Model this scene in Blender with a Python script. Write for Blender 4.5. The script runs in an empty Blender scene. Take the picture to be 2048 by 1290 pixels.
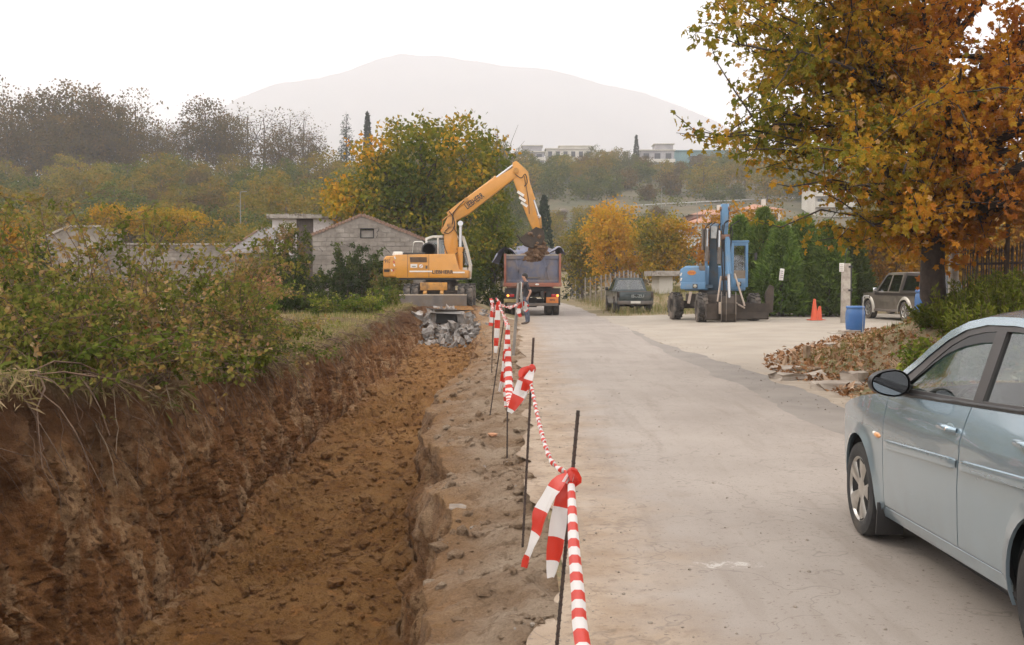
import bpy, bmesh, math, random
import numpy as np
from mathutils import Vector, Matrix, Euler, noise as mnoise
from mathutils.geometry import tessellate_polygon

scene = bpy.context.scene
COL = scene.collection
PI = math.pi
R = math.radians

# ------------------------------------------------------------------ camera, sky, sun, exposure
F_PX, HORIZON, EYE = 2000.0, 557.0, 1.65          # photo is 2048 x 1290
cam_data = bpy.data.cameras.new('camera')
cam = bpy.data.objects.new('camera', cam_data)
COL.objects.link(cam)
cam_data.sensor_width = 36.0
cam_data.lens = F_PX / 2048.0 * 36.0
cam_data.clip_start = 0.05
cam_data.clip_end = 9000.0
cam.location = (0.0, 0.0, EYE)
cam.rotation_euler = (R(90.0) - math.atan((645.0 - HORIZON) / F_PX), 0.0, 0.0)
scene.camera = cam

SUN_ELEV, SUN_AZ = R(44.0), R(-62.0)               # azimuth from +Y (view direction), negative = left
world = bpy.data.worlds.new('World')
scene.world = world
world.use_nodes = True
wn, wl = world.node_tree.nodes, world.node_tree.links
wn.clear()
w_out = wn.new('ShaderNodeOutputWorld')
w_bg = wn.new('ShaderNodeBackground')
w_sky = wn.new('ShaderNodeTexSky')
w_sky.sky_type = 'NISHITA'
w_sky.sun_disc = False
w_sky.sun_elevation = SUN_ELEV
w_sky.sun_rotation = SUN_AZ
w_sky.air_density = 1.0
w_sky.dust_density = 6.0
w_sky.ozone_density = 1.0
# an even overcast cloud deck over the clear-sky gradient
w_mix = wn.new('ShaderNodeMix')
w_mix.data_type = 'RGBA'
w_mix.inputs['Factor'].default_value = 0.90
wl.new(w_sky.outputs['Color'], w_mix.inputs['A'])
w_mix.inputs['B'].default_value = (25.2, 24.6, 24.5, 1.0)
wl.new(w_mix.outputs['Result'], w_bg.inputs['Color'])
w_bg.inputs['Strength'].default_value = 0.1
wl.new(w_bg.outputs['Background'], w_out.inputs['Surface'])

sun_data = bpy.data.lights.new('sun', 'SUN')
sun_data.energy = 1.5
sun_data.angle = R(14.0)
sun_data.color = (1.0, 0.93, 0.82)
sun = bpy.data.objects.new('sun', sun_data)
COL.objects.link(sun)
_sd = Vector((math.sin(SUN_AZ) * math.cos(SUN_ELEV), math.cos(SUN_AZ) * math.cos(SUN_ELEV), math.sin(SUN_ELEV)))
sun.rotation_euler = _sd.to_track_quat('Z', 'Y').to_euler()
sun.location = _sd * 60

vs = scene.view_settings
vs.view_transform = 'Standard'
vs.look = 'None'
vs.exposure = 0.06
vs.gamma = 1.0
vs.use_curve_mapping = False
cy = scene.cycles
cy.use_denoising = True
cy.max_bounces = 5
cy.diffuse_bounces = 2
cy.glossy_bounces = 3
cy.transmission_bounces = 4
cy.transparent_max_bounces = 10
cy.volume_bounces = 1
cy.use_adaptive_sampling = True
cy.adaptive_threshold = 0.02
cy.caustics_reflective = False
cy.caustics_refractive = False
cy.sample_clamp_indirect = 6.0

# ------------------------------------------------------------------ helpers
def at(px, py, Y):
    """point of the place that stands Y metres ahead and is seen at photo pixel px, py"""
    return Vector(((px - 1024.0) / F_PX * Y, Y, EYE + (HORIZON - py) / F_PX * Y))

def tag(o, label=None, cat=None, group=None, kind=None):
    if label: o['label'] = label
    if cat: o['category'] = cat
    if group: o['group'] = group
    if kind: o['kind'] = kind
    return o

def thing(name, label, cat, loc=(0, 0, 0), rz=0.0, group=None, rot=None):
    o = bpy.data.objects.new(name, None)
    o.empty_display_size = 0.2
    COL.objects.link(o)
    o.location = loc
    o.rotation_euler = rot if rot else (0, 0, rz)
    return tag(o, label, cat, group)

def copy_tree(o, parent=None):
    c = o.copy()
    COL.objects.link(c)
    c.parent = parent
    for ch in o.children:
        copy_tree(ch, c)
    return c

def smoothstep(a, b, x):
    t = np.clip((np.asarray(x, float) - a) / (b - a), 0, 1)
    return t * t * (3 - 2 * t)

# value noise (vectorised)
def _hash(ix, iy, iz, seed):
    h = (ix.astype(np.int64) * 374761393 + iy.astype(np.int64) * 668265263 + iz.astype(np.int64) * 2147483647 + seed * 974634777) & 0xffffffff
    h = ((h ^ (h >> 13)) * 1274126177) & 0xffffffff
    h = (h ^ (h >> 16)) & 0xffffffff
    return h.astype(float) / 4294967295.0

def vnoise(x, y, z=0.0, seed=0):
    x = np.asarray(x, float); y = np.asarray(y, float); z = np.asarray(z, float)
    x, y, z = np.broadcast_arrays(x, y, z)
    ix, iy, iz = np.floor(x), np.floor(y), np.floor(z)
    fx, fy, fz = x - ix, y - iy, z - iz
    u, v, w = [t * t * t * (t * (t * 6 - 15) + 10) for t in (fx, fy, fz)]
    r = 0
    for dx in (0, 1):
        for dy in (0, 1):
            for dz in (0, 1):
                r = r + _hash(ix + dx, iy + dy, iz + dz, seed) * (u if dx else 1 - u) * (v if dy else 1 - v) * (w if dz else 1 - w)
    return r * 2 - 1

def fbm(x, y, z=0.0, seed=0, octs=4, gain=0.5):
    s, a, f = 0.0, 1.0, 1.0
    for k in range(octs):
        s = s + a * vnoise(np.asarray(x) * f, np.asarray(y) * f, np.asarray(z) * f, seed + k * 17)
        a *= gain; f *= 2.03
    return s

def frame_of(d):
    d = Vector(d).normalized()
    up = Vector((0, 0, 1)) if abs(d.z) < 0.9 else Vector((1, 0, 0))
    a = d.cross(up).normalized()
    b = a.cross(d).normalized()
    return d, a, b

class MB:
    """collects shapes, then builds them as ONE mesh object"""
    def __init__(s):
        s.v, s.f, s.m, s.cut = [], [], [], []
    def add(s, verts, faces, mat=0):
        o = len(s.v)
        s.cut.append((o, len(s.f)))
        s.v.extend([tuple(p) for p in verts])
        for f in faces:
            s.f.append(tuple(i + o for i in f)); s.m.append(mat)
        return s
    def box(s, c, size, rot=None, mat=0, taper=None):
        hx, hy, hz = [t / 2 for t in size]
        tx, ty = taper if taper else (1, 1)
        P = [(-hx, -hy, -hz), (hx, -hy, -hz), (hx, hy, -hz), (-hx, hy, -hz),
             (-hx * tx, -hy * ty, hz), (hx * tx, -hy * ty, hz), (hx * tx, hy * ty, hz), (-hx * tx, hy * ty, hz)]
        M = Euler(rot).to_matrix() if rot is not None and not isinstance(rot, Matrix) else rot
        c = Vector(c)
        P = [c + (M @ Vector(p) if M else Vector(p)) for p in P]
        return s.add(P, [(0, 3, 2, 1), (4, 5, 6, 7), (0, 1, 5, 4), (1, 2, 6, 5), (2, 3, 7, 6), (3, 0, 4, 7)], mat)
    def bar(s, p0, p1, w, h, mat=0, up=None):
        p0, p1 = Vector(p0), Vector(p1)
        d = (p1 - p0)
        L = d.length
        d.normalize()
        u = Vector(up) if up else (Vector((0, 0, 1)) if abs(d.z) < 0.95 else Vector((0, 1, 0)))
        a = d.cross(u).normalized(); b = a.cross(d).normalized()
        M = Matrix((a, d, b)).transposed()
        return s.box((p0 + p1) / 2, (w, L, h), M, mat)
    def cyl(s, p0, p1, r0, r1=None, n=12, mat=0, caps=True):
        r1 = r0 if r1 is None else r1
        p0, p1 = Vector(p0), Vector(p1)
        d, a, b = frame_of(p1 - p0)
        P = []
        for p, r in ((p0, r0), (p1, r1)):
            for k in range(n):
                t = 2 * PI * k / n
                P.append(p + a * math.cos(t) * r + b * math.sin(t) * r)
        F = [(k, (k + 1) % n, n + (k + 1) % n, n + k) for k in range(n)]
        if caps:
            F += [tuple(range(n - 1, -1, -1)), tuple(range(n, 2 * n))]
        return s.add(P, F, mat)
    def tube(s, pts, r, n=6, mat=0, caps=True):
        pts = [Vector(p) for p in pts]
        rs = r if isinstance(r, (list, tuple)) else [r] * len(pts)
        P, F = [], []
        a_prev = None
        for i, p in enumerate(pts):
            d = (pts[min(i + 1, len(pts) - 1)] - pts[max(i - 1, 0)])
            if d.length < 1e-9: d = Vector((0, 0, 1))
            d.normalize()
            if a_prev is None:
                _, a, b = frame_of(d)
            else:
                a = a_prev - d * a_prev.dot(d)
                if a.length < 1e-6: _, a, b = frame_of(d)
                a.normalize(); b = d.cross(a)
            a_prev = a
            for k in range(n):
                t = 2 * PI * k / n
                P.append(p + (a * math.cos(t) + b * math.sin(t)) * rs[i])
        for i in range(len(pts) - 1):
            for k in range(n):
                F.append((i * n + k, i * n + (k + 1) % n, (i + 1) * n + (k + 1) % n, (i + 1) * n + k))
        if caps:
            F += [tuple(range(n - 1, -1, -1)), tuple(range((len(pts) - 1) * n, len(pts) * n))]
        return s.add(P, F, mat)
    def prism(s, poly, t0, t1, axis='x', mat=0, taper=1.0):
        """2D outline pushed along an axis: 'x' -> (y,z), 'y' -> (x,z), 'z' -> (x,y)"""
        n = len(poly)
        def mk(p, t):
            return {'x': (t, p[0], p[1]), 'y': (p[0], t, p[1]), 'z': (p[0], p[1], t)}[axis]
        area = sum(poly[i][0] * poly[(i + 1) % n][1] - poly[(i + 1) % n][0] * poly[i][1] for i in range(n))
        if (area < 0): poly = poly[::-1]
        P = [mk(p, t0) for p in poly] + [mk(p, t1) for p in poly]
        F = [tuple(range(n - 1, -1, -1)), tuple(range(n, 2 * n))] + [(k, (k + 1) % n, n + (k + 1) % n, n + k) for k in range(n)]
        if axis == 'y': F = [tuple(reversed(f)) for f in F]
        return s.add(P, F, mat)
    def lathe(s, prof, c=(0, 0, 0), axis='z', n=24, mat=0):
        """profile of (radius, height) turned round an axis"""
        P, F = [], []
        for r, h in prof:
            for k in range(n):
                t = 2 * PI * k / n
                q = (r * math.cos(t), r * math.sin(t), h)
                if axis == 'x': q = (h, q[0], q[1])
                elif axis == 'y': q = (q[1], h, q[0])
                P.append((q[0] + c[0], q[1] + c[1], q[2] + c[2]))
        m = len(prof)
        for i in range(m - 1):
            for k in range(n):
                F.append((i * n + k, i * n + (k + 1) % n, (i + 1) * n + (k + 1) % n, (i + 1) * n + k))
        if prof[0][0] > 1e-5: F.append(tuple(range(n - 1, -1, -1)))
        if prof[-1][0] > 1e-5: F.append(tuple(range((m - 1) * n, m * n)))
        return s.add(P, F, mat)
    def sph(s, c, r, nu=12, nv=8, mat=0):
        rx, ry, rz = r if isinstance(r, (tuple, list)) else (r, r, r)
        P = [(c[0], c[1], c[2] - rz)]
        for i in range(1, nv):
            a = -PI / 2 + PI * i / nv
            for k in range(nu):
                t = 2 * PI * k / nu
                P.append((c[0] + rx * math.cos(a) * math.cos(t), c[1] + ry * math.cos(a) * math.sin(t), c[2] + rz * math.sin(a)))
        P.append((c[0], c[1], c[2] + rz))
        F = [(0, 1 + (k + 1) % nu, 1 + k) for k in range(nu)]
        for i in range(nv - 2):
            for k in range(nu):
                F.append((1 + i * nu + k, 1 + i * nu + (k + 1) % nu, 1 + (i + 1) * nu + (k + 1) % nu, 1 + (i + 1) * nu + k))
        L = len(P) - 1
        F += [(1 + (nv - 2) * nu + k, 1 + (nv - 2) * nu + (k + 1) % nu, L) for k in range(nu)]
        return s.add(P, F, mat)
    def grid(s, fn, us, vs_, mat=0, flip=False):
        P = [fn(u, v) for u in us for v in vs_]
        n = len(vs_)
        F = []
        for i in range(len(us) - 1):
            for k in range(n - 1):
                q = (i * n + k, (i + 1) * n + k, (i + 1) * n + k + 1, i * n + k + 1)
                F.append(tuple(reversed(q)) if flip else q)
        return s.add(P, F, mat)
    def mesh(s, name, mats, smooth=None, bevel=0.0, seg=2):
        me = bpy.data.meshes.new(name)
        me.from_pydata(s.v, [], s.f)
        mats = mats if isinstance(mats, (list, tuple)) else [mats]
        for m in mats: me.materials.append(m)
        if len(mats) > 1: me.polygons.foreach_set('material_index', s.m)
        if bevel > 0:
            bm = bmesh.new(); bm.from_mesh(me)
            bmesh.ops.recalc_face_normals(bm, faces=bm.faces)
            es = [e for e in bm.edges if len(e.link_faces) == 2 and e.calc_face_angle(0) > 0.5 and e.calc_length() > bevel * 1.2]
            bmesh.ops.bevel(bm, geom=es, offset=bevel, segments=seg, profile=0.5, affect='EDGES', clamp_overlap=True)
            bm.to_mesh(me); bm.free()
            if smooth is None: smooth = 40
        if smooth:
            me.polygons.foreach_set('use_smooth', [True] * len(me.polygons))
            me.set_sharp_from_angle(angle=R(smooth))
        me.update()
        return me
    def build(s, name, mats, parent=None, smooth=None, bevel=0.0, seg=2, label=None):
        o = bpy.data.objects.new(name, s.mesh(name, mats, smooth, bevel, seg))
        COL.objects.link(o)
        if parent is not None: o.parent = parent
        if label: o['label'] = label
        return o

def each(mb, name, mats, parent=None, smooth=None, bevel=0.0):
    """every shape added to the collector becomes a piece of its own"""
    cut = mb.cut + [(len(mb.v), len(mb.f))]
    for (v0, f0), (v1, f1) in zip(cut[:-1], cut[1:]):
        q = MB(); q.add(mb.v[v0:v1], [tuple(i - v0 for i in f) for f in mb.f[f0:f1]])
        q.build(name, mats, parent, smooth, bevel)

def link_mesh(name, me, parent=None, loc=None, rot=None, scale=None):
    o = bpy.data.objects.new(name, me)
    COL.objects.link(o)
    if parent is not None: o.parent = parent
    if loc is not None: o.location = loc
    if rot is not None: o.rotation_euler = rot
    if scale is not None: o.scale = scale if isinstance(scale, (tuple, list)) else (scale,) * 3
    return o

def np_mesh(name, V, F, mats, mi=None, smooth=False, attrs=None):
    """mesh straight from numpy arrays; F is (n,3) or (n,4)"""
    me = bpy.data.meshes.new(name)
    V = np.asarray(V, np.float32); F = np.asarray(F, np.int32)
    me.vertices.add(len(V)); me.vertices.foreach_set('co', V.ravel())
    k = F.shape[1]
    me.loops.add(F.size); me.loops.foreach_set('vertex_index', F.ravel())
    me.polygons.add(len(F))
    me.polygons.foreach_set('loop_start', np.arange(0, F.size, k, dtype=np.int32))
    for m in (mats if isinstance(mats, (list, tuple)) else [mats]): me.materials.append(m)
    if mi is not None: me.polygons.foreach_set('material_index', np.asarray(mi, np.int32))
    me.polygons.foreach_set('use_smooth', np.full(len(F), bool(smooth)))
    for nm, (dom, arr) in (attrs or {}).items():
        a = me.attributes.new(nm, 'FLOAT', dom)
        a.data.foreach_set('value', np.asarray(arr, np.float32))
    me.update(calc_edges=True)
    me.validate()
    return me

# ------------------------------------------------------------------ materials
def new_mat(name):
    m = bpy.data.materials.new(name)
    m.use_nodes = True
    nt = m.node_tree
    for n in list(nt.nodes): nt.nodes.remove(n)
    out = nt.nodes.new('ShaderNodeOutputMaterial')
    return m, nt, out

def N(nt, kind, **kw):
    n = nt.nodes.new(kind)
    for k, v in kw.items():
        if hasattr(n, k) and k not in n.inputs.keys(): setattr(n, k, v)
        else: n.inputs[k].default_value = v
    return n

def noise_fac(nt, coord, scale, detail=4.0, rough=0.55, lo=0.35, hi=0.65, dist=0.0):
    n = N(nt, 'ShaderNodeTexNoise', Scale=scale, Detail=min(detail, 4.0), Roughness=rough, Distortion=dist)
    nt.links.new(coord, n.inputs['Vector'])
    mr = N(nt, 'ShaderNodeMapRange')
    mr.inputs['From Min'].default_value = lo
    mr.inputs['From Max'].default_value = hi
    nt.links.new(n.outputs['Fac'], mr.inputs['Value'])
    return mr.outputs['Result']

def mixc(nt, fac, a, b):
    m = nt.nodes.new('ShaderNodeMix'); m.data_type = 'RGBA'
    for sock, val in (('Factor', fac), ('A', a), ('B', b)):
        if isinstance(val, bpy.types.NodeSocket): nt.links.new(val, m.inputs[sock])
        elif sock == 'Factor': m.inputs[sock].default_value = val
        else: m.inputs[sock].default_value = (*val[:3], 1.0)
    return m.outputs['Result']

def math_n(nt, op, a, b=None, clamp=False):
    m = nt.nodes.new('ShaderNodeMath'); m.operation = op; m.use_clamp = clamp
    for i, v in enumerate((a, b)):
        if v is None: continue
        if isinstance(v, bpy.types.NodeSocket): nt.links.new(v, m.inputs[i])
        else: m.inputs[i].default_value = v
    return m.outputs[0]

def bump_of(nt, height, strength=0.3, dist=0.02):
    b = N(nt, 'ShaderNodeBump', Strength=strength, Distance=dist)
    nt.links.new(height, b.inputs['Height'])
    return b.outputs['Normal']

def pm(name, c1, c2=None, scale=3.0, rough=0.6, metal=0.0, bump=0.0, bscale=40.0, dirt=None, dirt_scale=2.0, dirt_lo=0.5, dirt_hi=0.7,
       coat=0.0, spec=0.5, emit=None, estr=1.0, rnd=0.0):
    """principled material with two-tone noise, optional dirt and fine relief"""
    m, nt, out = new_mat(name)
    b = nt.nodes.new('ShaderNodeBsdfPrincipled')
    tc = nt.nodes.new('ShaderNodeTexCoord').outputs['Object']
    if rnd > 0:
        o2 = nt.nodes.new('ShaderNodeObjectInfo'); va = nt.nodes.new('ShaderNodeVectorMath'); va.operation = 'ADD'
        nt.links.new(tc, va.inputs[0]); nt.links.new(o2.outputs['Location'], va.inputs[1]); tc = va.outputs[0]
    col = None
    if c2 is not None:
        col = mixc(nt, noise_fac(nt, tc, scale), c1, c2)
    if dirt is not None:
        f = noise_fac(nt, tc, dirt_scale, 6.0, 0.65, dirt_lo, dirt_hi)
        col = mixc(nt, f, col if col is not None else c1, dirt)
        r = nt.nodes.new('ShaderNodeMapRange'); r.inputs['To Min'].default_value = rough; r.inputs['To Max'].default_value = 0.9
        nt.links.new(f, r.inputs['Value']); nt.links.new(r.outputs['Result'], b.inputs['Roughness'])
    else:
        b.inputs['Roughness'].default_value = rough
    if rnd > 0:
        oi = nt.nodes.new('ShaderNodeObjectInfo'); hs = nt.nodes.new('ShaderNodeHueSaturation')
        mr = nt.nodes.new('ShaderNodeMapRange'); mr.inputs['To Min'].default_value = 1 - rnd; mr.inputs['To Max'].default_value = 1 + rnd
        nt.links.new(oi.outputs['Random'], mr.inputs['Value']); nt.links.new(mr.outputs[0], hs.inputs['Value']); nt.links.new(col, hs.inputs['Color']); col = hs.outputs['Color']
    if col is not None: nt.links.new(col, b.inputs['Base Color'])
    else: b.inputs['Base Color'].default_value = (*c1[:3], 1)
    b.inputs['Metallic'].default_value = metal
    b.inputs['Coat Weight'].default_value = coat
    b.inputs['Coat Roughness'].default_value = 0.08
    b.inputs['Specular IOR Level'].default_value = spec
    if bump > 0:
        n = N(nt, 'ShaderNodeTexNoise', Scale=bscale, Detail=5.0, Roughness=0.6)
        nt.links.new(tc, n.inputs['Vector'])
        nt.links.new(bump_of(nt, n.outputs['Fac'], bump, 0.02), b.inputs['Normal'])
    if emit is not None:
        b.inputs['Emission Color'].default_value = (*emit, 1); b.inputs['Emission Strength'].default_value = estr
    nt.links.new(b.outputs['BSDF'], out.inputs['Surface'])
    return m

def leaf_mat(name, stops, trans=0.3, rough=0.6):
    """leaf colours picked leaf by leaf from a ramp; a share of the light passes through"""
    m, nt, out = new_mat(name)
    at_ = nt.nodes.new('ShaderNodeAttribute'); at_.attribute_name = 'tint'
    ramp = nt.nodes.new('ShaderNodeValToRGB')
    el = ramp.color_ramp.elements
    while len(el) < len(stops): el.new(0.5)
    for e, (p, c) in zip(el, stops):
        e.position = p; e.color = (*c, 1)
    oi = nt.nodes.new('ShaderNodeObjectInfo')
    hs = nt.nodes.new('ShaderNodeHueSaturation')
    mr = nt.nodes.new('ShaderNodeMapRange'); mr.inputs['To Min'].default_value = 0.85; mr.inputs['To Max'].default_value = 1.15
    mh = nt.nodes.new('ShaderNodeMapRange'); mh.inputs['To Min'].default_value = 0.492; mh.inputs['To Max'].default_value = 0.504
    nt.links.new(oi.outputs['Random'], mr.inputs['Value']); nt.links.new(oi.outputs['Random'], mh.inputs['Value'])
    nt.links.new(mr.outputs['Result'], hs.inputs['Value']); nt.links.new(mh.outputs['Result'], hs.inputs['Hue'])
    nt.links.new(at_.outputs['Fac'], ramp.inputs['Fac'])
    nt.links.new(ramp.outputs['Color'], hs.inputs['Color'])
    d = nt.nodes.new('ShaderNodeBsdfDiffuse'); t = nt.nodes.new('ShaderNodeBsdfTranslucent'); mx = nt.nodes.new('ShaderNodeMixShader')
    mx.inputs[0].default_value = trans
    for s_ in (d, t): nt.links.new(hs.outputs['Color'], s_.inputs['Color'])
    nt.links.new(d.outputs[0], mx.inputs[1]); nt.links.new(t.outputs[0], mx.inputs[2])
    nt.links.new(mx.outputs[0], out.inputs['Surface'])
    return m

def glass_mat(name, tint=(0.75, 0.82, 0.8), refl=0.04):
    m, nt, out = new_mat(name)
    tr = nt.nodes.new('ShaderNodeBsdfTransparent'); tr.inputs['Color'].default_value = (*tint, 1)
    gl = nt.nodes.new('ShaderNodeBsdfGlossy'); gl.inputs['Roughness'].default_value = 0.03
    fr = nt.nodes.new('ShaderNodeLayerWeight'); fr.inputs['Blend'].default_value = 0.5
    add = math_n(nt, 'ADD', math_n(nt, 'MULTIPLY', math_n(nt, 'POWER', fr.outputs['Facing'], 4.0), 0.8), refl, True)
    mx = nt.nodes.new('ShaderNodeMixShader')
    nt.links.new(add, mx.inputs[0]); nt.links.new(tr.outputs[0], mx.inputs[1]); nt.links.new(gl.outputs[0], mx.inputs[2])
    nt.links.new(mx.outputs[0], out.inputs['Surface'])
    return m
# ------------------------------------------------------------------ the lie of the land
def ip(y, ys, vs_):
    return np.interp(np.asarray(y, float), ys, vs_)
def x_lip_left(y):  return ip(y, [-9, 0, 8, 15, 25, 33, 38], [-3.75, -3.75, -3.75, -3.85, -3.9, -3.75, -3.65])
def x_foot_left(y): return ip(y, [-9, 5, 10, 17.5, 22, 30, 36], [-3.2, -3.2, -3.35, -3.65, -3.5, -3.1, -2.9])
def x_lip_right(y): return ip(y, [-9, 0, 5, 8, 11.5, 15, 19, 23, 28, 33, 38], [-.45, -.45, -.5, -.62, -.98, -1.1, -1.0, -.82, -.8, -1.1, -1.3])
def z_floor(y):     return ip(y, [-9, 5, 12, 18, 25, 30, 34], [-1.5, -1.5, -1.5, -1.35, -1.02, -.7, -.5])
def z_field(y):     return ip(y, [-9, 0, 8, 12, 16, 26, 33, 40, 60], [.82, .82, .78, .55, .28, .35, .62, .6, .62])
def x_kerb(y):      return ip(y, [-9, 12, 15.5, 18.5, 20.9, 23], [4.5, 4.55, 4.8, 4.95, 5.5, 6.5])

def bank_dist(x, y):
    d1 = x - x_kerb(y)
    d2 = ((x - 5.5) * 8.3 - (y - 20.9) * 4.7) / 9.54
    return np.minimum(d1, d2)

def G(x, y):
    """height of the ground (outside the trench)"""
    x = np.asarray(x, float); y = np.asarray(y, float)
    z = 0.10 * smoothstep(4.5, 9, x) * smoothstep(22, 36, y)
    bump = 0.05 * fbm(x * 0.9, y * 0.9, 0, 5, 3)
    d = bank_dist(x, y)
    e = smoothstep(0, 2.7, x - x_kerb(y)) * smoothstep(0, 3.7, ((x - 5.5) * 8.3 - (y - 20.9) * 4.7) / 9.54)
    z = z + e * (0.92 + 0.25 * smoothstep(2, 8, d) + bump * 1.6)
    z = z + 0.0225 * np.maximum(6.3 - y, 0) * smoothstep(0.6, 1.8, x) * (y > -20)
    # left field, sloping down to the road beyond the trench end
    wl_ = smoothstep(0.15, -1.7, x)
    zf = z_field(y) + 0.10 * fbm(x * 0.35, y * 0.35, 0, 9, 3) * smoothstep(-1.5, -5, x)
    z = z + wl_ * zf
    # earth bank beside the far road
    z = z + 0.75 * smoothstep(4.9, 8.0, x) * smoothstep(50, 57, y) * (1 - smoothstep(90, 120, y)) * (1 + 0.3 * bump)
    # wooded hill behind
    b = x / np.maximum(y, 20.0)
    wr = smoothstep(-0.17, 0.02, b)
    foot = 78 + 32 * wr
    ridge = 205 + 110 * wr
    top = 21.0 + 15.5 * wr + 2.0 * fbm(b * 9, 0.3, 0, 21, 3)
    t = np.clip((y - foot) / (ridge - foot), 0, 1)
    h = top * (0.65 * t + 0.35 * t * t * (3 - 2 * t))
    h = h - np.maximum(y - ridge - 25, 0) * 0.06
    z = z + np.where(y > foot, h, 0) + np.where(y > foot, 0.9 * fbm(x * 0.05, y * 0.05, 0, 31, 3) * t, 0)
    # the hill road's cut bench on the right slope
    return z

def gz(x, y): return float(G(x, y))

# ---- materials of the ground
def m_ground():
    m, nt, out = new_mat('ground_soil')
    tc = nt.nodes.new('ShaderNodeTexCoord').outputs['Object']
    b = nt.nodes.new('ShaderNodeBsdfPrincipled')
    c = mixc(nt, noise_fac(nt, tc, 0.5, 5), (0.15, 0.11, 0.05), (0.27, 0.20, 0.11))
    c = mixc(nt, noise_fac(nt, tc, 2.3, 6, 0.6, .5, .62), c, (0.10, 0.12, 0.035))
    c = mixc(nt, noise_fac(nt, tc, 26, 4, 0.6, .52, .66), c, (0.30, 0.19, 0.10))
    sp = nt.nodes.new('ShaderNodeSeparateXYZ'); nt.links.new(tc, sp.inputs[0])
    hm = nt.nodes.new('ShaderNodeMapRange'); hm.inputs['From Min'].default_value = 1.6; hm.inputs['From Max'].default_value = 4.5
    nt.links.new(sp.outputs['Z'], hm.inputs['Value'])
    c = mixc(nt, hm.outputs[0], c, mixc(nt, noise_fac(nt, tc, 0.12, 4), (0.05, 0.055, 0.022), (0.13, 0.10, 0.055)))
    nt.links.new(c, b.inputs['Base Color']); b.inputs['Roughness'].default_value = 0.95
    n = N(nt, 'ShaderNodeTexNoise', Scale=14.0, Detail=8.0, Roughness=0.7); nt.links.new(tc, n.inputs['Vector'])
    nt.links.new(bump_of(nt, n.outputs['Fac'], 0.8, 0.06), b.inputs['Normal'])
    nt.links.new(b.outputs[0], out.inputs['Surface'])
    return m

def m_trench():
    m, nt, out = new_mat('trench_earth')
    tc = nt.nodes.new('ShaderNodeTexCoord').outputs['Object']
    b = nt.nodes.new('ShaderNodeBsdfPrincipled')
    def attr(nm):
        a = nt.nodes.new('ShaderNodeAttribute'); a.attribute_name = nm
        return a.outputs['Fac']
    # floor: orange clay
    fl = mixc(nt, noise_fac(nt, tc, 0.9, 6, 0.6, .38, .66), (0.315, 0.145, 0.040), (0.43, 0.225, 0.078))
    fl = mixc(nt, noise_fac(nt, tc, 5.5, 6, 0.65, .5, .68), fl, (0.20, 0.088, 0.030))
    fl = mixc(nt, noise_fac(nt, tc, 3.1, 4, 0.6, .6, .68), fl, (0.47, 0.215, 0.065))
    # wall: red brown clay with pale digging scars, dark topsoil above
    mp = nt.nodes.new('ShaderNodeMapping'); mp.inputs['Scale'].default_value = (2.0, 2.4, 0.55)
    mp.inputs['Rotation'].default_value = (R(12), 0, 0)
    nt.links.new(tc, mp.inputs['Vector'])
    wa = mixc(nt, noise_fac(nt, mp.outputs[0], 1.0, 7, 0.62, .4, .62), (0.265, 0.110, 0.036), (0.42, 0.205, 0.078))
    wa = mixc(nt, noise_fac(nt, mp.outputs[0], 1.7, 6, 0.6, .51, .60), wa, (0.56, 0.345, 0.18))
    wa = mixc(nt, noise_fac(nt, tc, 15, 4, 0.7, .52, .64), wa, (0.115, 0.052, 0.024))
    wa = mixc(nt, math_n(nt, 'MULTIPLY', noise_fac(nt, tc, 7, 4, 0.7, .58, .68), .7), wa, (0.44, 0.27, 0.14))
    sep = nt.nodes.new('ShaderNodeSeparateXYZ'); nt.links.new(tc, sep.inputs[0])
    nz = noise_fac(nt, tc, 1.3, 5, 0.6, .2, .8)
    zz = math_n(nt, 'ADD', sep.outputs['Z'], math_n(nt, 'MULTIPLY', nz, 0.9))
    top = nt.nodes.new('ShaderNodeMapRange'); top.inputs['From Min'].default_value = 0.1; top.inputs['From Max'].default_value = 0.95
    nt.links.new(zz, top.inputs['Value'])
    wa = mixc(nt, top.outputs[0], wa, (0.130, 0.060, 0.027))
    # verge: pale dusty dirt
    ve = mixc(nt, noise_fac(nt, tc, 1.6, 6, 0.6, .38, .62), (0.35, 0.230, 0.138), (0.50, 0.375, 0.262))
    ve = mixc(nt, noise_fac(nt, tc, 8, 6, 0.7, .52, .70), ve, (0.20, 0.125, 0.07))
    fi = mixc(nt, noise_fac(nt, tc, 2.3, 6), (0.13, 0.085, 0.04), (0.23, 0.16, 0.08))
    fi = mixc(nt, noise_fac(nt, tc, 30, 4, 0.6, .55, .66), fi, (0.33, 0.22, 0.13))
    c = mixc(nt, attr('a_wall'), fl, wa)
    c = mixc(nt, attr('a_verge'), c, ve)
    c = mixc(nt, attr('a_field'), c, fi)
    c = mixc(nt, noise_fac(nt, tc, 60, 3, 0.6, .3, .7), mixc(nt, 0.30, c, (0.05, 0.03, 0.015)), c)
    nt.links.new(c, b.inputs['Base Color']); b.inputs['Roughness'].default_value = 0.95
    b.inputs['Specular IOR Level'].default_value = 0.2
    n = N(nt, 'ShaderNodeTexNoise', Scale=22.0, Detail=6.0, Roughness=0.75); nt.links.new(tc, n.inputs['Vector'])
    nt.links.new(bump_of(nt, n.outputs['Fac'], 1.0, 0.11), b.inputs['Normal'])
    nt.links.new(b.outputs[0], out.inputs['Surface'])
    return m

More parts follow.
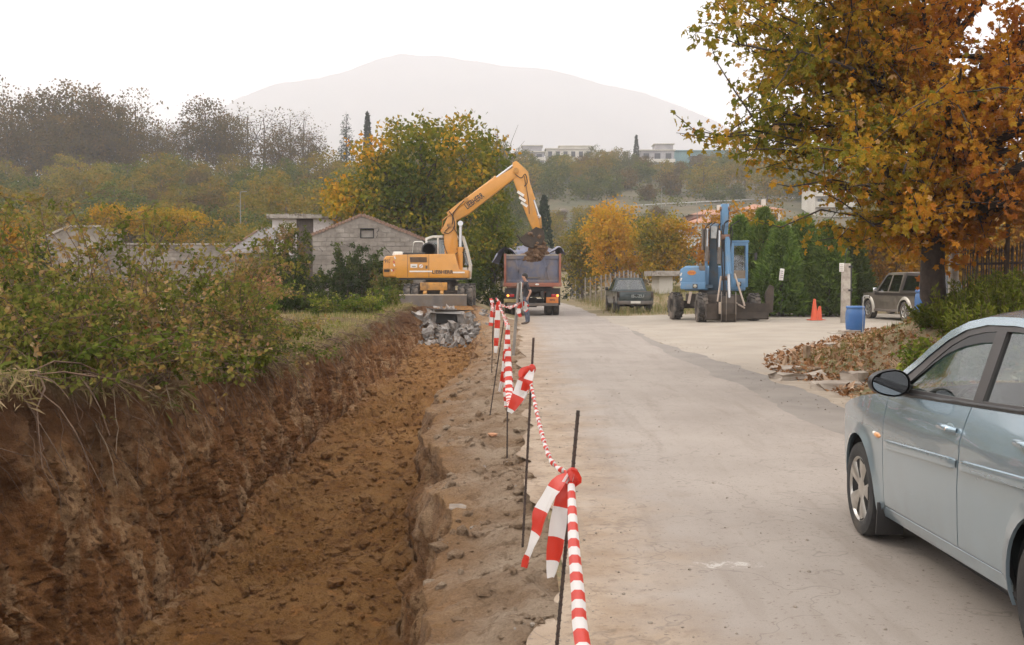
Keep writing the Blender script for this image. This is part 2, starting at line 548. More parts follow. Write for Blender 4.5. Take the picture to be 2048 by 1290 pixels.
def m_road():
    m, nt, out = new_mat('dusty_asphalt')
    tc = nt.nodes.new('ShaderNodeTexCoord').outputs['Object']
    b = nt.nodes.new('ShaderNodeBsdfPrincipled')
    sep = nt.nodes.new('ShaderNodeSeparateXYZ'); nt.links.new(tc, sep.inputs[0])
    base = mixc(nt, noise_fac(nt, tc, 0.55, 5, 0.6, .35, .65), (0.260, 0.219, 0.184), (0.328, 0.281, 0.238))
    # wheel-worn streaks along the road
    mp = nt.nodes.new('ShaderNodeMapping'); mp.inputs['Scale'].default_value = (2.2, 0.10, 1.0); nt.links.new(tc, mp.inputs['Vector'])
    base = mixc(nt, math_n(nt, 'MULTIPLY', noise_fac(nt, mp.outputs[0], 1.0, 5, 0.6, .45, .7), 0.55), base, (0.34, 0.296, 0.252))
    # dirt drifting in from the trench side
    nn = noise_fac(nt, tc, 1.1, 6, 0.65, .25, .75)
    e = math_n(nt, 'ADD', sep.outputs['X'], math_n(nt, 'MULTIPLY', nn, 0.75))
    mr = nt.nodes.new('ShaderNodeMapRange'); mr.inputs['From Min'].default_value = 1.5; mr.inputs['From Max'].default_value = 0.85
    nt.links.new(e, mr.inputs['Value'])
    dirt = mixc(nt, noise_fac(nt, tc, 1.6, 6, 0.6, .38, .62), (0.255, 0.178, 0.115), (0.365, 0.280, 0.200))
    dirt = mixc(nt, noise_fac(nt, tc, 8, 6, 0.7, .52, .70), dirt, (0.19, 0.125, 0.075))
    base = mixc(nt, mr.outputs[0], base, dirt)
    # fine wandering cracks
    cn = N(nt, 'ShaderNodeTexNoise', Scale=0.75, Detail=4.0, Roughness=0.6); nt.links.new(tc, cn.inputs['Vector'])
    ck = nt.nodes.new('ShaderNodeMapRange'); ck.inputs['From Min'].default_value = 0.0; ck.inputs['From Max'].default_value = 0.005; ck.inputs['To Min'].default_value = 0.4; ck.inputs['To Max'].default_value = 0.0
    nt.links.new(math_n(nt, 'ABSOLUTE', math_n(nt, 'SUBTRACT', cn.outputs['Fac'], 0.5)), ck.inputs['Value'])
    base = mixc(nt, ck.outputs[0], base, (0.10, 0.082, 0.066))
    # mud dropped and dragged along by wheels
    m2 = nt.nodes.new('ShaderNodeMapping'); m2.inputs['Scale'].default_value = (3.2, 0.35, 1.0); m2.inputs['Rotation'].default_value = (0, 0, R(4)); nt.links.new(tc, m2.inputs['Vector'])
    base = mixc(nt, math_n(nt, 'MULTIPLY', noise_fac(nt, m2.outputs[0], 1.3, 4, 0.65, .55, .72), 0.5), base, (0.20, 0.16, 0.125))
    # remains of a white paint mark
    def near(sock, c, w):
        k = nt.nodes.new('ShaderNodeMapRange'); k.inputs['From Min'].default_value = w; k.inputs['From Max'].default_value = w * .55
        nt.links.new(math_n(nt, 'ABSOLUTE', math_n(nt, 'SUBTRACT', sock, c)), k.inputs['Value']); return k.outputs[0]
    pk = math_n(nt, 'MULTIPLY', math_n(nt, 'MULTIPLY', near(sep.outputs['X'], 1.21, .23), near(sep.outputs['Y'], 5.62, .085)), noise_fac(nt, tc, 17, 4, .7, .47, .58))
    base = mixc(nt, math_n(nt, 'MULTIPLY', pk, .75), base, (0.52, 0.48, 0.43))
    # grit and stains
    base = mixc(nt, noise_fac(nt, tc, 34, 3, 0.6, .60, .72), base, (0.17, 0.13, 0.10))
    base = mixc(nt, math_n(nt, 'MULTIPLY', noise_fac(nt, tc, 1.9, 4, 0.6, .60, .72), 0.35), base, (0.22, 0.17, 0.13))
    base = mixc(nt, math_n(nt, 'MULTIPLY', noise_fac(nt, tc, 150, 2, 0.6, .35, .65), 0.16), base, (0.08, 0.07, 0.06))
    nt.links.new(base, b.inputs['Base Color']); b.inputs['Roughness'].default_value = 0.85
    n = N(nt, 'ShaderNodeTexNoise', Scale=90.0, Detail=5.0, Roughness=0.7); nt.links.new(tc, n.inputs['Vector'])
    nt.links.new(bump_of(nt, n.outputs['Fac'], 0.25, 0.01), b.inputs['Normal'])
    nt.links.new(b.outputs[0], out.inputs['Surface'])
    return m

M_GROUND = m_ground()
M_TRENCH = m_trench()
M_ROAD = m_road()
M_PATCH = pm('newer_asphalt', (0.182, 0.157, 0.134), (0.232, 0.202, 0.172), 1.3, 0.85, bump=0.25, bscale=110, dirt=(0.24, 0.207, 0.175), dirt_scale=0.9, dirt_lo=.5, dirt_hi=.8)
M_FORE = pm('pale_gravel', (0.290, 0.245, 0.194), (0.355, 0.307, 0.247), 0.8, 0.9, bump=0.35, bscale=70, dirt=(0.33, 0.27, 0.205), dirt_scale=1.6, dirt_lo=.5, dirt_hi=.72)
M_SHOULDER = pm('gravel_shoulder', (0.30, 0.243, 0.182), (0.38, 0.315, 0.242), 2.5, 0.92, bump=0.6, bscale=60, dirt=(0.24, 0.18, 0.12), dirt_scale=4.5, dirt_lo=.52, dirt_hi=.7)

# ---- ground sheet (with a hole for the trench)
def axis_steps(*spans):
    out = [spans[0][0]]
    for a, b, st in spans:
        n = max(1, int(round((b - a) / st)))
        out += [a + (b - a) * k / n for k in range(1, n + 1)]
    return np.array(out)

def build_ground():
    xs = axis_steps((-6000, -400, 700), (-400, -60, 10), (-60, -12, 2), (-12, -6.5, 0.5), (-6.5, 0.25, 0.75), (0.25, 4, 0.6), (4, 16, 0.22), (16, 30, 1), (30, 120, 5), (120, 420, 10), (420, 6000, 700))
    ys = axis_steps((-300, -12, 36), (-12, 8, 1.0), (8, 40, 0.33), (40, 60, 1), (60, 320, 5), (320, 520, 20), (520, 1400, 110), (1400, 4400, 500))
    X, Y = np.meshgrid(xs, ys)
    Z = G(X, Y)
    Z = np.where(Y > 520, np.minimum(Z, 12), Z)
    V = np.stack([X, Y, Z], -1).reshape(-1, 3)
    nx = len(xs)
    i, k = np.meshgrid(np.arange(len(ys) - 1), np.arange(nx - 1), indexing='ij')
    a = (i * nx + k)
    F = np.stack([a, a + 1, a + nx + 1, a + nx], -1).reshape(-1, 4)
    cx = (xs[:-1] + xs[1:]) / 2; cyy = (ys[:-1] + ys[1:]) / 2
    CX, CY = np.meshgrid(cx, cyy)
    hole = ((CX > -6.5) & (CX < 0.25) & (CY > -8) & (CY < 39.9)).reshape(-1)
    me = np_mesh('ground', V, F[~hole], M_GROUND, smooth=True)
    return tag(link_mesh('ground', me), kind='structure')
build_ground()

# ---- the trench: one finely broken surface from the field over the wall and floor to the road verge
def build_trench():
    ys = np.concatenate([np.arange(-8.6, 3.5, 0.25), np.arange(3.5, 12, 0.026), np.arange(12, 22, 0.055), np.arange(22, 31, 0.085), np.arange(31, 40.2, 0.12)])
    uf = np.linspace(0, 1, 26)[:-1] ** 0.6            # field to left lip
    uw = np.linspace(0, 1, 150)[:-1]
    ub = np.linspace(0, 1, 105)[:-1]
    ur = np.linspace(0, 1, 28)[:-1]
    uv = np.linspace(0, 1, 64)
    rows = []; aw = []; av = []; af = []
    y = ys[:, None]
    lipn = 0.22 * fbm(ys * 0.55, 0.5, 0, 3, 4)[:, None]
    xT = x_lip_left(y) + lipn; zT = z_field(y) + 0.10 * fbm(ys * 0.8, 3.3, 0, 4, 3)[:, None]
    xL = x_foot_left(y) + 0.10 * fbm(ys * 0.9, 7.7, 0, 8, 3)[:, None]
    zF = z_floor(y)
    xR = x_lip_right(y) + 0.13 * fbm(ys * 0.8, 1.5, 0, 12, 4)[:, None] + 0.22 * np.exp(-((y - 9.3) / 0.28) ** 2)
    zR = -0.16 + 0.07 * fbm(ys * 0.9, 4.4, 0, 14, 4)[:, None] - 0.10 * np.exp(-((y - 9.3) / 0.35) ** 2)
    xB = xR - 0.15 + 0.09 * fbm(ys * 1.3, 6.6, 0, 15, 3)[:, None]
    P = []
    def seg(xa, za, xb, zb, u, kind):
        u = u[None, :]
        X = xa + (xb - xa) * u
        Z = za + (zb - za) * u
        Yy = np.broadcast_to(y, X.shape).copy()
        if kind == 'field':
            fade = smoothstep(0.0, 0.4, u)
            g = G(X, Yy)
            Z = g + 0.006 + (zT - G(xT, y)) * smoothstep(0.3, 1, u) + fade * 0.05 * fbm(X * 3, Yy * 3, 0, 41, 4)
        elif kind == 'wall':
            env = np.sin(PI * np.clip(u, 0, 1)) ** 0.4
            slant = Yy + 0.42 * Z
            w = 0.10 * fbm(X * 0 + slant * 1.5, Z * 0.5, 0, 51, 3)
            tooth = slant * 3.6 + 0.8 * vnoise(slant * 0.6, Z * 0.6, 0, 53)
            fr = tooth - np.floor(tooth)
            depth = _hash(np.floor(tooth), np.floor(tooth) * 0, np.floor(tooth) * 0, 6)
            w = w + (0.17 * (np.abs(fr - 0.5) * 2) ** 1.4 - 0.05) * (0.25 + 0.75 * depth) * smoothstep(0.2, 0.55, u)
            w = w + 0.075 * fbm(X * 3.2, Yy * 3.2, Z * 2.2, 57, 6, 0.62)
            wy, wz = slant * 4.6 + .9 * vnoise(Yy * 2.5, Z * 1.2, 0, 58), Z * 1.1 + 1.1 * vnoise(Yy * 2.2, Z * 2.2, 3.3, 59)
            w = w + 0.11 * (_hash(np.floor(wy), np.floor(wz), np.floor(wy) * 0, 4) - .5)
            w = w + 0.030 * (_hash(np.floor(wy * 2.6), np.floor(wz * 4.4), np.floor(wy) * 0, 5) - .5)
            lay = np.abs(vnoise(Yy * 1.1, Z * 2.6, 0, 61))
            w = w - 0.035 * smoothstep(0.12, 0.0, lay)
            X = X + env * w
            Yy = Yy + env * 0.04 * fbm(X * 4, Yy * 4, Z * 4, 63, 3)
            Z = Z + env * 0.05 * fbm(Yy * 2.1, Z * 2.1, 0, 67, 4)
        elif kind == 'floor':
            env = smoothstep(0, 0.05, u) * (1 - smoothstep(0.95, 1, u))
            slope = 0.20 * (1 - smoothstep(0.0, 0.26, u)) * (0.55 + 0.6 * vnoise(Yy * 0.7, 2.2, 0, 71)) + 0.12 * smoothstep(0.85, 1, u)
            n1 = fbm(X * 1.1, Yy * 1.1, 0, 73, 4, 0.55)
            n2 = 0.5 - np.abs(fbm(X * 3.3, Yy * 3.3, 0, 77, 4, 0.55))
            n3 = 0.5 - np.abs(vnoise(X * 13, Yy * 13, 0, 79))
            wx, wy = X * 7 + 1.2 * vnoise(X * 3, Yy * 3, 0, 74), Yy * 7 + 1.2 * vnoise(X * 3, Yy * 3, 5.5, 75)
            n1 = n1 + .22 * (_hash(np.floor(wx), np.floor(wy), np.floor(wx) * 0, 8) - .5) + .3 * (_hash(np.floor(wx * 2.7), np.floor(wy * 2.7), np.floor(wx) * 0, 9) - .5)
            rg = 0.25 + 1.3 * smoothstep(-.35, .55, vnoise(X * .8 + 3, Yy * .55, 0, 78))
            n1 = n1 - (1 - rg) * (n1 - fbm(X * 1.1, Yy * 1.1, 0, 73, 2)); n3 = n3 * rg
            Z = Z + slope * smoothstep(0, 0.02, u) + env * (0.075 * n1 + 0.065 * n2 + 0.036 * n3 + 0.030 * rg * vnoise(X * 29, Yy * 29, 0, 80))
        elif kind == 'rwall':
            env = np.sin(PI * u) ** 0.5
            X = X + env * (0.13 * fbm(X * 2.4, Yy * 2.4, Z * 2.4, 81, 5, .6) - 0.10 * np.exp(-((Yy - 9.3) / 0.4) ** 2) * -1)
        else:
            env = 1 - smoothstep(0.72, 0.97, u)
            Z = za + (0.003 - za) * (1 - (1 - u) ** 1.8)
            n1 = fbm(X * 2.2, Yy * 1.7, 0, 83, 5, 0.58)
            n2 = 0.5 - np.abs(vnoise(X * 7, Yy * 7, 0, 87))
            Z = Z + env * (0.055 * n1 + 0.02 * n2)
        P.append(np.stack([X, Yy, Z], -1))
        return X.shape[1]
    x0 = np.full_like(y, -9.0)
    nf = seg(x0, G(x0, y), xT, zT, uf, 'field')
    nw = seg(xT, zT, xL, zF, uw, 'wall')
    nb = seg(xL, zF, xB, zF, ub, 'floor')
    nr = seg(xB, zF, xR, zR, ur, 'rwall')
    nv = seg(xR, zR, np.full_like(y, 0.42), np.zeros_like(y), uv, 'verge')
    V = np.concatenate(P, 1)
    # beyond 34 m the cut ends in a slope of rubble up to the ground the machine stands on
    X, Y, Z = V[..., 0], V[..., 1], V[..., 2]
    t = smoothstep(33.4, 37.6, Y + 0.5 * vnoise(X * 1.2, Y * 1.2, 0, 91))
    V[..., 2] = Z * (1 - t) + t * (G(X, Y) + 0.004 + 0.03 * fbm(X * 3, Y * 3, 0, 93, 3) * (1 - smoothstep(38.2, 39.5, Y)))
    ny, nx = V.shape[:2]
    z = np.zeros
    aw = np.concatenate([z(nf), np.linspace(0.9, 1, nw), np.clip(1 - np.linspace(0, 6, nb), 0, 1), np.full(nr, 0.85), z(nv)])
    av = np.concatenate([z(nf), z(nw), np.clip(np.linspace(-18, 1, nb), 0, 1) * 0.3, np.linspace(0.0, .4, nr), np.clip(np.linspace(.4, 1.9, nv), 0, 1)])
    af = np.concatenate([np.ones(nf), np.clip(1 - np.linspace(0, 12, nw), 0, 1), z(nb), z(nr), z(nv)])
    rep = lambda a: np.tile(a, (ny, 1)).reshape(-1)
    i, k = np.meshgrid(np.arange(ny - 1), np.arange(nx - 1), indexing='ij')
    a = i * nx + k
    F = np.stack([a, a + 1, a + nx + 1, a + nx], -1).reshape(-1, 4)
    me = np_mesh('trench', V.reshape(-1, 3), F, M_TRENCH, smooth=True,
                 attrs={'a_wall': ('POINT', rep(aw)), 'a_verge': ('POINT', rep(av)), 'a_field': ('POINT', rep(af))})
    o = link_mesh('trench_ground', me)
    tag(o, kind='structure')
    return V
TRV = build_trench()
def trench_pick(rng, c0, c1, y0, y1, n):
    """random points on the trench surface between two columns"""
    ny, nx = TRV.shape[:2]
    ysr = TRV[:, 0, 1]
    i0, i1 = np.searchsorted(ysr, y0), np.searchsorted(ysr, y1) - 1
    yy = y0 + (y1 - y0) * rng.random(n)
    ii = np.clip(np.searchsorted(ysr, yy), i0, i1)
    kk = (c0 + (c1 - c0) * rng.random(n)).astype(int)
    return TRV[ii, kk], ii, kk
C_FIELD, C_WALL, C_FLOOR, C_RW, C_VERGE, C_END = 0, 25, 174, 278, 305, 368

# ---- clods and stones lying on the trench floor and the verge
def lump_shapes(seed, n, squash=0.75):
    rng = random.Random(seed)
    out = []
    for _ in range(n):
        bm = bmesh.new(); bmesh.ops.create_icosphere(bm, subdivisions=1, radius=1.0)
        o = Vector((rng.random() * 50, rng.random() * 50, rng.random() * 50))
        for v in bm.verts:
            k = 1 + 0.45 * mnoise.noise(v.co * 0.9 + o) + 0.2 * rng.uniform(-1, 1)
            v.co = Vector((v.co.x * k * rng.uniform(.9, 1.1), v.co.y * k, v.co.z * k * squash))
        V = np.array([v.co[:] for v in bm.verts]); F = np.array([[v.index for v in f.verts] for f in bm.faces])
        bm.free(); out.append((V, F))
    return out

def scatter_lumps(name, pts, sizes, mat, seed=1, flat=False, attrs=None):
    shapes = lump_shapes(seed, 8)
    rng = np.random.default_rng(seed)
    VV, FF, off = [], [], 0
    for p, s in zip(pts, sizes):
        V, F = shapes[rng.integers(8)]
        a = rng.random() * 6.28
        c, sn = math.cos(a), math.sin(a)
        Rm = np.array([[c, -sn, 0], [sn, c, 0], [0, 0, 1]])
        sc = s * (0.75 + 0.5 * rng.random(3))
        VV.append((V * sc) @ Rm.T + np.asarray(p) + np.array([0, 0, s * 0.25])); FF.append(F + off); off += len(V)
    nV = sum(len(v) for v in VV)
    at_ = {k: ('POINT', np.full(nV, v)) for k, v in (attrs or {}).items()}
    me = np_mesh(name, np.concatenate(VV), np.concatenate(FF), mat, smooth=False, attrs=at_)
    return link_mesh(name, me)

_rg = np.random.default_rng(11)
def _sizes(n, lo, hi, p=3.2): return lo + (hi - lo) * _rg.random(n) ** p
_p1, _, _ = trench_pick(_rg, C_FLOOR + 2, C_RW - 2, 4.0, 14, 4200)
_p2, _, _ = trench_pick(_rg, C_FLOOR + 2, C_RW - 2, 14, 34, 2400)
tag(scatter_lumps('soil_clods', np.concatenate([_p1, _p2]), np.concatenate([np.where(_rg.random(4200) < .012, .09, _sizes(4200, .005, .045, 3)), np.where(_rg.random(2400) < .015, .11, _sizes(2400, .008, .07, 3))]), M_TRENCH, 3, attrs={'a_wall': .15, 'a_verge': .05, 'a_field': 0}),
    'loose orange clods of clay strewn over the trench floor', 'soil', kind='stuff')
_p3, _, _ = trench_pick(_rg, C_VERGE, C_END - 12, 3.2, 34, 1500)
tag(scatter_lumps('verge_clods', _p3, _sizes(1500, .006, .06, 5), M_TRENCH, 4, attrs={'a_wall': 0, 'a_verge': 1.0, 'a_field': 0}),
    'pale crumbs of dirt along the verge between trench and road', 'soil', kind='stuff')

# ---- road, newer asphalt strip, shoulder, forecourt
def sheet(name, xa, xb, ys, nx, lift, mat, rough=0.003, seed=0, edge=0.05, escale=1.3):
    y = ys[:, None]; u = np.linspace(0, 1, nx)[None, :]
    XA = xa(ys)[:, None] + edge * fbm(ys * escale, 0.1, 0, seed, 4)[:, None]
    XB = xb(ys)[:, None] + edge * fbm(ys * escale, 9.1, 0, seed + 5, 4)[:, None]
    X = XA + (XB - XA) * u
    Y = np.broadcast_to(y, X.shape)
    Z = G(X, Y) + lift + rough * fbm(X * 1.2, Y * 1.2, 0, seed, 3)
    V = np.stack([X, Y, Z], -1).reshape(-1, 3)
    i, k = np.meshgrid(np.arange(len(ys) - 1), np.arange(nx - 1), indexing='ij')
    a = i * nx + k
    F = np.stack([a, a + 1, a + nx + 1, a + nx], -1).reshape(-1, 4)
    return tag(link_mesh(name, np_mesh(name, V, F, mat, smooth=True)), kind='structure')
_c = lambda v: (lambda ys: np.full(len(ys), float(v)))
def road_bend(ys): return -0.0016 * np.maximum(ys - 52, 0) ** 2
_ry = axis_steps((-14, 3, 1), (3, 10, 0.05), (10, 20, 0.15), (20, 60, 0.8), (60, 90, 2))
sheet('road', lambda y: 0.20 + road_bend(y), lambda y: 3.46 + 0.3 * smoothstep(24, 34, y) + road_bend(y), _ry, 20, 0.016, M_ROAD, 0.002, 101, 0.12, 0.9)
sheet('asphalt_strip', lambda y: np.full(len(y), 3.3), lambda y: 4.28 - 0.45 * smoothstep(17, 26, y), axis_steps((-14, 34, 0.4)), 10, 0.008, M_PATCH, 0.001, 111, 0.09, 1.6)
sheet('gravel_shoulder', lambda y: np.full(len(y), 4.0), lambda y: x_kerb(y) + 0.12, axis_steps((-14, 21, 0.35)), 8, 0.002, M_SHOULDER, 0.001, 121, 0.08)
def fore_right(y):
    return np.interp(y, [17.5, 20.9, 29.2, 34, 42, 46], [4.9, 5.55, 10.3, 14, 19, 19])
sheet('forecourt', lambda y: np.full(len(y), 3.7), fore_right, axis_steps((17.5, 44, 0.4)), 40, 0.003, M_FORE, 0.0015, 131, 0.12, 0.6)

# ---- distant mountain
def build_mountain():
    sil = [(-900, 470), (0, 330), (300, 268), (455, 216), (480, 197), (560, 172), (640, 160), (700, 143), (750, 127), (800, 113), (870, 116), (930, 127), (960, 128), (1000, 136), (1080, 141), (1130, 152),
           (1180, 166), (1240, 178), (1290, 192), (1380, 226), (1480, 268), (1700, 340), (2100, 420), (3000, 500)]
    px = np.array([p[0] for p in sil], float); py = np.array([p[1] for p in sil], float)
    us = np.linspace(-800, 2900, 260)
    Ym = 3900.0
    hs = (HORIZON - np.interp(us, px, py)) / F_PX * Ym + EYE
    hs = hs + 4.4 * fbm(us * 0.02, 0, 0, 201, 4)
    vs_ = np.linspace(0, 1, 60)
    U, Vv = np.meshgrid(us, vs_)
    H = np.interp(U, us, hs)
    Xr = (U - 1024) / F_PX * Ym
    Y = Ym - (1 - Vv) * 1300
    rid = 1 - np.abs(fbm(Xr * 0.003, Y * 0.003, 0, 205, 5))
    Z = -3 + (H + 3) * Vv ** 1.15 * (1 - 0.22 * (1 - Vv) * rid)
    V = np.stack([Xr, Y, Z], -1).reshape(-1, 3)
    nx = len(us)
    i, k = np.meshgrid(np.arange(len(vs_) - 1), np.arange(nx - 1), indexing='ij')
    a = i * nx + k
    F = np.stack([a, a + 1, a + nx + 1, a + nx], -1).reshape(-1, 4)
    # back slope
    n0 = len(V)
    back = np.stack([Xr[-1], np.full(nx, Ym + 600.0), np.full(nx, -3.0)], -1)
    top0 = (len(vs_) - 1) * nx
    k = np.arange(nx - 1)
    F2 = np.stack([top0 + k, top0 + k + 1, n0 + k + 1, n0 + k], -1)
    m = pm('mountain_scrub', (0.045, 0.05, 0.045), (0.10, 0.09, 0.075), 0.006, 0.95)
    return tag(link_mesh('mountain', np_mesh('mountain', np.concatenate([V, back]), np.concatenate([F, F2]), m, smooth=True)), kind='structure')
build_mountain()

# ---- the haze of the autumn air
def build_haze():
    mb = MB(); mb.box((0, 2200, 468), (13000, 5000, 948))
    m, nt, out = new_mat('autumn_haze')
    v = nt.nodes.new('ShaderNodeVolumePrincipled')
    v.inputs['Color'].default_value = (0.978, 0.966, 0.985, 1)
    v.inputs['Density'].default_value = HAZE_DENSITY
    v.inputs['Anisotropy'].default_value = 0.0
    nt.links.new(v.outputs['Volume'], out.inputs['Volume'])
    o = mb.build('haze', m)
    o.visible_shadow = True
    return tag(o, 'pale autumn haze lying over the valley', 'haze', kind='stuff')
HAZE_DENSITY = 0.00058
build_haze()
# ------------------------------------------------------------------ plants
KITE = (np.array([[0, 0, 0], [0.36, 0.45, 0.05], [0, 1.0, -0.10], [-0.36, 0.45, 0.05]]), np.array([[0, 1, 2, 3]]))
LANCE = (np.array([[0, 0, 0], [0.17, 0.42, 0.06], [0, 1.0, -0.16], [-0.17, 0.42, 0.06]]), np.array([[0, 1, 2, 3]]))
def _maple():
    P = [(0, 0.22, 0.0)]
    tips = [(-62, .62), (-30, .92), (0, 1.05), (30, .92), (62, .62)]
    # lobes fan out from the leaf base; notches between them
    pts = []
    lob = [(-115, .55), (-58, .85), (0, 1.0), (58, .85), (115, .55)]
    V = [(0.0, 0.28, 0.03)]
    angs = []
    for k, (a, r) in enumerate(lob):
        angs.append((a, r))
    notch = [(-165, .26), (-86, .50), (-29, .60), (29, .60), (86, .50), (165, .26)]
    def pt(a, r, z): return (math.sin(R(a)) * r * 0.62, 0.28 + math.cos(R(a)) * r * 0.72, z)
    F = []
    for a, r in notch: V.append(pt(a, r, 0.05))
    for a, r in lob: V.append(pt(a, r, -0.10 - 0.05 * (abs(a) > 60)))
    for k in range(5): F.append((0, 1 + k + 1, 7 + k, 1 + k))
    return np.array(V), np.array(F)
MAPLE = _maple()

def leaves(pos, size, rng, shape=KITE, droop=0.5, face=None, tint=None, jitter=0.35, up=None):
    """leaf blades at the given points; returns V, F, tint per face"""
    n = len(pos)
    T, TF = shape
    d = rng.normal(size=(n, 3))                       # blade direction
    d[:, 2] -= droop
    if face is not None: d += face
    d /= np.linalg.norm(d, axis=1)[:, None] + 1e-9
    u = rng.normal(size=(n, 3)); u[:, 2] += 0.8 if up is None else up
    nrm = u - (u * d).sum(1)[:, None] * d
    nrm /= np.linalg.norm(nrm, axis=1)[:, None] + 1e-9
    s = np.cross(d, nrm)
    sz = np.asarray(size) * (1 + jitter * (rng.random(n) * 2 - 1))
    V = pos[:, None, :] + sz[:, None, None] * (T[None, :, 0, None] * s[:, None, :] + T[None, :, 1, None] * d[:, None, :] + T[None, :, 2, None] * nrm[:, None, :])
    F = TF[None] + (np.arange(n) * len(T))[:, None, None]
    t = rng.random(n) if tint is None else tint
    return V.reshape(-1, 3), F.reshape(-1, TF.shape[1]), np.repeat(np.clip(t, 0, 1), len(TF))

def leaf_mesh(name, parts, mat):
    V = np.concatenate([p[0] for p in parts]); off = 0; F = []
    for p in parts:
        F.append(p[1] + off); off += len(p[0])
    return np_mesh(name, V, np.concatenate(F), mat, attrs={'tint': ('FACE', np.concatenate([p[2] for p in parts]))})

def wander(rng, p0, p1, n, amp, sag=0.0):
    p0, p1 = np.asarray(p0, float), np.asarray(p1, float)
    L = np.linalg.norm(p1 - p0)
    o = np.cumsum(rng.normal(size=(n, 3)), 0) * amp * L / n
    t = np.linspace(0, 1, n)[:, None]
    o = o - o[-1] * t
    P = p0 + (p1 - p0) * t + o
    P[:, 2] += sag * L * (4 * t[:, 0] * (1 - t[:, 0]))
    return P

def broadleaf(rng, height, trunk_r, lobes, n_leaf, leaf_size, mats, trunk_h=0.3, clump=0.35, limbs=8, tint_fn=None, shape=KITE, shell=(0.55, 1.0), lean=(0, 0), twig=True, clumps=None, droop=0.5):
    """trunk + limbs as one mesh, crown of leaves as another (both in local space, base at the origin)"""
    mb = MB()
    top = np.array([lean[0], lean[1], height * 0.78])
    tp = wander(rng, (0, 0, -0.15), top, 9, 0.10)
    mb.tube(tp, [trunk_r * (1.25 if i == 0 else 1.0) * (1 - 0.085 * i) for i in range(9)], 9)
    vol = np.array([l[1][0] * l[1][1] * l[1][2] for l in lobes]); vol = vol / vol.sum()
    nc = clumps or max(30, n_leaf // 22)
    which = rng.choice(len(lobes), nc, p=vol)
    dirs = rng.normal(size=(nc, 3)); dirs /= np.linalg.norm(dirs, axis=1)[:, None]
    rr = (shell[0] + (shell[1] - shell[0]) * rng.random(nc) ** 0.6)
    C = np.array([l[0] for l in lobes])[which] + dirs * rr[:, None] * np.array([l[1] for l in lobes])[which]
    C = C[C[:, 2] > height * 0.04]
    nc = len(C)
    # limbs reach into the crown, twigs to part of the clumps
    ends = C[rng.choice(nc, min(limbs, nc), replace=False)]
    limb_pts = []
    for e in ends:
        k = rng.integers(2, 7)
        s = tp[k]
        if e[2] < s[2]: s = tp[max(2, k - 2)]
        P = wander(rng, s, e * 0.92 + s * 0.08, 7, 0.14, 0.05)
        r0 = trunk_r * (0.55 - 0.05 * k)
        mb.tube(P, [r0 * (1 - 0.13 * i) for i in range(7)], 6)
        limb_pts.append(P[2:])
    limb_pts = np.concatenate(limb_pts)
    if twig:
        for e in C[:: max(1, nc // 90)]:
            j = np.argmin(((limb_pts - e) ** 2).sum(1))
            P = wander(rng, limb_pts[j], e, 4, 0.12)
            mb.tube(P, [trunk_r * 0.10, trunk_r * 0.08, trunk_r * 0.05, trunk_r * 0.03], 4)
    per = max(1, n_leaf // nc)
    pos = np.repeat(C, per, 0) + rng.normal(size=(nc * per, 3)) * clump * np.array([1, 1, 0.7])
    cl = np.repeat(rng.normal(size=nc), per)
    if tint_fn: t = tint_fn(pos) + 0.10 * cl + 0.10 * rng.normal(size=len(pos))
    else: t = 0.5 + 0.16 * cl + 0.13 * rng.normal(size=len(pos))
    cen = C.mean(0)
    lf = leaves(pos, leaf_size, rng, shape, droop, face=0.5 * (pos - cen) / (np.linalg.norm(pos - cen, axis=1)[:, None] + 1e-6), tint=t)
    return mb.mesh('trunk', mats[0], smooth=50), leaf_mesh('crown', [lf], mats[1])

M_BARK = pm('bark_grey_brown', (0.075, 0.055, 0.04), (0.14, 0.11, 0.085), 9, 0.95, bump=0.8, bscale=25)
M_BARK_DARK = pm('bark_dark', (0.03, 0.021, 0.016), (0.065, 0.047, 0.036), 8, 0.95, bump=0.9, bscale=18)
M_STEM = pm('dry_stem', (0.20, 0.13, 0.075), (0.34, 0.25, 0.17), 6, 0.9)
M_STEM_DARK = pm('dark_stem', (0.07, 0.04, 0.025), (0.15, 0.09, 0.055), 6, 0.9)
L_WALNUT = leaf_mat('walnut_leaves', [(0.0, (0.050, 0.070, 0.010)), (0.35, (0.125, 0.130, 0.014)), (0.6, (0.27, 0.19, 0.018)), (0.8, (0.46, 0.235, 0.015)), (1.0, (0.50, 0.20, 0.02))])
L_ORANGE = leaf_mat('orange_leaves', [(0.0, (0.10, 0.12, 0.018)), (0.3, (0.25, 0.19, 0.02)), (0.6, (0.44, 0.25, 0.022)), (1.0, (0.47, 0.20, 0.025))])
L_RUST = leaf_mat('rust_leaves', [(0.0, (0.11, 0.070, 0.012)), (0.4, (0.26, 0.145, 0.016)), (0.75, (0.40, 0.20, 0.02)), (1.0, (0.33, 0.115, 0.02))])
L_HILL_G = leaf_mat('hill_green_leaves', [(0.0, (0.035, 0.055, 0.012)), (0.5, (0.080, 0.105, 0.018)), (0.85, (0.17, 0.155, 0.025)), (1.0, (0.24, 0.15, 0.028))])
L_HILL_Y = leaf_mat('hill_yellow_leaves', [(0.0, (0.085, 0.090, 0.014)), (0.5, (0.19, 0.160, 0.020)), (1.0, (0.34, 0.185, 0.020))])
L_HILL_B = leaf_mat('hill_brown_leaves', [(0.0, (0.055, 0.050, 0.017)), (0.5, (0.110, 0.082, 0.026)), (1.0, (0.22, 0.125, 0.030))])
L_CONIFER = leaf_mat('conifer_needles', [(0.0, (0.036, 0.060, 0.014)), (0.5, (0.098, 0.155, 0.028)), (1.0, (0.20, 0.265, 0.05))], 0.25)
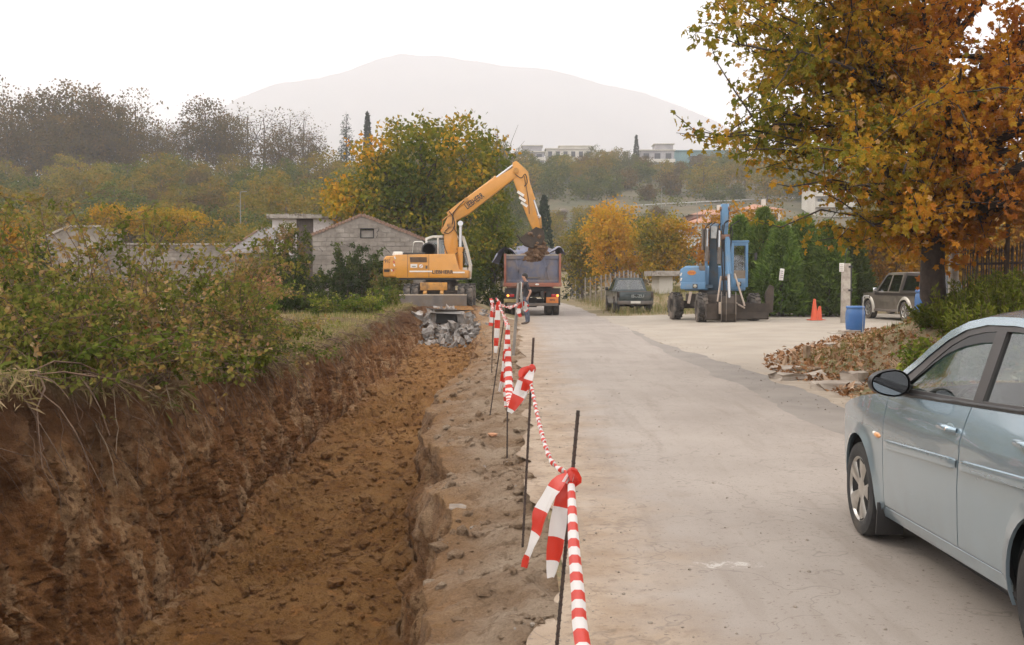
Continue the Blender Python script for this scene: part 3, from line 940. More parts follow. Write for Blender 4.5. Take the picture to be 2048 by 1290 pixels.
L_CYPRESS = leaf_mat('cypress_needles', [(0.0, (0.014, 0.026, 0.016)), (1.0, (0.035, 0.055, 0.03))], 0.1)
L_PLANE = leaf_mat('plane_leaves', [(0.0, (0.13, 0.135, 0.020)), (0.22, (0.27, 0.205, 0.026)), (0.45, (0.44, 0.235, 0.026)), (0.7, (0.46, 0.18, 0.024)), (0.9, (0.36, 0.12, 0.028)), (1.0, (0.62, 0.43, 0.20))], 0.5)
L_BRAMBLE = leaf_mat('bramble_leaves', [(0.0, (0.060, 0.085, 0.014)), (0.3, (0.13, 0.145, 0.028)), (0.48, (0.23, 0.205, 0.05)), (0.64, (0.29, 0.17, 0.06)), (0.82, (0.35, 0.27, 0.15)), (0.92, (0.26, 0.095, 0.03)), (1.0, (0.44, 0.38, 0.28))], 0.3)
L_FRESH = leaf_mat('fresh_green_leaves', [(0.0, (0.055, 0.115, 0.014)), (0.5, (0.15, 0.175, 0.025)), (0.85, (0.29, 0.28, 0.05)), (1.0, (0.36, 0.25, 0.04))], 0.35)
L_DEEP = leaf_mat('deep_green_leaves', [(0.0, (0.024, 0.042, 0.010)), (0.5, (0.055, 0.080, 0.018)), (1.0, (0.13, 0.145, 0.032))], 0.25)
L_GRASS = leaf_mat('grass_blades', [(0.0, (0.06, 0.10, 0.016)), (0.35, (0.14, 0.17, 0.035)), (0.6, (0.30, 0.24, 0.10)), (1.0, (0.38, 0.29, 0.16))], 0.25)
L_DRY = leaf_mat('dead_leaves', [(0.0, (0.11, 0.055, 0.022)), (0.4, (0.28, 0.135, 0.055)), (0.75, (0.42, 0.24, 0.12)), (1.0, (0.55, 0.42, 0.30))], 0.15)
L_ROSEMARY = leaf_mat('rosemary_needles', [(0.0, (0.032, 0.045, 0.008)), (0.5, (0.085, 0.110, 0.016)), (1.0, (0.20, 0.205, 0.032))], 0.2)

def place_tree(name, meshes, loc, rz, label, group, scale=1.0, cat='tree', crown_name='crown', trunk_name='trunk'):
    t = thing(name, label, cat, loc, rz, group)
    t.scale = scale if isinstance(scale, (tuple, list)) else (scale,) * 3
    link_mesh(trunk_name, meshes[0], t)
    link_mesh(crown_name, meshes[1], t)
    return t

# ---- wooded hill: a handful of tree shapes, copied one by one over the slope
def hill_woods():
    rng = np.random.default_rng(77)
    kinds = []
    for i in range(6):
        h = 8.0 + 2 * (i % 3)
        lobes = [((0, 0, h * .55), (h * .36, h * .36, h * .36)), ((h * .2, .1 * h, h * .42), (h * .27, h * .27, h * .26)), ((-h * .2, -.1 * h, h * .45), (h * .25, h * .27, h * .28)), ((0, 0, h * .22), (h * .3, h * .3, h * .2))]
        mat = [L_HILL_G, L_HILL_Y, L_HILL_G, L_HILL_B, L_HILL_G, L_HILL_Y][i]
        kinds.append(broadleaf(rng, h, 0.2, lobes, 2400, 0.46, (M_BARK, mat), clump=0.5, limbs=5, twig=False, shell=(.4, 1)))
    ridge = []
    for i in range(4):
        h = 13.0 + i
        lobes = [((0, 0, h * .24), (h * .33, h * .33, h * .2)), ((0, 0, h * .62), (h * .34, h * .34, h * .33)), ((h * .16, 0, h * .45), (h * .26, h * .26, h * .25)), ((-h * .2, 0, h * .5), (h * .22, h * .22, h * .28))]
        ridge.append(broadleaf(rng, h, 0.26, lobes, [4600, 4200, 2300, 800][i], 0.36, (M_BARK_DARK, L_HILL_B), clump=0.6, limbs=16, shell=(.35, 1), clumps=170))
    n_l = n_r = 0
    cand = []
    for _ in range(6000):
        b = rng.uniform(-0.56, 0.50)
        wr = float(smoothstep(-0.17, 0.02, b))
        foot, rid = 78 + 32 * wr, 205 + 110 * wr
        y = math.sqrt(rng.uniform((foot + 4) ** 2, (rid - 6) ** 2))
        x = b * y
        low = 0.015 < b < 0.36 and 118 < y < 207
        if low and (y > 188 or rng.random() < .15 or (.15 < b < .34 and y > 130)): continue
        if (y > 266 and (-.005 < b < .083 or .122 < b < .185)) or (b < -.12 and y > rid - 26): continue     # hill road and the houses under it
        if any((x - c[0]) ** 2 + (y - c[1]) ** 2 < c[2] ** 2 for c in cand): continue
        sp = 4.6 + 0.008 * y + 0.6 * wr
        cand.append((x, y, sp * (.7 if low else 1), low))
        if len(cand) >= 430: break
    for x, y, sp, low in cand:
        left = x / y < -0.1
        k = int(rng.integers(6)) if rng.random() < .8 else 3
        s = rng.uniform(.66, 1.0) * (0.80 if not left else 0.76) * (.58 if low else 1)
        nm = 'hillside_tree'
        hue = ['green', 'yellowish', 'green', 'brown', 'green', 'yellowish'][k]
        fr = (y - (78 if left else 110)) / (127 if left else 205)
        lab = 'hazy %s tree %s the %s' % (hue, 'low on' if fr < .33 else ('halfway up' if fr < .66 else 'near the top of'), 'wooded ridge behind the field' if left else 'wooded hill under the hilltop houses')
        place_tree(nm, kinds[k], (x, y, gz(x, y) - 0.5), rng.random() * 6.28, lab, 'trees of the wood on the lower ridge' if left else 'trees of the wood below the hilltop houses', (s * 1.15, s * 1.15, s))
    # dark, thinning trees on the skyline: (photo x, height above ridge px, kind, depth)
    spec = [(30, 172, 2, 206), (-25, 190, 0, 208), (75, 205, 0, 203), (118, 182, 1, 207), (152, 164, 1, 204), (190, 195, 0, 206), (205, 200, 0, 201), (240, 205, 1, 203), (278, 186, 2, 206), (262, 240, 0, 198), (318, 248, 1, 204),
            (352, 246, 2, 208), (380, 256, 2, 206), (415, 206, 0, 200), (440, 225, 1, 204), (470, 240, 0, 202), (500, 208, 3, 208), (530, 212, 3, 206), (585, 220, 3, 204), (612, 218, 3, 207), (560, 262, 0, 200), (620, 270, 0, 198),
            (100, 235, 0, 198), (165, 232, 1, 197), (330, 275, 0, 200), (20, 235, 0, 199)]
    for px, py, k, Y in spec:
        x = (px - 1024) / F_PX * Y
        z0 = gz(x, Y) - 0.4
        top = EYE + (HORIZON - py) / F_PX * Y
        H = [12.9, 13.9, 15.0, 16.0][k] * 0.93
        s = max(0.35, (top - z0) / H)
        place_tree('ridge_tree', ridge[k], (x, Y, z0), rng.random() * 6.28,
                   'thin bare-branched tree against the sky on the ridge' if k == 3 else ['dense dark brown tree on the skyline of the lower ridge', 'tall broad brown tree on the skyline of the lower ridge', 'thinly leaved brown tree on the skyline of the lower ridge'][min(k, 2)],
                   'bare trees on the skyline' if k == 3 else 'brown trees on the skyline', (s * 0.95, s * 0.95, s))
    # undergrowth on the slope
    pos = []
    for _ in range(1500):
        b = rng.uniform(-0.58, 0.52); wr = float(smoothstep(-0.17, 0.02, b))
        y = math.sqrt(rng.uniform((80 + 32 * wr) ** 2, (214 + 112 * wr) ** 2)); x = b * y
        if 0.015 < b < 0.2 and 185 < y < 200: continue
        pos.append((x, y, gz(x, y) + 0.6))
    C = np.array(pos)
    P = np.repeat(C, 40, 0) + rng.normal(size=(len(C) * 40, 3)) * np.array([1.3, 1.3, 0.55])
    lf = leaves(P, 0.46, rng, KITE, 0.0, tint=np.repeat(rng.random(len(C)), 40) * .8 + .2 * rng.random(len(P)))
    tag(link_mesh('hillside_undergrowth', leaf_mesh('hillside_undergrowth', [lf], L_HILL_G)), 'scrubby undergrowth covering the wooded hillside', 'undergrowth', kind='stuff')
hill_woods()

def cypress(rng, h, r, n, size, mat, sharp=1.3):
    t = rng.random(n) ** 0.8
    prof = r * np.minimum(1, (1 - t) ** (1 / sharp) * 1.25) * np.minimum(1, 0.35 + t * 4)
    a = rng.random(n) * 6.283; q = np.sqrt(rng.random(n)) * 0.35 + 0.65
    pos = np.stack([np.cos(a) * prof * q, np.sin(a) * prof * q, t * h + 0.3], -1)
    lf = leaves(pos, size, rng, KITE, -1.2, face=np.stack([np.cos(a), np.sin(a), a * 0], -1) * .6)
    mb = MB().cyl((0, 0, -.2), (0, 0, h * .85), r * .16, r * .03, 7)
    return mb.mesh('trunk', M_BARK_DARK, smooth=50), leaf_mesh('crown', [lf], mat)

def fir(rng, h, r, tiers, n_per, size, mat, droop=0.25, gap=0.0):
    P, Fd = [], []
    mb = MB().cyl((0, 0, -.2), (0, 0, h), h * .014 + .03, 0.01, 7)
    for k in range(tiers):
        t = k / tiers
        z = h * (0.10 + 0.88 * t)
        rr = r * (1 - t) ** 0.9 * rng.uniform(.8, 1.1) + 0.08
        nb = int(6 + 5 * (1 - t))
        for j in range(nb):
            a = rng.random() * 6.283; L = rr * rng.uniform(.75, 1.1)
            m = max(3, int(n_per * (L / r)))
            s = rng.random(m)
            P.append(np.stack([np.cos(a) * L * s, np.sin(a) * L * s, z - droop * L * s ** 2 + rng.normal(size=m) * .06 * r], -1) + rng.normal(size=(m, 3)) * np.array([.07, .07, .03]) * r)
            Fd.append(np.repeat(np.array([[math.cos(a), math.sin(a), -.2]]), m, 0))
            mb.tube([(0, 0, z), (math.cos(a) * L * .9, math.sin(a) * L * .9, z - droop * L * .8)], [.02, .008], 4)
    P = np.concatenate(P); Fd = np.concatenate(Fd)
    lf = leaves(P, size, rng, LANCE, 0.1, face=Fd * 1.2)
    return mb.mesh('trunk', M_BARK_DARK, smooth=50), leaf_mesh('crown', [lf], mat)

def skyline_conifers():
    rng = np.random.default_rng(5)
    def put(name, mesh, hmesh, px, py_top, py_base, Y, label):
        p = at(px, py_top, Y)
        z0 = gz(p.x, Y) - 0.2
        s = (p.z - z0) / hmesh
        w = s * min(1.0, ((py_base - py_top) / F_PX * Y / hmesh) / s * 1.25)
        place_tree(name, mesh, (p.x, Y, z0), 0, label, None, (w, w, s))
    put('fir_tree', fir(rng, 10, 2.3, 17, 26, 0.34, L_CYPRESS, 0.12), 10, 695, 226, 330, 207, 'lone tiered fir standing on the ridge beside a slender cypress')
    put('cypress_tree', cypress(rng, 10, 0.85, 1300, 0.4, L_CYPRESS), 10, 737, 233, 325, 208, 'slender cypress on the ridge next to the tiered fir')
    put('cypress_tree', cypress(rng, 8, 0.8, 1000, 0.4, L_CYPRESS), 8, 1271, 276, 345, 300, 'small dark cypress on the hilltop beside the balcony house')
    put('cypress_tree', cypress(rng, 8, 1.15, 1800, 0.3, L_CYPRESS, 1.6), 8, 1088, 402, 520, 95, 'broad dark cypress rising behind the digger bucket')
    put('fir_tree', fir(rng, 6, 2.0, 12, 26, 0.3, L_CYPRESS, 0.2), 6, 1152, 452, 540, 80, 'small blue-green fir between the truck and the orange trees')
    put('fir_tree', fir(rng, 6, 2.0, 12, 26, 0.3, L_CYPRESS, 0.2), 6, 1040, 462, 545, 85, 'small fir half hidden behind the dump truck')
skyline_conifers()

# ---- the big walnut behind the yellow digger
def walnut():
    rng = np.random.default_rng(31)
    Y = 55.0
    base = at(850, 590, Y); base.z = gz(base.x, Y)
    def L(px, py, rx, rz, ry=None):
        p = at(px, py, Y)
        return ((p.x - base.x, rng.uniform(-1, 1), p.z - base.z), (rx, ry or rx, rz))
    k = Y / F_PX
    lobes = [L(845, 345, 120 * k, 105 * k, 4.2), L(905, 330, 110 * k, 90 * k, 4), L(730, 415, 82 * k, 75 * k, 3.5), L(690, 405, 48 * k, 38 * k, 2.2), L(800, 420, 125 * k, 95 * k, 4.4),
             L(930, 440, 95 * k, 110 * k, 4), L(985, 400, 45 * k, 60 * k, 2.0), L(765, 320, 55 * k, 40 * k, 2.5), L(820, 270, 55 * k, 34 * k, 2.4), L(905, 268, 48 * k, 30 * k, 2.2), L(960, 300, 40 * k, 30 * k, 1.8),
             L(1000, 530, 22 * k, 30 * k, 1.2), L(960, 500, 60 * k, 75 * k, 2.8)]
    def tint(p):
        n = fbm(p[:, 0] * .35, p[:, 1] * .35, p[:, 2] * .35, 3, 3)
        left = smoothstep(-1.0, -5.0, p[:, 0])
        top = smoothstep(5.5, 9.5, p[:, 2])
        return 0.34 + 0.36 * n + 0.44 * left * smoothstep(3, 5, p[:, 2]) + 0.28 * top
    m = broadleaf(rng, 10.5, 0.33, lobes, 21000, 0.235, (M_BARK_DARK, L_WALNUT), clump=0.34, limbs=26, tint_fn=tint, shell=(.45, 1.02), clumps=760)
    t = place_tree('walnut_tree', m, base, 0, 'big round walnut tree turning from green to gold behind the yellow excavator', None)
    # bare twigs sticking out on its right shoulder
    mb = MB()
    for _ in range(16):
        a = at(rng.uniform(985, 1005), rng.uniform(330, 380), Y); b = at(rng.uniform(990, 1050), rng.uniform(245, 345), Y)
        mb.tube(wander(rng, (a.x - base.x, 0, a.z - base.z), (b.x - base.x, rng.uniform(-1, 1), b.z - base.z), 5, .15), [.03, .024, .018, .012, .006], 4)
    mb.build('bare_twigs', M_BARK, t)
walnut()

def mid_trees():
    rng = np.random.default_rng(41)
    def simple(px, py_top, py_base, half_w, Y, mat, label, n=5200, size=0.2, name='autumn_tree', tint=None, flat=1.0, tr=.12, seed_lobes=5, group=None, base_z=None, low=0.12):
        bs = at(px, py_base, Y)
        z0 = gz(bs.x, Y) if base_z is None else base_z
        H = EYE + (HORIZON - py_top) / F_PX * Y - z0
        W = half_w / F_PX * Y
        lobes = []
        for j in range(seed_lobes + 2):
            a = j * 2.4; r = W * (0.15 + .4 * (j / (seed_lobes + 1)))
            zc = H * rng.uniform(.38, .74) * flat + (1 - flat) * H * .8
            lobes.append(((math.cos(a) * r, math.sin(a) * r, zc), (W * rng.uniform(.42, .62), W * rng.uniform(.42, .62), H * rng.uniform(.2, .28) * flat)))
        lobes.append(((0, 0, H * .72), (W * .5, W * .5, H * .27)))
        if low: lobes.append(((0, 0, H * .3), (W * .7, W * .7, H * low * 1.6)))
        m = broadleaf(rng, H * .95, tr, lobes, n, size, (M_BARK, mat), clump=size * 1.5, limbs=14, shell=(.35, 1), tint_fn=tint)
        return place_tree(name, m, (bs.x, Y, z0), rng.random() * 0, label, group)
    simple(1230, 403, 575, 88, 66, L_ORANGE, 'tall orange tree behind the parked dark pickup', 6500, .2, tint=lambda p: .68 + .1 * fbm(p[:, 0], p[:, 2], 0, 2, 2))
    simple(1330, 425, 580, 74, 62, L_ORANGE, 'green and gold round tree left of the blue excavator', 6500, .19, tint=lambda p: .30 + .34 * smoothstep(-.5, 1.8, p[:, 0]) + .2 * fbm(p[:, 0], p[:, 2], 0, 4, 2))
    simple(1165, 455, 580, 45, 72, L_HILL_Y, 'pale olive tree beyond the road verge, right of the truck', 2600, .22)
    simple(1195, 470, 580, 40, 78, L_WALNUT, 'low green tree between the truck and the orange tree', 2200, .22)
    simple(1440, 405, 600, 55, 60, L_ORANGE, 'brown-orange tree rising behind the blue excavator boom', 3600, .2, tint=lambda p: .75 + .2 * fbm(p[:, 0], p[:, 2], 0, 6, 2))
    simple(1510, 398, 600, 60, 62, L_RUST, 'rusty tree behind the dark green conifers', 3600, .2)
    for px, pt, hw, Y, lab in ((1735, 430, 62, 50, 'rust-orange tree behind the silver pickup, next to the conifers'), (1800, 415, 66, 49, 'rust-orange tree directly above the silver pickup roof'),
                               (1872, 420, 62, 46, 'rust-orange tree seen between the plane trunk and the concrete post'), (1960, 425, 78, 42, 'rust-orange tree filling the view behind the iron fence'), (2060, 420, 70, 40, 'rust-orange tree at the far end of the iron fence')):
        simple(px, pt, 640, hw, Y, L_RUST, lab, 5200, .17, low=.2)
    # dark broadleaf shrubs right of the digger, whitewashed trunk below
    ww = simple(985, 395, 620, 42, 46, L_WALNUT, 'green tree with whitewashed trunk beside the dump truck', 3600, .17, tint=lambda p: .2 + .15 * fbm(p[:, 0], p[:, 2], 0, 9, 2), low=0, tr=.14)
    simple(948, 540, 622, 30, 45, L_DEEP, 'dark green bush between the excavator and the whitewashed trunk', 1500, .14, name='roadside_bush', tr=.04)
    simple(990, 575, 622, 22, 44.6, L_DEEP, 'bright low bush at the foot of the whitewashed trunk', 900, .12, name='roadside_bush', tr=.03)
    MB().cyl((0, 0, -.1), (0, 0, 1.15), .185, .16, 12).build('whitewash_band', pm('whitewash', (.52, .49, .44), (.36, .33, .29), 5, .9), ww, smooth=40)
    # flat-topped golden tree beyond the yard wall
    Y = 62.0
    base = at(300, 560, Y); z0 = gz(base.x, Y)
    k = Y / F_PX
    def L(px, py, rx, rz): p = at(px, py, Y); return ((p.x - base.x, rng.uniform(-.6, .6), p.z - z0), (rx * k, rx * k * .8, rz * k))
    lobes = [L(300, 432, 70, 15), L(230, 425, 48, 16), L(360, 435, 62, 14), L(410, 445, 28, 8), L(205, 440, 36, 20), L(350, 470, 40, 22), L(280, 455, 40, 14)]
    m = broadleaf(rng, 4.4, .2, lobes, 7000, .15, (M_BARK_DARK, L_ORANGE), clump=.2, limbs=18, shell=(.2, 1), tint_fn=lambda p: .14 + .30 * smoothstep(2.6, 4.2, p[:, 2]) + .1 * fbm(p[:, 0], p[:, 1], 0, 3, 2))
    place_tree('flat_topped_tree', m, (base.x, Y, z0), 0, 'flat-topped golden tree spreading above the grey yard wall', None)
    for px, pt, hw, Y, mat, lab in ((18, 428, 45, 40, L_RUST, 'rusty brown bush tree at the left edge above the bramble'), (60, 450, 30, 42, L_DEEP, 'small dark green tree above the bramble at the far left'),
                                    (430, 455, 30, 66, L_HILL_Y, 'pale yellowish bush behind the yard wall, right of the flat-topped tree'), (660, 420, 34, 66, L_WALNUT, 'yellow-green bush between the white hut and the walnut tree')):
        simple(px, pt, 560, hw, Y, mat, lab, 2200, .17)
mid_trees()

# ---- conifer hedge beside the blue excavator
def conifer_hedge():
    rng = np.random.default_rng(51)
    labs = ['tall dark conifer immediately right of the blue excavator cab', 'dark conifer bearing the small white notice', 'bushy bright-tipped conifer in the middle of the row', 'wide dark conifer behind the orange cones', 'feathery blue-green conifer behind the concrete gate post',
            'dark conifer standing behind the blue excavator']
    for i, (px, pt, hw, Y) in enumerate([(1525, 425, 55, 43), (1562, 455, 46, 41), (1605, 438, 58, 42), (1655, 452, 48, 41), (1702, 470, 42, 42), (1478, 440, 50, 45)]):
        b = at(px, 640, Y); z0 = gz(b.x, Y); H = EYE + (HORIZON - pt) / F_PX * Y - z0; W = hw * 1.15 / F_PX * Y
        n = 5800
        t = rng.random(n); a = rng.random(n) * 6.283
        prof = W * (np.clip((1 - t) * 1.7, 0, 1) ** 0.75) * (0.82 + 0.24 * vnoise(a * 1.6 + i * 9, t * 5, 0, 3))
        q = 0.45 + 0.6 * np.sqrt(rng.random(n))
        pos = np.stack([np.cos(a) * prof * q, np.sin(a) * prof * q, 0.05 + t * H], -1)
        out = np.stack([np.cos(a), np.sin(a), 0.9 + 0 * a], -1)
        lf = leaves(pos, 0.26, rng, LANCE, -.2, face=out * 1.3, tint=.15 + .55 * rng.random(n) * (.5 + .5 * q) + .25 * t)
        mb = MB().cyl((0, 0, -.1), (0, 0, H * .8), .12, .03, 7)
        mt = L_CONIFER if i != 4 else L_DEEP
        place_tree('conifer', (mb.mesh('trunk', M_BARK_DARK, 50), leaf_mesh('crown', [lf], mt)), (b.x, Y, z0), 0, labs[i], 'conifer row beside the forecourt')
conifer_hedge()
# ------------------------------------------------------------------ buildings
M_BLOCK = pm('weathered_block', (0.195, 0.168, 0.142), (0.30, 0.265, 0.228), 1.7, 0.95, bump=0.7, bscale=18, dirt=(0.115, 0.095, 0.078), dirt_scale=1.1, dirt_lo=.5, dirt_hi=.74, rnd=.07)
M_MORTAR = pm('grey_mortar', (0.185, 0.16, 0.135), (0.25, 0.215, 0.185), 4, 0.95, bump=0.4, bscale=30)
M_RENDER_W = pm('old_white_render', (0.50, 0.46, 0.44), (0.62, 0.57, 0.55), 2.0, 0.9, dirt=(0.27, 0.22, 0.19), dirt_scale=1.6, dirt_lo=.55, dirt_hi=.75)
M_SLAB = pm('mossy_concrete', (0.27, 0.235, 0.20), (0.40, 0.36, 0.315), 3, 0.95, bump=0.4, bscale=20, dirt=(0.10, 0.08, 0.06), dirt_scale=4, dirt_lo=.5, dirt_hi=.66)
M_ROOFTILE = pm('old_roof_tile', (0.17, 0.10, 0.07), (0.28, 0.18, 0.13), 3, 0.95, bump=0.4, bscale=20)
M_SHEET = pm('grey_slate_sheet', (0.17, 0.155, 0.15), (0.25, 0.23, 0.22), 2.5, 0.85, dirt=(0.10, 0.085, 0.07), dirt_scale=3)
M_DARK = pm('painted_dark', (0.02, 0.018, 0.016), None, rough=0.9)
M_BROWN = pm('brown_metal_door', (0.075, 0.055, 0.045), (0.12, 0.09, 0.075), 3, 0.7)
M_CONC = pm('aged_concrete', (0.33, 0.285, 0.235), (0.43, 0.38, 0.32), 4, 0.9, bump=0.4, bscale=40, dirt=(0.20, 0.165, 0.13), dirt_scale=3)

def blocks_on(parent, x0, x1, z0, top_fn, yf, holes=(), bw=0.41, bh=0.205, seed=0, zmin=None):
    """courses of concrete blocks proud of a wall face, each block its own piece"""
    rng = random.Random(seed)
    me = []
    for k in range(4):
        mb = MB(); mb.box((0, 0, 0), (bw - .022, .04, bh - .022)); me.append(mb.mesh('block', M_BLOCK, bevel=.006, seg=1))
    mbh = MB(); mbh.box((0, 0, 0), (bw / 2 - .022, .04, bh - .022)); half = mbh.mesh('half_block', M_BLOCK, bevel=.006, seg=1)
    n = 0
    row = 0
    z = z0
    while z < z0 + 8:
        xs = x0 + (bw / 2 if row % 2 else 0)
        items = []
        if row % 2: items.append((x0 + bw / 4, half, bw / 2))
        x = xs
        while x + bw <= x1 + .01:
            items.append((x + bw / 2, me[rng.randrange(4)], bw)); x += bw
        if x1 - x > bw * .4: items.append((x + bw / 4, half, bw / 2))
        for xc, m, w in items:
            if z + bh > min(top_fn(xc - w / 2), top_fn(xc + w / 2)): continue
            if zmin and z < zmin(xc): continue
            if any(hx0 - w / 2 < xc < hx1 + w / 2 and hz0 - bh < z < hz1 for hx0, hx1, hz0, hz1 in holes): continue
            link_mesh('block', m, parent, (xc, yf - .004 + rng.uniform(-.006, .004), z + bh / 2), (0, rng.uniform(-.006, .006), rng.uniform(-.01, .01)))
            n += 1
        z += bh; row += 1
    return n

def gable_barn():
    Y = 50.0
    k = Y / F_PX
    xl, xr = (626 - 1024) * k, (846 - 1024) * k
    base = gz((xl + xr) / 2, Y) - .1
    Z = lambda py: EYE + (HORIZON - py) * k
    ax, az = (725 - 1024) * k, Z(432)
    el, er = Z(472), Z(480)
    t = thing('block_barn', 'grey concrete-block barn with a pitched gable and small boarded vent', 'building', (0, Y, 0))
    D = 9.0
    # gable wall with the vent opening
    outline = [(xl, base), (xr, base), (xr, er), (ax, az), (xl, el)]
    hx0, hx1, hz0, hz1 = (722 - 1024) * k, (748 - 1024) * k, Z(476), Z(458)
    tri = tessellate_polygon([[Vector((p[0], p[1], 0)) for p in outline], [Vector((p[0], p[1], 0)) for p in ((hx0, hz0), (hx1, hz0), (hx1, hz1), (hx0, hz1))]])
    pts = outline + [(hx0, hz0), (hx1, hz0), (hx1, hz1), (hx0, hz1)]
    mb = MB()
    mb.add([(p[0], 0, p[1]) for p in pts], [tuple(f) for f in tri])
    mb.add([(hx0, 0, hz0), (hx1, 0, hz0), (hx1, 0, hz1), (hx0, 0, hz1), (hx0, .22, hz0), (hx1, .22, hz0), (hx1, .22, hz1), (hx0, .22, hz1)],
           [(0, 1, 5, 4), (1, 2, 6, 5), (2, 3, 7, 6), (3, 0, 4, 7)])
    mb.add([(xl, 0, base), (xl, 0, el), (xl, D, el), (xl, D, base)], [(0, 1, 2, 3)])
    mb.add([(xr, 0, base), (xr, 0, er), (xr, D, er), (xr, D, base)], [(3, 2, 1, 0)])
    mb.add([(xl, D, base), (xr, D, base), (xr, D, er), (ax, D, az), (xl, D, el)], [(0, 1, 2, 3, 4)])
    w = mb.build('wall', M_MORTAR, t)
    top = lambda x: (el + (az - el) * (x - xl) / (ax - xl) if x < ax else az + (er - az) * (x - ax) / (xr - ax)) - .03
    blocks_on(w, xl + .01, xr - .01, base + .02, top, 0, [(hx0, hx1, hz0, hz1)], .46, .225, 3, zmin=lambda x: base + .75)
    mb = MB(); mb.box(((hx0 + hx1) / 2, .16, (hz0 + hz1) / 2 - .02), (hx1 - hx0 - .02, .03, hz1 - hz0 - .1)); mb.build('vent_board', pm('grey_board', (.26, .23, .2), (.34, .3, .26), 4, .9), t)
    mb = MB(); fr = .05
    for a, b in (((hx0, hz0), (hx1, hz0)), ((hx0, hz1), (hx1, hz1)), ((hx0, hz0), (hx0, hz1)), ((hx1, hz0), (hx1, hz1))):
        mb.bar((a[0], .01, a[1]), (b[0], .01, b[1]), fr, fr)
    mb.build('vent_frame', M_DARK, t)
    # roof slopes with a ragged tile edge
    for nm, (xa, za), (xb, zb) in (('roof_slope', (ax, az), (xl - .15, el - .06)), ('roof_slope', (ax, az), (xr + .15, er - .06))):
        mb = MB(); d = Vector((xb - xa, 0, zb - za)); n = Vector((d.z, 0, -d.x)).normalized()
        if n.z < 0: n = -n
        a, b = Vector((xa, 0, za)), Vector((xb, 0, zb))
        mb.add([a + Vector((0, .02, 0)), b + Vector((0, .02, 0)), b + n * .07 + Vector((0, .02, 0)), a + n * .07 + Vector((0, .02, 0)), a + Vector((0, D, 0)), b + Vector((0, D, 0)), b + n * .07 + Vector((0, D, 0)), a + n * .07 + Vector((0, D, 0))],
               [(0, 1, 2, 3), (7, 6, 5, 4), (3, 2, 6, 7), (0, 4, 5, 1), (1, 5, 6, 2), (0, 3, 7, 4)])
        sl = mb.build(nm, M_ROOFTILE, t)
        rng = random.Random(7)
        L = d.length; m = int(L / .17)
        tile = MB(); tile.lathe([(.085, 0), (.095, .34)], axis='y', n=8); tm = tile.mesh('edge_tile', M_ROOFTILE, smooth=60)
        for j in range(m):
            p = a + d * ((j + .5) / m) + n * (.06 + rng.uniform(-.012, .015))
            link_mesh('edge_tile', tm, sl, p + Vector((0, -.06 + rng.uniform(-.03, .03), 0)), (0, math.atan2(-d.z, d.x) if d.x > 0 else -math.atan2(d.z, -d.x), rng.uniform(-.06, .06)))
    # cracks
    rng = random.Random(5)
    mb = MB()
    for px, py, L, a in ((768, 490, .55, -1.35), (640, 492, .4, -1.2), (687, 488, .35, -.2), (735, 505, .3, -.9), (758, 455, .6, -1.5), (700, 520, .5, -.25)):
        p = Vector(((px - 1024) * k, -.024, Z(py))); q = [p]
        for _ in range(6):
            aa = a + rng.uniform(-.8, .8); p = p + Vector((math.cos(aa), 0, math.sin(aa))) * L / 6; q.append(p)
        mb.tube(q, .012, 4)
    mb.build('wall_cracks', M_DARK, w)
gable_barn()

def white_hut():
    Y = 56.0; k = Y / F_PX
    X = lambda px: (px - 1024) * k
    Z = lambda py: EYE + (HORIZON - py) * k
    z0 = gz(X(600), Y) - .1
    t = thing('white_hut', 'small white hut with a flat concrete roof behind the barn', 'building', (0, Y, 0))
    mb = MB()
    mb.prism([(X(546), z0), (X(594), z0), (X(594), Z(438)), (X(546), Z(438))], 0, .2, 'y')
    mb.prism([(X(628), z0), (X(668), z0), (X(668), Z(438)), (X(628), Z(438))], 0, .2, 'y')
    mb.box(((X(546) + .1), 2.1, (z0 + Z(438)) / 2), (.2, 3.8, Z(438) - z0)); mb.box((X(668) - .1, 2.1, (z0 + Z(438)) / 2), (.2, 3.8, Z(438) - z0)); mb.box(((X(546) + X(668)) / 2, 4.1, (z0 + Z(438)) / 2), (X(668) - X(546), .2, Z(438) - z0))
    mb.build('wall', M_RENDER_W, t)
    mb = MB(); mb.box(((X(594) + X(628)) / 2, .12, (z0 + Z(438)) / 2), (X(628) - X(594) - .04, .06, Z(438) - z0 - .03)); mb.build('door_leaf', M_BROWN, t)
    mb = MB()
    for j in range(6): mb.box((X(596) + j * (X(628) - X(596)) / 6 + .06, .07, (z0 + Z(438)) / 2), (.03, .03, Z(438) - z0 - .1))
    each(mb, 'door_rib', M_BROWN, t)
    mb = MB(); mb.box(((X(538) + X(676)) / 2, 2.0, Z(434.5)), (X(676) - X(538), 4.8, .2)); mb.build('roof_slab', M_SLAB, t, bevel=.02)
    mb = MB(); rng = random.Random(3)
    for j in range(26): mb.box((X(540) + j * .14 + rng.uniform(-.04, .04), -.3, Z(434.5) + .1 + rng.uniform(0, .03)), (rng.uniform(.05, .13), .2, rng.uniform(.03, .08)))
    mb.build('roof_moss', M_SLAB, t)
white_hut()

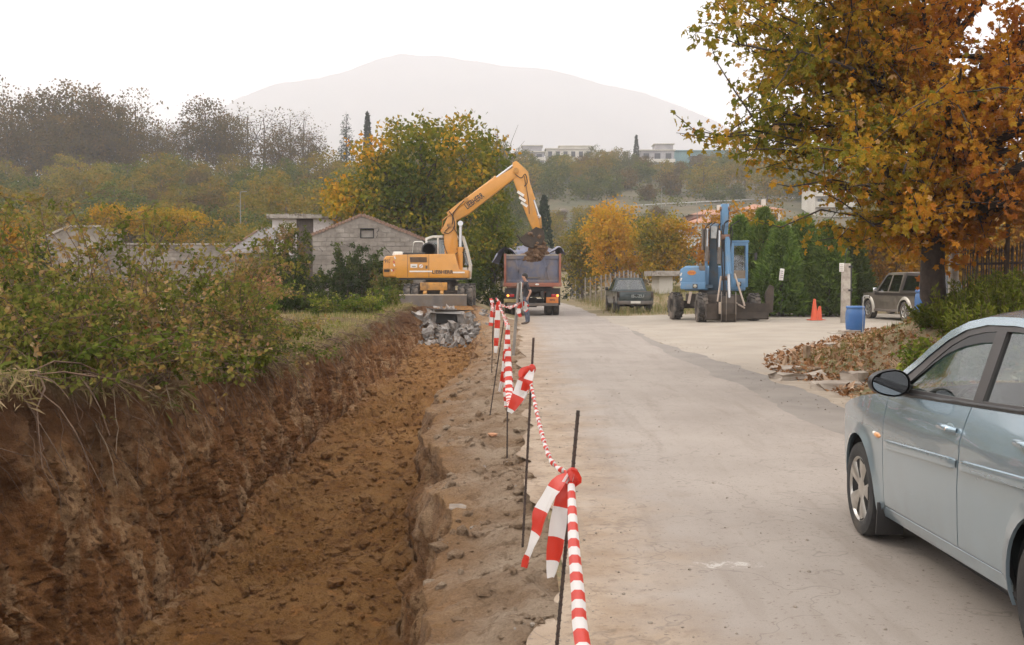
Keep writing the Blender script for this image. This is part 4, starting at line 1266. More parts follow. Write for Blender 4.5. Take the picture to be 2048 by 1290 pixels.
def yard_wall():
    Y = 52.0; k = Y / F_PX
    X = lambda px: (px - 1024) * k
    Z = lambda py: EYE + (HORIZON - py) * k
    t = thing('yard_wall', 'long low grey block wall behind the bramble, topped with a dark coping', 'wall', (0, Y, 0))
    z0 = gz(X(300), Y) - .1
    x0, x1 = X(70), X(470)
    mb = MB(); mb.box(((x0 + x1) / 2, .12, (z0 + Z(490)) / 2), (x1 - x0, .2, Z(490) - z0)); w = mb.build('wall', M_MORTAR, t)
    blocks_on(w, X(285), x1 - .02, Z(490) - 6 * .205 - .005, lambda x: Z(490), .02, (), .46, .205, 9)
    mb = MB(); mb.box(((x0 + x1) / 2, .1, Z(488.5)), (x1 - x0 + .1, .34, .09)); mb.build('coping', M_SLAB, t, bevel=.015)
yard_wall()

def lean_sheds():
    Y = 49.0; k = Y / F_PX
    X = lambda px: (px - 1024) * k
    Z = lambda py: EYE + (HORIZON - py) * k
    t = thing('slate_shed', 'low shed with diamond slate roof leaning against the barn', 'building', (0, Y, 0))
    z0 = gz(X(500), Y) - .1
    mb = MB(); mb.box(((X(470) + X(560)) / 2, 1.4, (z0 + Z(508)) / 2), (X(560) - X(470), 2.4, Z(508) - z0)); mb.build('wall', M_BLOCK, t)
    mb = MB(); mb.box((X(478), .19, (z0 + Z(530)) / 2), (.12, .02, Z(530) - z0)); mb.build('door_gap_shade', M_DARK, t)  # near-black strip on the solid wall, coloured as shade in a gap
    # roof plane (faces the viewer), built of diamond slates
    A, B, Cc, D = Vector((X(452), 0, Z(505))), Vector((X(548), 0, Z(502))), Vector((X(548), 1.3, Z(452))), Vector((X(512), 1.3, Z(455)))
    mb = MB(); off = Vector((0, 0, -.06))
    mb.add([A, B, Cc, D, A + off, B + off, Cc + off, D + off], [(0, 1, 2, 3), (7, 6, 5, 4), (0, 4, 5, 1), (1, 5, 6, 2), (2, 6, 7, 3), (3, 7, 4, 0)])
    rf = mb.build('roof', M_SHEET, t)
    mbt = MB(); mbt.box((0, 0, 0), (.27, .27, .012), (0, 0, PI / 4)); sm = mbt.mesh('slate', M_SHEET, bevel=.004, seg=1)
    n = (B - A).cross(D - A).normalized()
    tilt = math.atan2(Cc.z - B.z, Cc.y - B.y)
    rng = random.Random(2)
    for r in range(12):
        v = (r + .5) / 12
        a = A.lerp(D, v); b = B.lerp(Cc, v); m = int((b - a).length / .38)
        for j in range(m):
            u = (j + (.75 if r % 2 else .25)) / m
            link_mesh('slate', sm, rf, a.lerp(b, u) + Vector((0, 0, .012 + rng.uniform(0, .008))), (tilt + rng.uniform(-.03, .03), rng.uniform(-.03, .03), 0))
    mb = MB(); mb.bar(A + Vector((-.1, -.05, -.03)), B + Vector((.02, -.05, -.03)), .12, .07); mb.build('eaves_board', M_SLAB, t)
    mb = MB(); mb.bar(A + Vector((0, 0, .04)), D + Vector((0, 0, .06)), .1, .07); mb.build('verge_tiles', M_ROOFTILE, t)
    # second gable edge at the far left
    t = thing('far_shed', 'shed roof edge peeping over the bramble at the far left', 'building', (0, 51, 0))
    k = 51 / F_PX
    X = lambda px: (px - 1024) * k
    Z = lambda py: EYE + (HORIZON - py) * k
    mb = MB(); mb.prism([(X(78), .5), (X(200), .5), (X(200), Z(455)), (X(140), Z(455)), (X(78), Z(484))], 0, 3, 'y'); mb.build('wall', M_BLOCK, t)
    mb = MB(); mb.bar((X(70), -.05, Z(484)), (X(140), -.05, Z(453)), .12, .1); mb.bar((X(140), -.05, Z(453)), (X(205), -.05, Z(453)), .12, .1); mb.build('roof_edge', M_SLAB, t)
lean_sheds()

# ---- houses on the hilltop
M_HW = pm('pale_plaster', (0.50, 0.46, 0.40), (0.60, 0.56, 0.49), .4, .85)
M_HC = pm('cream_plaster', (0.46, 0.43, 0.36), (0.56, 0.52, 0.45), .4, .85)
M_HG = pm('grey_plaster', (0.26, 0.25, 0.26), (0.36, 0.34, 0.34), .4, .85)
M_HP = pm('terracotta_plaster', (0.42, 0.22, 0.17), (0.5, 0.28, 0.22), .4, .85)
M_TEAL = pm('teal_metal_sheet', (0.10, 0.20, 0.21), (0.15, 0.26, 0.27), .5, .6)
M_TILE_R = pm('red_roof_tile', (0.33, 0.15, 0.09), (0.42, 0.21, 0.13), .8, .9, bump=.4, bscale=6)
M_WIN = pm('dark_window_glass', (0.03, 0.033, 0.038), None, rough=.15)

def house(name, label, x0, x1, py0, py1, Y, wall, floors, win_cols, roof='flat', roof_mat=None, depth=9, balcony=False, sink=3.0, rz=0.0, attic=None):
    k = Y / F_PX
    X0, X1 = (x0 - 1024) * k, (x1 - 1024) * k
    zb, zt = EYE + (HORIZON - py1) * k, EYE + (HORIZON - py0) * k
    W, H = X1 - X0, zt - zb
    t = thing(name, label, 'house', ((X0 + X1) / 2, Y, zb), rz)
    mb = MB(); mb.box((0, depth / 2, (H - sink) / 2), (W, depth, H + sink)); mb.build('wall', wall, t)
    fh = H / floors
    for f in range(floors):
        for c in range(win_cols):
            xc = -W / 2 + W * (c + .5) / win_cols; ww = W / win_cols * .52
            fm = MB(); fm.box((xc, -.06, fh * (f + .52)), (ww, .16, fh * .5)); wo = fm.build('window', M_WIN, t)
            sm = MB(); sm.box((xc, -.16, fh * (f + .24)), (ww + .25, .3, .12)); sm.build('sill', M_HW, wo)
        if balcony:
            mb = MB(); mb.box((0, -.75, fh * f), (W + .3, 1.5, .22)); mb.box((0, -1.45, fh * f + .5), (W + .3, .12, .8)); mb.build('balcony', M_HW if f else M_HC, t)
    if roof == 'flat':
        mb = MB(); mb.box((0, depth / 2, H + .12), (W + .8, depth + .8, .28)); mb.build('roof', roof_mat or wall, t)
    else:
        r = max(1.2, W * .16)
        mb = MB(); e = .6
        P = [(-W / 2 - e, -e, H), (W / 2 + e, -e, H), (W / 2 + e, depth + e, H), (-W / 2 - e, depth + e, H), (-W / 2 + depth * .35, depth / 2, H + r), (W / 2 - depth * .35, depth / 2, H + r)]
        mb.add(P, [(0, 1, 5, 4), (1, 2, 5), (2, 3, 4, 5), (3, 0, 4), (3, 2, 1, 0)]); rf = mb.build('roof', roof_mat, t)
        mb = MB(); mb.box((W * .2, depth * .4, H + r + .1), (.6, .6, 1.2)); mb.build('chimney', M_HC, rf)
    if attic:
        a0, a1, h = attic
        mb = MB(); mb.box(((a0 + a1) / 2 * W, depth * .5, H + .25 + h / 2), ((a1 - a0) * W, depth * .6, h)); mb.build('penthouse', wall if wall is not M_HW else M_HC, t)
        mb = MB(); mb.box(((a0 + a1) / 2 * W, depth * .5, H + .3 + h), ((a1 - a0) * W + .8, depth * .6 + .8, .2)); mb.build('penthouse_roof', roof_mat or wall, t)
    return t
house('terracotta_house', 'house with terracotta gable roof just right of the walnut tree top', 1030, 1088, 306, 340, 305, M_HG, 2, 3, 'flat', M_HC, balcony=True, attic=(-.25, .42, 1.9))
house('white_house', 'long white flat-roofed building on the hilltop', 1092, 1184, 300, 342, 310, M_HW, 2, 6, 'flat', M_HW, attic=(-.2, .45, .9))
house('balcony_house', 'grey balcony house with tiled top floor on the hilltop', 1280, 1346, 303, 350, 302, M_HG, 2, 3, 'flat', M_HC, balcony=True, attic=(-.05, .5, 1.9))
house('teal_shed', 'long low teal metal shed beside the balcony house', 1348, 1470, 304, 345, 315, M_TEAL, 1, 1, 'flat', M_TEAL)
house('tiled_house', 'house with broad red tiled roof below the hill road', 1372, 1445, 447, 480, 150, M_HC, 1, 3, 'hip', M_TILE_R)
house('tiled_house', 'second red tiled roof right under the hill road wall', 1385, 1470, 430, 452, 172, M_HP, 1, 3, 'hip', M_TILE_R)
house('tiled_house', 'small pale house with red roof behind the tall conifers', 1480, 1560, 420, 450, 160, M_HW, 1, 3, 'hip', M_TILE_R)
house('pale_house', 'pale flat-roofed house glimpsed under the plane tree leaves', 1628, 1700, 372, 415, 190, M_HW, 2, 4, 'flat', M_HC, balcony=True)
house('garden_hut', 'little white hut with a flat roof edge behind the dark pickup', 1318, 1345, 551, 580, 56, M_HW, 1, 0, 'flat', M_SLAB, 3, sink=.6)

def hill_road():
    """retaining wall and railing of the road that climbs the right-hand hill"""
    t = thing('hill_road_wall', 'long pale retaining wall with railing crossing the hillside', 'wall')
    pts = [at(1060, 429, 193), at(1200, 419, 198), at(1330, 410, 204), at(1480, 403, 210), at(1640, 396, 216), at(1800, 388, 222)]
    M_RW = pm('pale_retaining_wall', (.24, .225, .205), (.33, .31, .285), .3, .95, dirt=(.14, .12, .1), dirt_scale=.25)
    mb = MB()
    for a, b in zip(pts[:-1], pts[1:]):
        mb.bar(a - Vector((0, 0, 1.3)), b - Vector((0, 0, 1.3)), .6, 2.0)
    mb.build('wall', M_RW, t)
    mb = MB()
    for a, b in zip(pts[:-1], pts[1:]):
        mb.bar(a + Vector((0, 0, .25)), b + Vector((0, 0, .25)), .15, .16)
    mb.build('rail', pm('galvanised_rail', (.42, .42, .42), (.5, .5, .5), 1, .5, .3), t)
    pm_ = MB(); pm_.box((0, 0, 0), (.14, .14, .9)); me = pm_.mesh('rail_post', M_CONC)
    for a, b in zip(pts[:-1], pts[1:]):
        n = int((b - a).length / 3)
        for j in range(n): link_mesh('rail_post', me, t, a.lerp(b, j / n) + Vector((0, -.1, -.1)))
    # bare earth slope and boulders under it
    rng = np.random.default_rng(9)
    P = []; S = []
    for _ in range(160):
        Y = rng.uniform(150, 192); x = rng.uniform(.03, .2) * Y
        P.append((x, Y, gz(x, Y))); S.append(rng.uniform(.15, .75))
    tag(scatter_lumps('slope_rubble', P, S, pm('pale_rock', (.15, .12, .095), (.22, .18, .145), .4, .95), 8), 'pale broken rock on the bare slope under the hill road', 'rock', kind='stuff')
hill_road()

def far_lamps():
    m = pm('galvanised_pole', (.20, .195, .19), (.26, .25, .245), 2, .7)
    for px, pt, pb, Y, lab in ((483, 385, 470, 95, 'thin street lamp rising behind the yard wall'), (1322, 375, 420, 190, 'thin street lamp beside the hill road wall'), (1393, 418, 560, 85, 'thin utility pole left of the blue excavator boom')):
        a, b = at(px, pb, Y), at(px, pt, Y)
        t = thing('lamp_post', lab, 'lamp post', (a.x, Y, a.z - 1.2))
        MB().cyl((0, 0, 0), (0, 0, b.z - a.z + 1.2), .05, .035, 8).build('pole', m, t)
        MB().bar((0, 0, b.z - a.z + 1.2), (.35, 0, b.z - a.z + 1.25), .05, .05).build('lamp_arm', m, t)
        MB().box((.45, 0, b.z - a.z + 1.25), (.3, .14, .07)).build('lamp_head', m, t)
far_lamps()
# ------------------------------------------------------------------ vehicles
M_TYRE = pm('tyre_rubber', (0.016, 0.016, 0.017), (0.035, 0.033, 0.03), 8, 0.85, bump=.2, bscale=60, dirt=(0.10, 0.08, 0.06), dirt_scale=3, dirt_lo=.55, dirt_hi=.8)
M_ALLOY = pm('alloy_rim', (0.50, 0.48, 0.44), (0.60, 0.58, 0.54), 6, 0.3, 0.85, dirt=(0.24, 0.2, 0.16), dirt_scale=6, dirt_lo=.55, dirt_hi=.85)
M_BLACKP = pm('black_plastic', (0.018, 0.018, 0.019), (0.03, 0.029, 0.028), 4, 0.45)
M_FRAME = pm('brownish_door_frame', (0.030, 0.026, 0.024), (0.042, 0.036, 0.033), 3, 0.4)
M_INT = pm('dark_interior_cloth', (0.035, 0.036, 0.038), (0.06, 0.06, 0.062), 8, 0.9)
M_SEAT = pm('grey_seat_cloth', (0.10, 0.105, 0.11), (0.15, 0.155, 0.16), 10, 0.9)
M_GLASS = glass_mat('car_glass', (0.60, 0.69, 0.66), 0.13)
M_CHROME = pm('chrome', (0.72, 0.72, 0.72), None, rough=0.12, metal=1.0)
M_UNDER = pm('underbody', (0.012, 0.012, 0.012), None, rough=0.9)
M_AMBER = pm('amber_lens', (0.65, 0.26, 0.08), (0.75, 0.42, 0.22), 30, 0.2)
M_REDLENS = pm('red_lens', (0.40, 0.02, 0.02), None, rough=0.2)

def panel(mb, outline, S, step=0.06, holes=(), thick=0.016, mat=0, rim=True):
    """a skin cut out as an outline in (y, z) and laid on the surface x = S(y, z); edges turn inward"""
    loops = [outline] + list(holes)
    pts = [p for l in loops for p in l]
    tri = tessellate_polygon([[Vector((p[0], p[1], 0)) for p in l] for l in loops])
    bm = bmesh.new()
    vv = [bm.verts.new((0, p[0], p[1])) for p in pts]
    for f in tri:
        try: bm.faces.new([vv[i] for i in f])
        except ValueError: pass
    ys_ = [p[0] for p in outline]; zs_ = [p[1] for p in outline]
    for a, lo, hi, no in ((1, min(ys_), max(ys_), (0, 1, 0)), (2, min(zs_), max(zs_), (0, 0, 1))):
        c = math.ceil(lo / step) * step
        while c < hi:
            co = [0, 0, 0]; co[a] = c
            bmesh.ops.bisect_plane(bm, geom=bm.verts[:] + bm.edges[:] + bm.faces[:], plane_co=co, plane_no=no, dist=1e-5)
            c += step
    bmesh.ops.remove_doubles(bm, verts=bm.verts, dist=1e-5)
    bmesh.ops.recalc_face_normals(bm, faces=bm.faces)
    bm.verts.index_update()
    P = [(S(v.co.y, v.co.z), v.co.y, v.co.z) for v in bm.verts]
    flip = None
    F = [[v.index for v in f.verts] for f in bm.faces]
    out = -1 if S(sum(ys_) / len(ys_), sum(zs_) / len(zs_)) < 0 else 1
    FF = []
    for f in F:
        a, b, c = (Vector(P[i]) for i in f[:3])
        n = (b - a).cross(c - a)
        FF.append(tuple(f) if n.x * out > 0 else tuple(reversed(f)))
    if rim:
        n0 = len(P)
        idx = {}
        for e in bm.edges:
            if len(e.link_faces) == 1:
                for v in e.verts:
                    if v.index not in idx:
                        idx[v.index] = n0 + len(idx)
                        p = P[v.index]; P.append((p[0] - out * thick, p[1], p[2]))
        for e in bm.edges:
            if len(e.link_faces) == 1:
                a, b = e.verts[0].index, e.verts[1].index
                FF.append((a, b, idx[b], idx[a]))
    bm.free()
    mb.add(P, FF, mat)

def arc(cy_, cz, r, a0, a1, n):
    return [(cy_ + r * math.cos(R(a0 + (a1 - a0) * k / n)), cz + r * math.sin(R(a0 + (a1 - a0) * k / n))) for k in range(n + 1)]

def wheel(parent, c, r, w, rim_r, side, style='five', steer=0.0, tread=0, tyre_mat=None, rim_mat=None, dual=False):
    """part 'wheel' with tyre and rim; axis along x, outer face towards side"""
    e = bpy.data.objects.new('wheel', None); COL.objects.link(e); e.parent = parent; e.location = c; e.rotation_euler = (0, 0, steer)
    mb = MB()
    h = w / 2
    prof = [(rim_r - .012, -h * .80), (rim_r + .01, -h * .98), (r * .86, -h), (r * .955, -h * .93), (r * .99, -h * .74), (r, -h * .45), (r, h * .45), (r * .99, h * .74), (r * .955, h * .93), (r * .86, h), (rim_r + .01, h * .98), (rim_r - .012, h * .80)]
    mb.lathe(prof + [prof[0]], axis='x', n=48)
    if tread:
        for k in range(tread):
            a = 2 * PI * k / tread
            for s in (-1, 1):
                M = Matrix.Rotation(a + (PI / tread if s > 0 else 0), 3, 'X')
                mb.box(M @ Vector((s * h * .5, 0, r + .012)), (h * .95, r * .11, .05), M @ Matrix.Rotation(s * .5, 3, 'Z'))
    mb.build('tyre', tyre_mat or M_TYRE, e, smooth=38)
    mb = MB()
    o = side
    if style == 'five':
        mb.lathe([(rim_r * .96, -h * .7 * o), (rim_r * .90, -h * .2 * o), (rim_r * .93, h * .55 * o), (rim_r, h * .86 * o), (rim_r + .012, h * .92 * o), (rim_r + .005, h * .96 * o), (rim_r * .965, h * .88 * o), (rim_r * .92, h * .6 * o)], axis='x', n=40)
        for k in range(5):
            a = 2 * PI * k / 5 + .3
            M = Matrix.Rotation(a, 3, 'X')
            P = []
            for (z, ww, d) in ((.02, .045, .66), (.08, .052, .74), (rim_r * .62, .056, .84), (rim_r * .97, .088, .86)):
                for yy, dd in ((-ww, -.012), (-ww * .45, .012), (ww * .45, .012), (ww, -.012)):
                    P.append(M @ Vector((o * (h * d + dd), yy, z)))
            F = []
            for i in range(3):
                for j in range(3): F.append((i * 4 + j, i * 4 + j + 1, (i + 1) * 4 + j + 1, (i + 1) * 4 + j))
            mb.add(P, F)
        mb.lathe([(.075, h * .45 * o), (.07, h * .80 * o), (.035, h * .86 * o), (.0, h * .86 * o)], axis='x', n=20)
        mb.build('rim', rim_mat or M_ALLOY, e, smooth=40)
        mb = MB(); mb.lathe([(rim_r * .93, -h * .1 * o), (0.0, -h * .1 * o)], axis='x', n=32)
        mb.build('brake_disc', M_UNDER, e)
    else:
        mb.lathe([(rim_r, -h * .8 * o), (rim_r, h * .85 * o), (rim_r * .9, h * .8 * o), (rim_r * .82, h * .25 * o), (rim_r * .5, h * .15 * o), (rim_r * .45, h * .5 * o), (rim_r * .3, h * .62 * o), (0, h * .62 * o)], axis='x', n=28)
        for k in range(8):
            a = 2 * PI * k / 8
            mb.cyl((o * h * .2, math.cos(a) * rim_r * .62, math.sin(a) * rim_r * .62), (o * (h * .2 + .04), math.cos(a) * rim_r * .62, math.sin(a) * rim_r * .62), .022, n=6)
        mb.build('rim', rim_mat or M_ALLOY, e, smooth=40)
    return e

def silver_blue_car():
    m, nt, out = new_mat('silver_blue_paint')
    b = nt.nodes.new('ShaderNodeBsdfPrincipled')
    tc = nt.nodes.new('ShaderNodeTexCoord').outputs['Object']
    sep = nt.nodes.new('ShaderNodeSeparateXYZ'); nt.links.new(tc, sep.inputs[0])
    c = mixc(nt, noise_fac(nt, tc, 700, 2, .5, .3, .7), (0.272, 0.368, 0.425), (0.33, 0.432, 0.49))
    low = nt.nodes.new('ShaderNodeMapRange'); low.inputs['From Min'].default_value = .75; low.inputs['From Max'].default_value = .15
    nt.links.new(sep.outputs['Z'], low.inputs['Value'])
    dust = math_n(nt, 'MULTIPLY', math_n(nt, 'MULTIPLY', low.outputs[0], noise_fac(nt, tc, 6, 6, .65, .2, .8)), 0.3)
    c = mixc(nt, dust, c, (0.33, 0.29, 0.24))
    nt.links.new(c, b.inputs['Base Color'])
    rr = nt.nodes.new('ShaderNodeMapRange'); rr.inputs['To Min'].default_value = .27; rr.inputs['To Max'].default_value = .75
    nt.links.new(dust, rr.inputs['Value']); nt.links.new(rr.outputs[0], b.inputs['Roughness'])
    b.inputs['Metallic'].default_value = 0.6
    b.inputs['Coat Weight'].default_value = 1.0; b.inputs['Coat Roughness'].default_value = 0.03
    nt.links.new(b.outputs[0], out.inputs['Surface'])
    PAINT = m
    t = thing('parked_car', 'silver-blue sedan on the road, cropped by the picture edge', 'car', (2.975, 5.015, 0.018 + 0.0285), rot=(R(-1.3), 0, R(-3.0)))
    YF, YR, ZA = 1.25, -1.25, 0.30
    zs_ = [.10, .17, .24, .34, .48, .60, .70, .82, .90, .955]
    ws_ = [.755, .790, .812, .828, .838, .842, .840, .828, .812, .790]
    def W(y, z):
        w = float(np.interp(z, zs_, ws_)) if z <= .955 else .790 - (z - .955) * .40
        if y > .95: w -= .105 * ((y - .95) / 1.15) ** 2
        if y > 1.70: w -= .26 * ((y - 1.70) / .42) ** 2.4
        if y < -1.15: w -= .07 * ((-1.15 - y) / 1.0) ** 2
        if y < -1.85: w -= .22 * ((-1.85 - y) / .32) ** 2.2
        if z > .955: w -= .055 * max(0.0, y - .1) * min(1, (z - .955) / .2) + .05 * max(0.0, -y - .9)
        for yc in (YF, YR):
            r = math.hypot(y - yc, z - ZA)
            w += .020 * math.exp(-((r - .345) / .045) ** 2)
        # shoulder crease below the windows
        w += .006 * math.exp(-((z - (.80 - .02 * y)) / .03) ** 2)
        return max(w, .05)
    SL = lambda y, z: -W(y, z)
    SR = lambda y, z: W(y, z)
    def belt(y): return float(np.interp(y, [-1.9, -1.4, -.4, .5, .85, 1.0], [1.05, 1.03, .990, .955, .942, .925]))
    def hoodline(y): return float(np.interp(y, [.78, 1.0, 1.3, 1.6, 1.85, 2.0, 2.1], [.942, .925, .885, .83, .755, .69, .62]))
    ra = .352
    fender = [(.79, .285), (YF - .375, .23)] + arc(YF, ZA, ra, 196, -16, 22) + [(1.64, .17), (1.9, .17), (2.09, .22), (2.10, .45), (2.07, .58), (1.98, .69), (1.85, .755), (1.6, .83), (1.3, .885), (1.0, .925), (.80, .940), (.775, .86), (.765, .6), (.772, .4)]
    fdoor = [(.782, .288), (.765, .4), (.756, .6), (.766, .86), (.79, .937)] + [(y, belt(y)) for y in (.6, .3, 0, -.3, -.352)] + [(-.352, .8), (-.345, .5), (-.325, .312)]
    rdoor = [(-.335, .312), (-.355, .5), (-.362, .8), (-.362, belt(-.36))] + [(y, belt(y)) for y in (-.7, -1.0, -1.30)] + [(-1.30, .86), (-1.235, .74)] + arc(YR, ZA, .425, 88, 4, 12)[0:] + [(-.825, .323)]
    quarter = [(-1.31, belt(-1.31)), (-1.5, 1.03), (-1.9, 1.035), (-2.12, 1.0), (-2.165, .85), (-2.15, .55), (-2.11, .30), (-2.05, .20), (-1.64, .18)] + arc(YR, ZA, ra, 200, -15, 22) + [(-.86, .30), (-.82, .316)] + arc(YR, ZA, .432, 3, 88, 12) + [(-1.243, .748), (-1.31, .865)]
    sill = [(.875, .235), (.80, .276), (-.32, .302), (-.81, .310), (-.86, .28), (-.84, .245), (.86, .205)]
    for side, S in ((-1, SL), (1, SR)):
        p = MB(); panel(p, fender, S, .055); p.build('front_fender', PAINT, t, smooth=35)
        p = MB(); panel(p, fdoor, S, .055); d1 = p.build('front_door', PAINT, t, smooth=35)
        p = MB(); panel(p, rdoor, S, .055); d2 = p.build('rear_door', PAINT, t, smooth=35)
        p = MB(); panel(p, quarter, S, .055); p.build('rear_quarter', PAINT, t, smooth=35)
        p = MB(); panel(p, sill, lambda y, z: S(y, z) - side * .012, .06); p.build('sill', PAINT, t, smooth=35)
        # rubbing strips, body coloured
        for d, y0, y1 in ((d1, .735, -.335), (d2, -.375, -1.14)):
            mb = MB()
            ys_ = np.linspace(y0, y1, 22)
            def rail(u, v):
                zc = .694 - .050 * u
                k = [(-.026, .000), (-.022, .012), (0.0, .017), (.022, .012), (.026, .000)][v]
                e = .35 if (u == ys_[0] or u == ys_[-1]) else 1.0
                return (S(u, zc) + side * k[1] * e, u, zc + k[0] * (.75 if e < 1 else 1))
            mb.grid(rail, list(ys_), [0, 1, 2, 3, 4], flip=(side > 0)); mb.build('side_moulding', PAINT, d, smooth=50)
        # door handles over an oval coloured darker as the shade of a recess
        for d, yh, zh in ((d1, -.20, .866), (d2, -1.03, .898)):
            mb = MB()
            x0 = S(yh, zh)
            mb.sph((x0 - side * .002, yh, zh - .012), (.006, .062, .038), 14, 8); mb.build('handle_shade_patch', pm('handle_shadow_gap', (.22, .27, .28), None, rough=.4) if 'handle_shadow_gap' not in bpy.data.materials else bpy.data.materials['handle_shadow_gap'], d, smooth=60)
            mb = MB()
            mb.tube([(x0 + side * .004, yh + .085, zh), (x0 + side * .03, yh + .06, zh + .004), (x0 + side * .034, yh - .02, zh + .006), (x0 + side * .030, yh - .07, zh + .004), (x0 + side * .004, yh - .09, zh)], [.012, .016, .017, .016, .012], 8)
            mb.build('handle', PAINT, d, smooth=60)
            if yh > -.5:
                MB().cyl((x0 + side * .030, yh - .065, zh + .004), (x0 + side * .050, yh - .065, zh + .004), .009, n=10).build('lock_barrel', M_CHROME, d, smooth=40)
        # bright line of the sill edge
        mb = MB(); mb.tube([(S(y, .29) - side * .004, y, .2935 - .0225 * y) for y in np.linspace(.76, -.80, 16)], .0035, 5); mb.build('sill_trim', PAINT, t)
        # amber side repeater
        mb = MB(); mb.sph((S(.86, .668), .865, .690), (.012, .062, .017), 14, 8); rp = mb.build('side_repeater', M_AMBER, t, smooth=60)
        mb = MB(); mb.sph((S(.90, .668), .915, .696), (.013, .035, .011), 12, 8); mb.build('clear_lens', pm('repeater_clear', (.7, .66, .6), None, rough=.15) if 'repeater_clear' not in bpy.data.materials else bpy.data.materials['repeater_clear'], rp, smooth=60)
        # mud flap behind the front wheel
        mb = MB(); mb.box((S(.84, .2) - side * -.0 - side * .02 * -1 - side * .06, .865, .19), (.16, .018, .20), (R(8), 0, 0)); mb.build('mud_flap', M_BLACKP, t, bevel=.004)
        # glasshouse: body-coloured roof rail, dark frames, panes
        rail_o = [(1.02, .930), (.92, .995), (.74, 1.110), (.52, 1.235), (.30, 1.330), (.08, 1.385), (-.15, 1.412), (-.45, 1.412), (-.80, 1.396), (-1.05, 1.36), (-1.30, 1.285), (-1.55, 1.155), (-1.78, 1.04)]
        rail_i = [(.84, .960), (.70, 1.062), (.50, 1.182), (.29, 1.278), (.075, 1.342), (-.15, 1.372), (-.45, 1.374), (-.78, 1.358), (-1.0, 1.318), (-1.20, 1.245), (-1.36, 1.14), (-1.45, 1.03)]
        p = MB(); panel(p, rail_o + rail_i[::-1], S, .07, thick=.03); p.build('roof_rail', PAINT, t, smooth=45)
        win_f = [(.655, .990), (.55, 1.065), (.40, 1.165), (.22, 1.252), (.03, 1.312), (-.14, 1.335), (-.265, 1.342), (-.325, 1.015)]
        win_r = [(-.425, 1.02), (-.375, 1.345), (-.50, 1.346), (-.76, 1.330), (-.93, 1.302), (-1.09, 1.225), (-1.22, 1.140), (-1.275, 1.055)]
        def seat_(o, s): return [(a, b) for a, b in o]
        base_line = [(y, belt(y) + .002) for y in (.80, .5, .1, -.3, -.7, -1.1, -1.44)]
        fr_out = [(a - .004, b - .004) for a, b in rail_i[:-1]] + base_line[::-1]
        Sf = lambda y, z: S(y, z) - side * .008
        p = MB(); panel(p, fr_out, Sf, .08, holes=[win_f, win_r], thick=.03); p.build('window_frame', M_FRAME, t, smooth=45)
        mb = MB(); mb.tube([(S(y, belt(y) + .006) + side * .003, y, belt(y) + .010) for y in np.linspace(.80, -1.42, 26)], .011, 6); mb.build('belt_seal', M_BLACKP, t, smooth=60)
        Sg = lambda y, z: S(y, z) - side * .022
        low = [(.655, .990), (.56, 1.055), (.42, 1.138), (.25, 1.212), (.05, 1.262), (-.14, 1.288), (-.275, 1.296), (-.325, 1.015)]
        g = MB(); panel(g, low, Sg, .12, rim=False); g.build('front_side_glass', M_GLASS, t, smooth=60)
        g = MB(); panel(g, win_r, Sg, .12, rim=False); g.build('rear_side_glass', M_GLASS, t, smooth=60)
        df = [(.60, 1.035), (.55, 1.062), (.40, 1.162), (.22, 1.249), (.03, 1.309), (-.14, 1.332), (-.26, 1.339), (-.268, 1.290), (-.14, 1.283), (.05, 1.257), (.25, 1.207), (.42, 1.133), (.56, 1.05)]
        p = MB(); panel(p, df, lambda y, z: S(y, z) - side * .012, .1, thick=.01); p.build('wind_deflector', M_BLACKP, t, smooth=50)
        # black mirror on its stalk
        mb = MB()
        mx = side * .905
        secs = [(.585, .30), (.565, .62), (.53, .86), (.485, .98), (.435, 1.0), (.415, .965)]
        ring = []
        for (yy, sc) in secs:
            for k in range(22):
                a = 2 * PI * k / 22
                ca, sa = math.cos(a), math.sin(a)
                ex = .112 * abs(ca) ** .8 * (1 if ca > 0 else -1) * (1.0 if ca * side > 0 else .96)
                ez = .074 * abs(sa) ** .85 * (1 if sa > 0 else -1)
                if ca * side < 0: ez *= 1.06
                else: ez *= (1 - .16 * abs(ca))
                ring.append((mx + ex * sc, yy, 1.035 + ez * sc))
        F = [(i * 22 + k, i * 22 + (k + 1) % 22, (i + 1) * 22 + (k + 1) % 22, (i + 1) * 22 + k) for i in range(len(secs) - 1) for k in range(22)]
        mb.add(ring, F + [tuple(range(22))]); 
        mb.bar((S(.60, .99) - side * .01, .60, .985), (mx - side * .08, .51, 1.01), .07, .055)
        mb.prism([(.80, .955), (.60, .965), (.59, 1.03), (.63, 1.03)], S(.7, .99) - side * .012, S(.7, .99) + side * .012, 'x')
        mi = mb.build('mirror', M_BLACKP, t, smooth=45)
        g = MB(); gp = [(mx + (q[0] - mx) * .9, .4175 + .006, 1.035 + (q[2] - 1.035) * .88) for q in ring[-22:]]
        g.add(gp, [tuple(range(22))]); g.build('mirror_glass', pm('dark_reflection_tone', (.16, .17, .18), None, rough=.02, metal=1.0) if 'dark_reflection_tone' not in bpy.data.materials else bpy.data.materials['dark_reflection_tone'], mi)  # dark metal colour stands in for a dim reflection
        # wheels
        wheel(t, (side * .742, YF, .298), .298, .19, .198, side, 'five')
        wheel(t, (side * .742, YR, .298), .298, .19, .198, side, 'five')
        # wheel housings
        for yc in (YF, YR):
            mb = MB(); n = 20
            P = []
            for x in (side * .80, side * .50):
                for k in range(n + 1):
                    a = R(-25 + 230 * k / n); P.append((x, yc + .358 * math.cos(a), ZA + .358 * math.sin(a)))
            mb.add(P, [(k, k + 1, n + 2 + k, n + 1 + k) for k in range(n)]); mb.build('wheel_housing', M_UNDER, t, smooth=60)
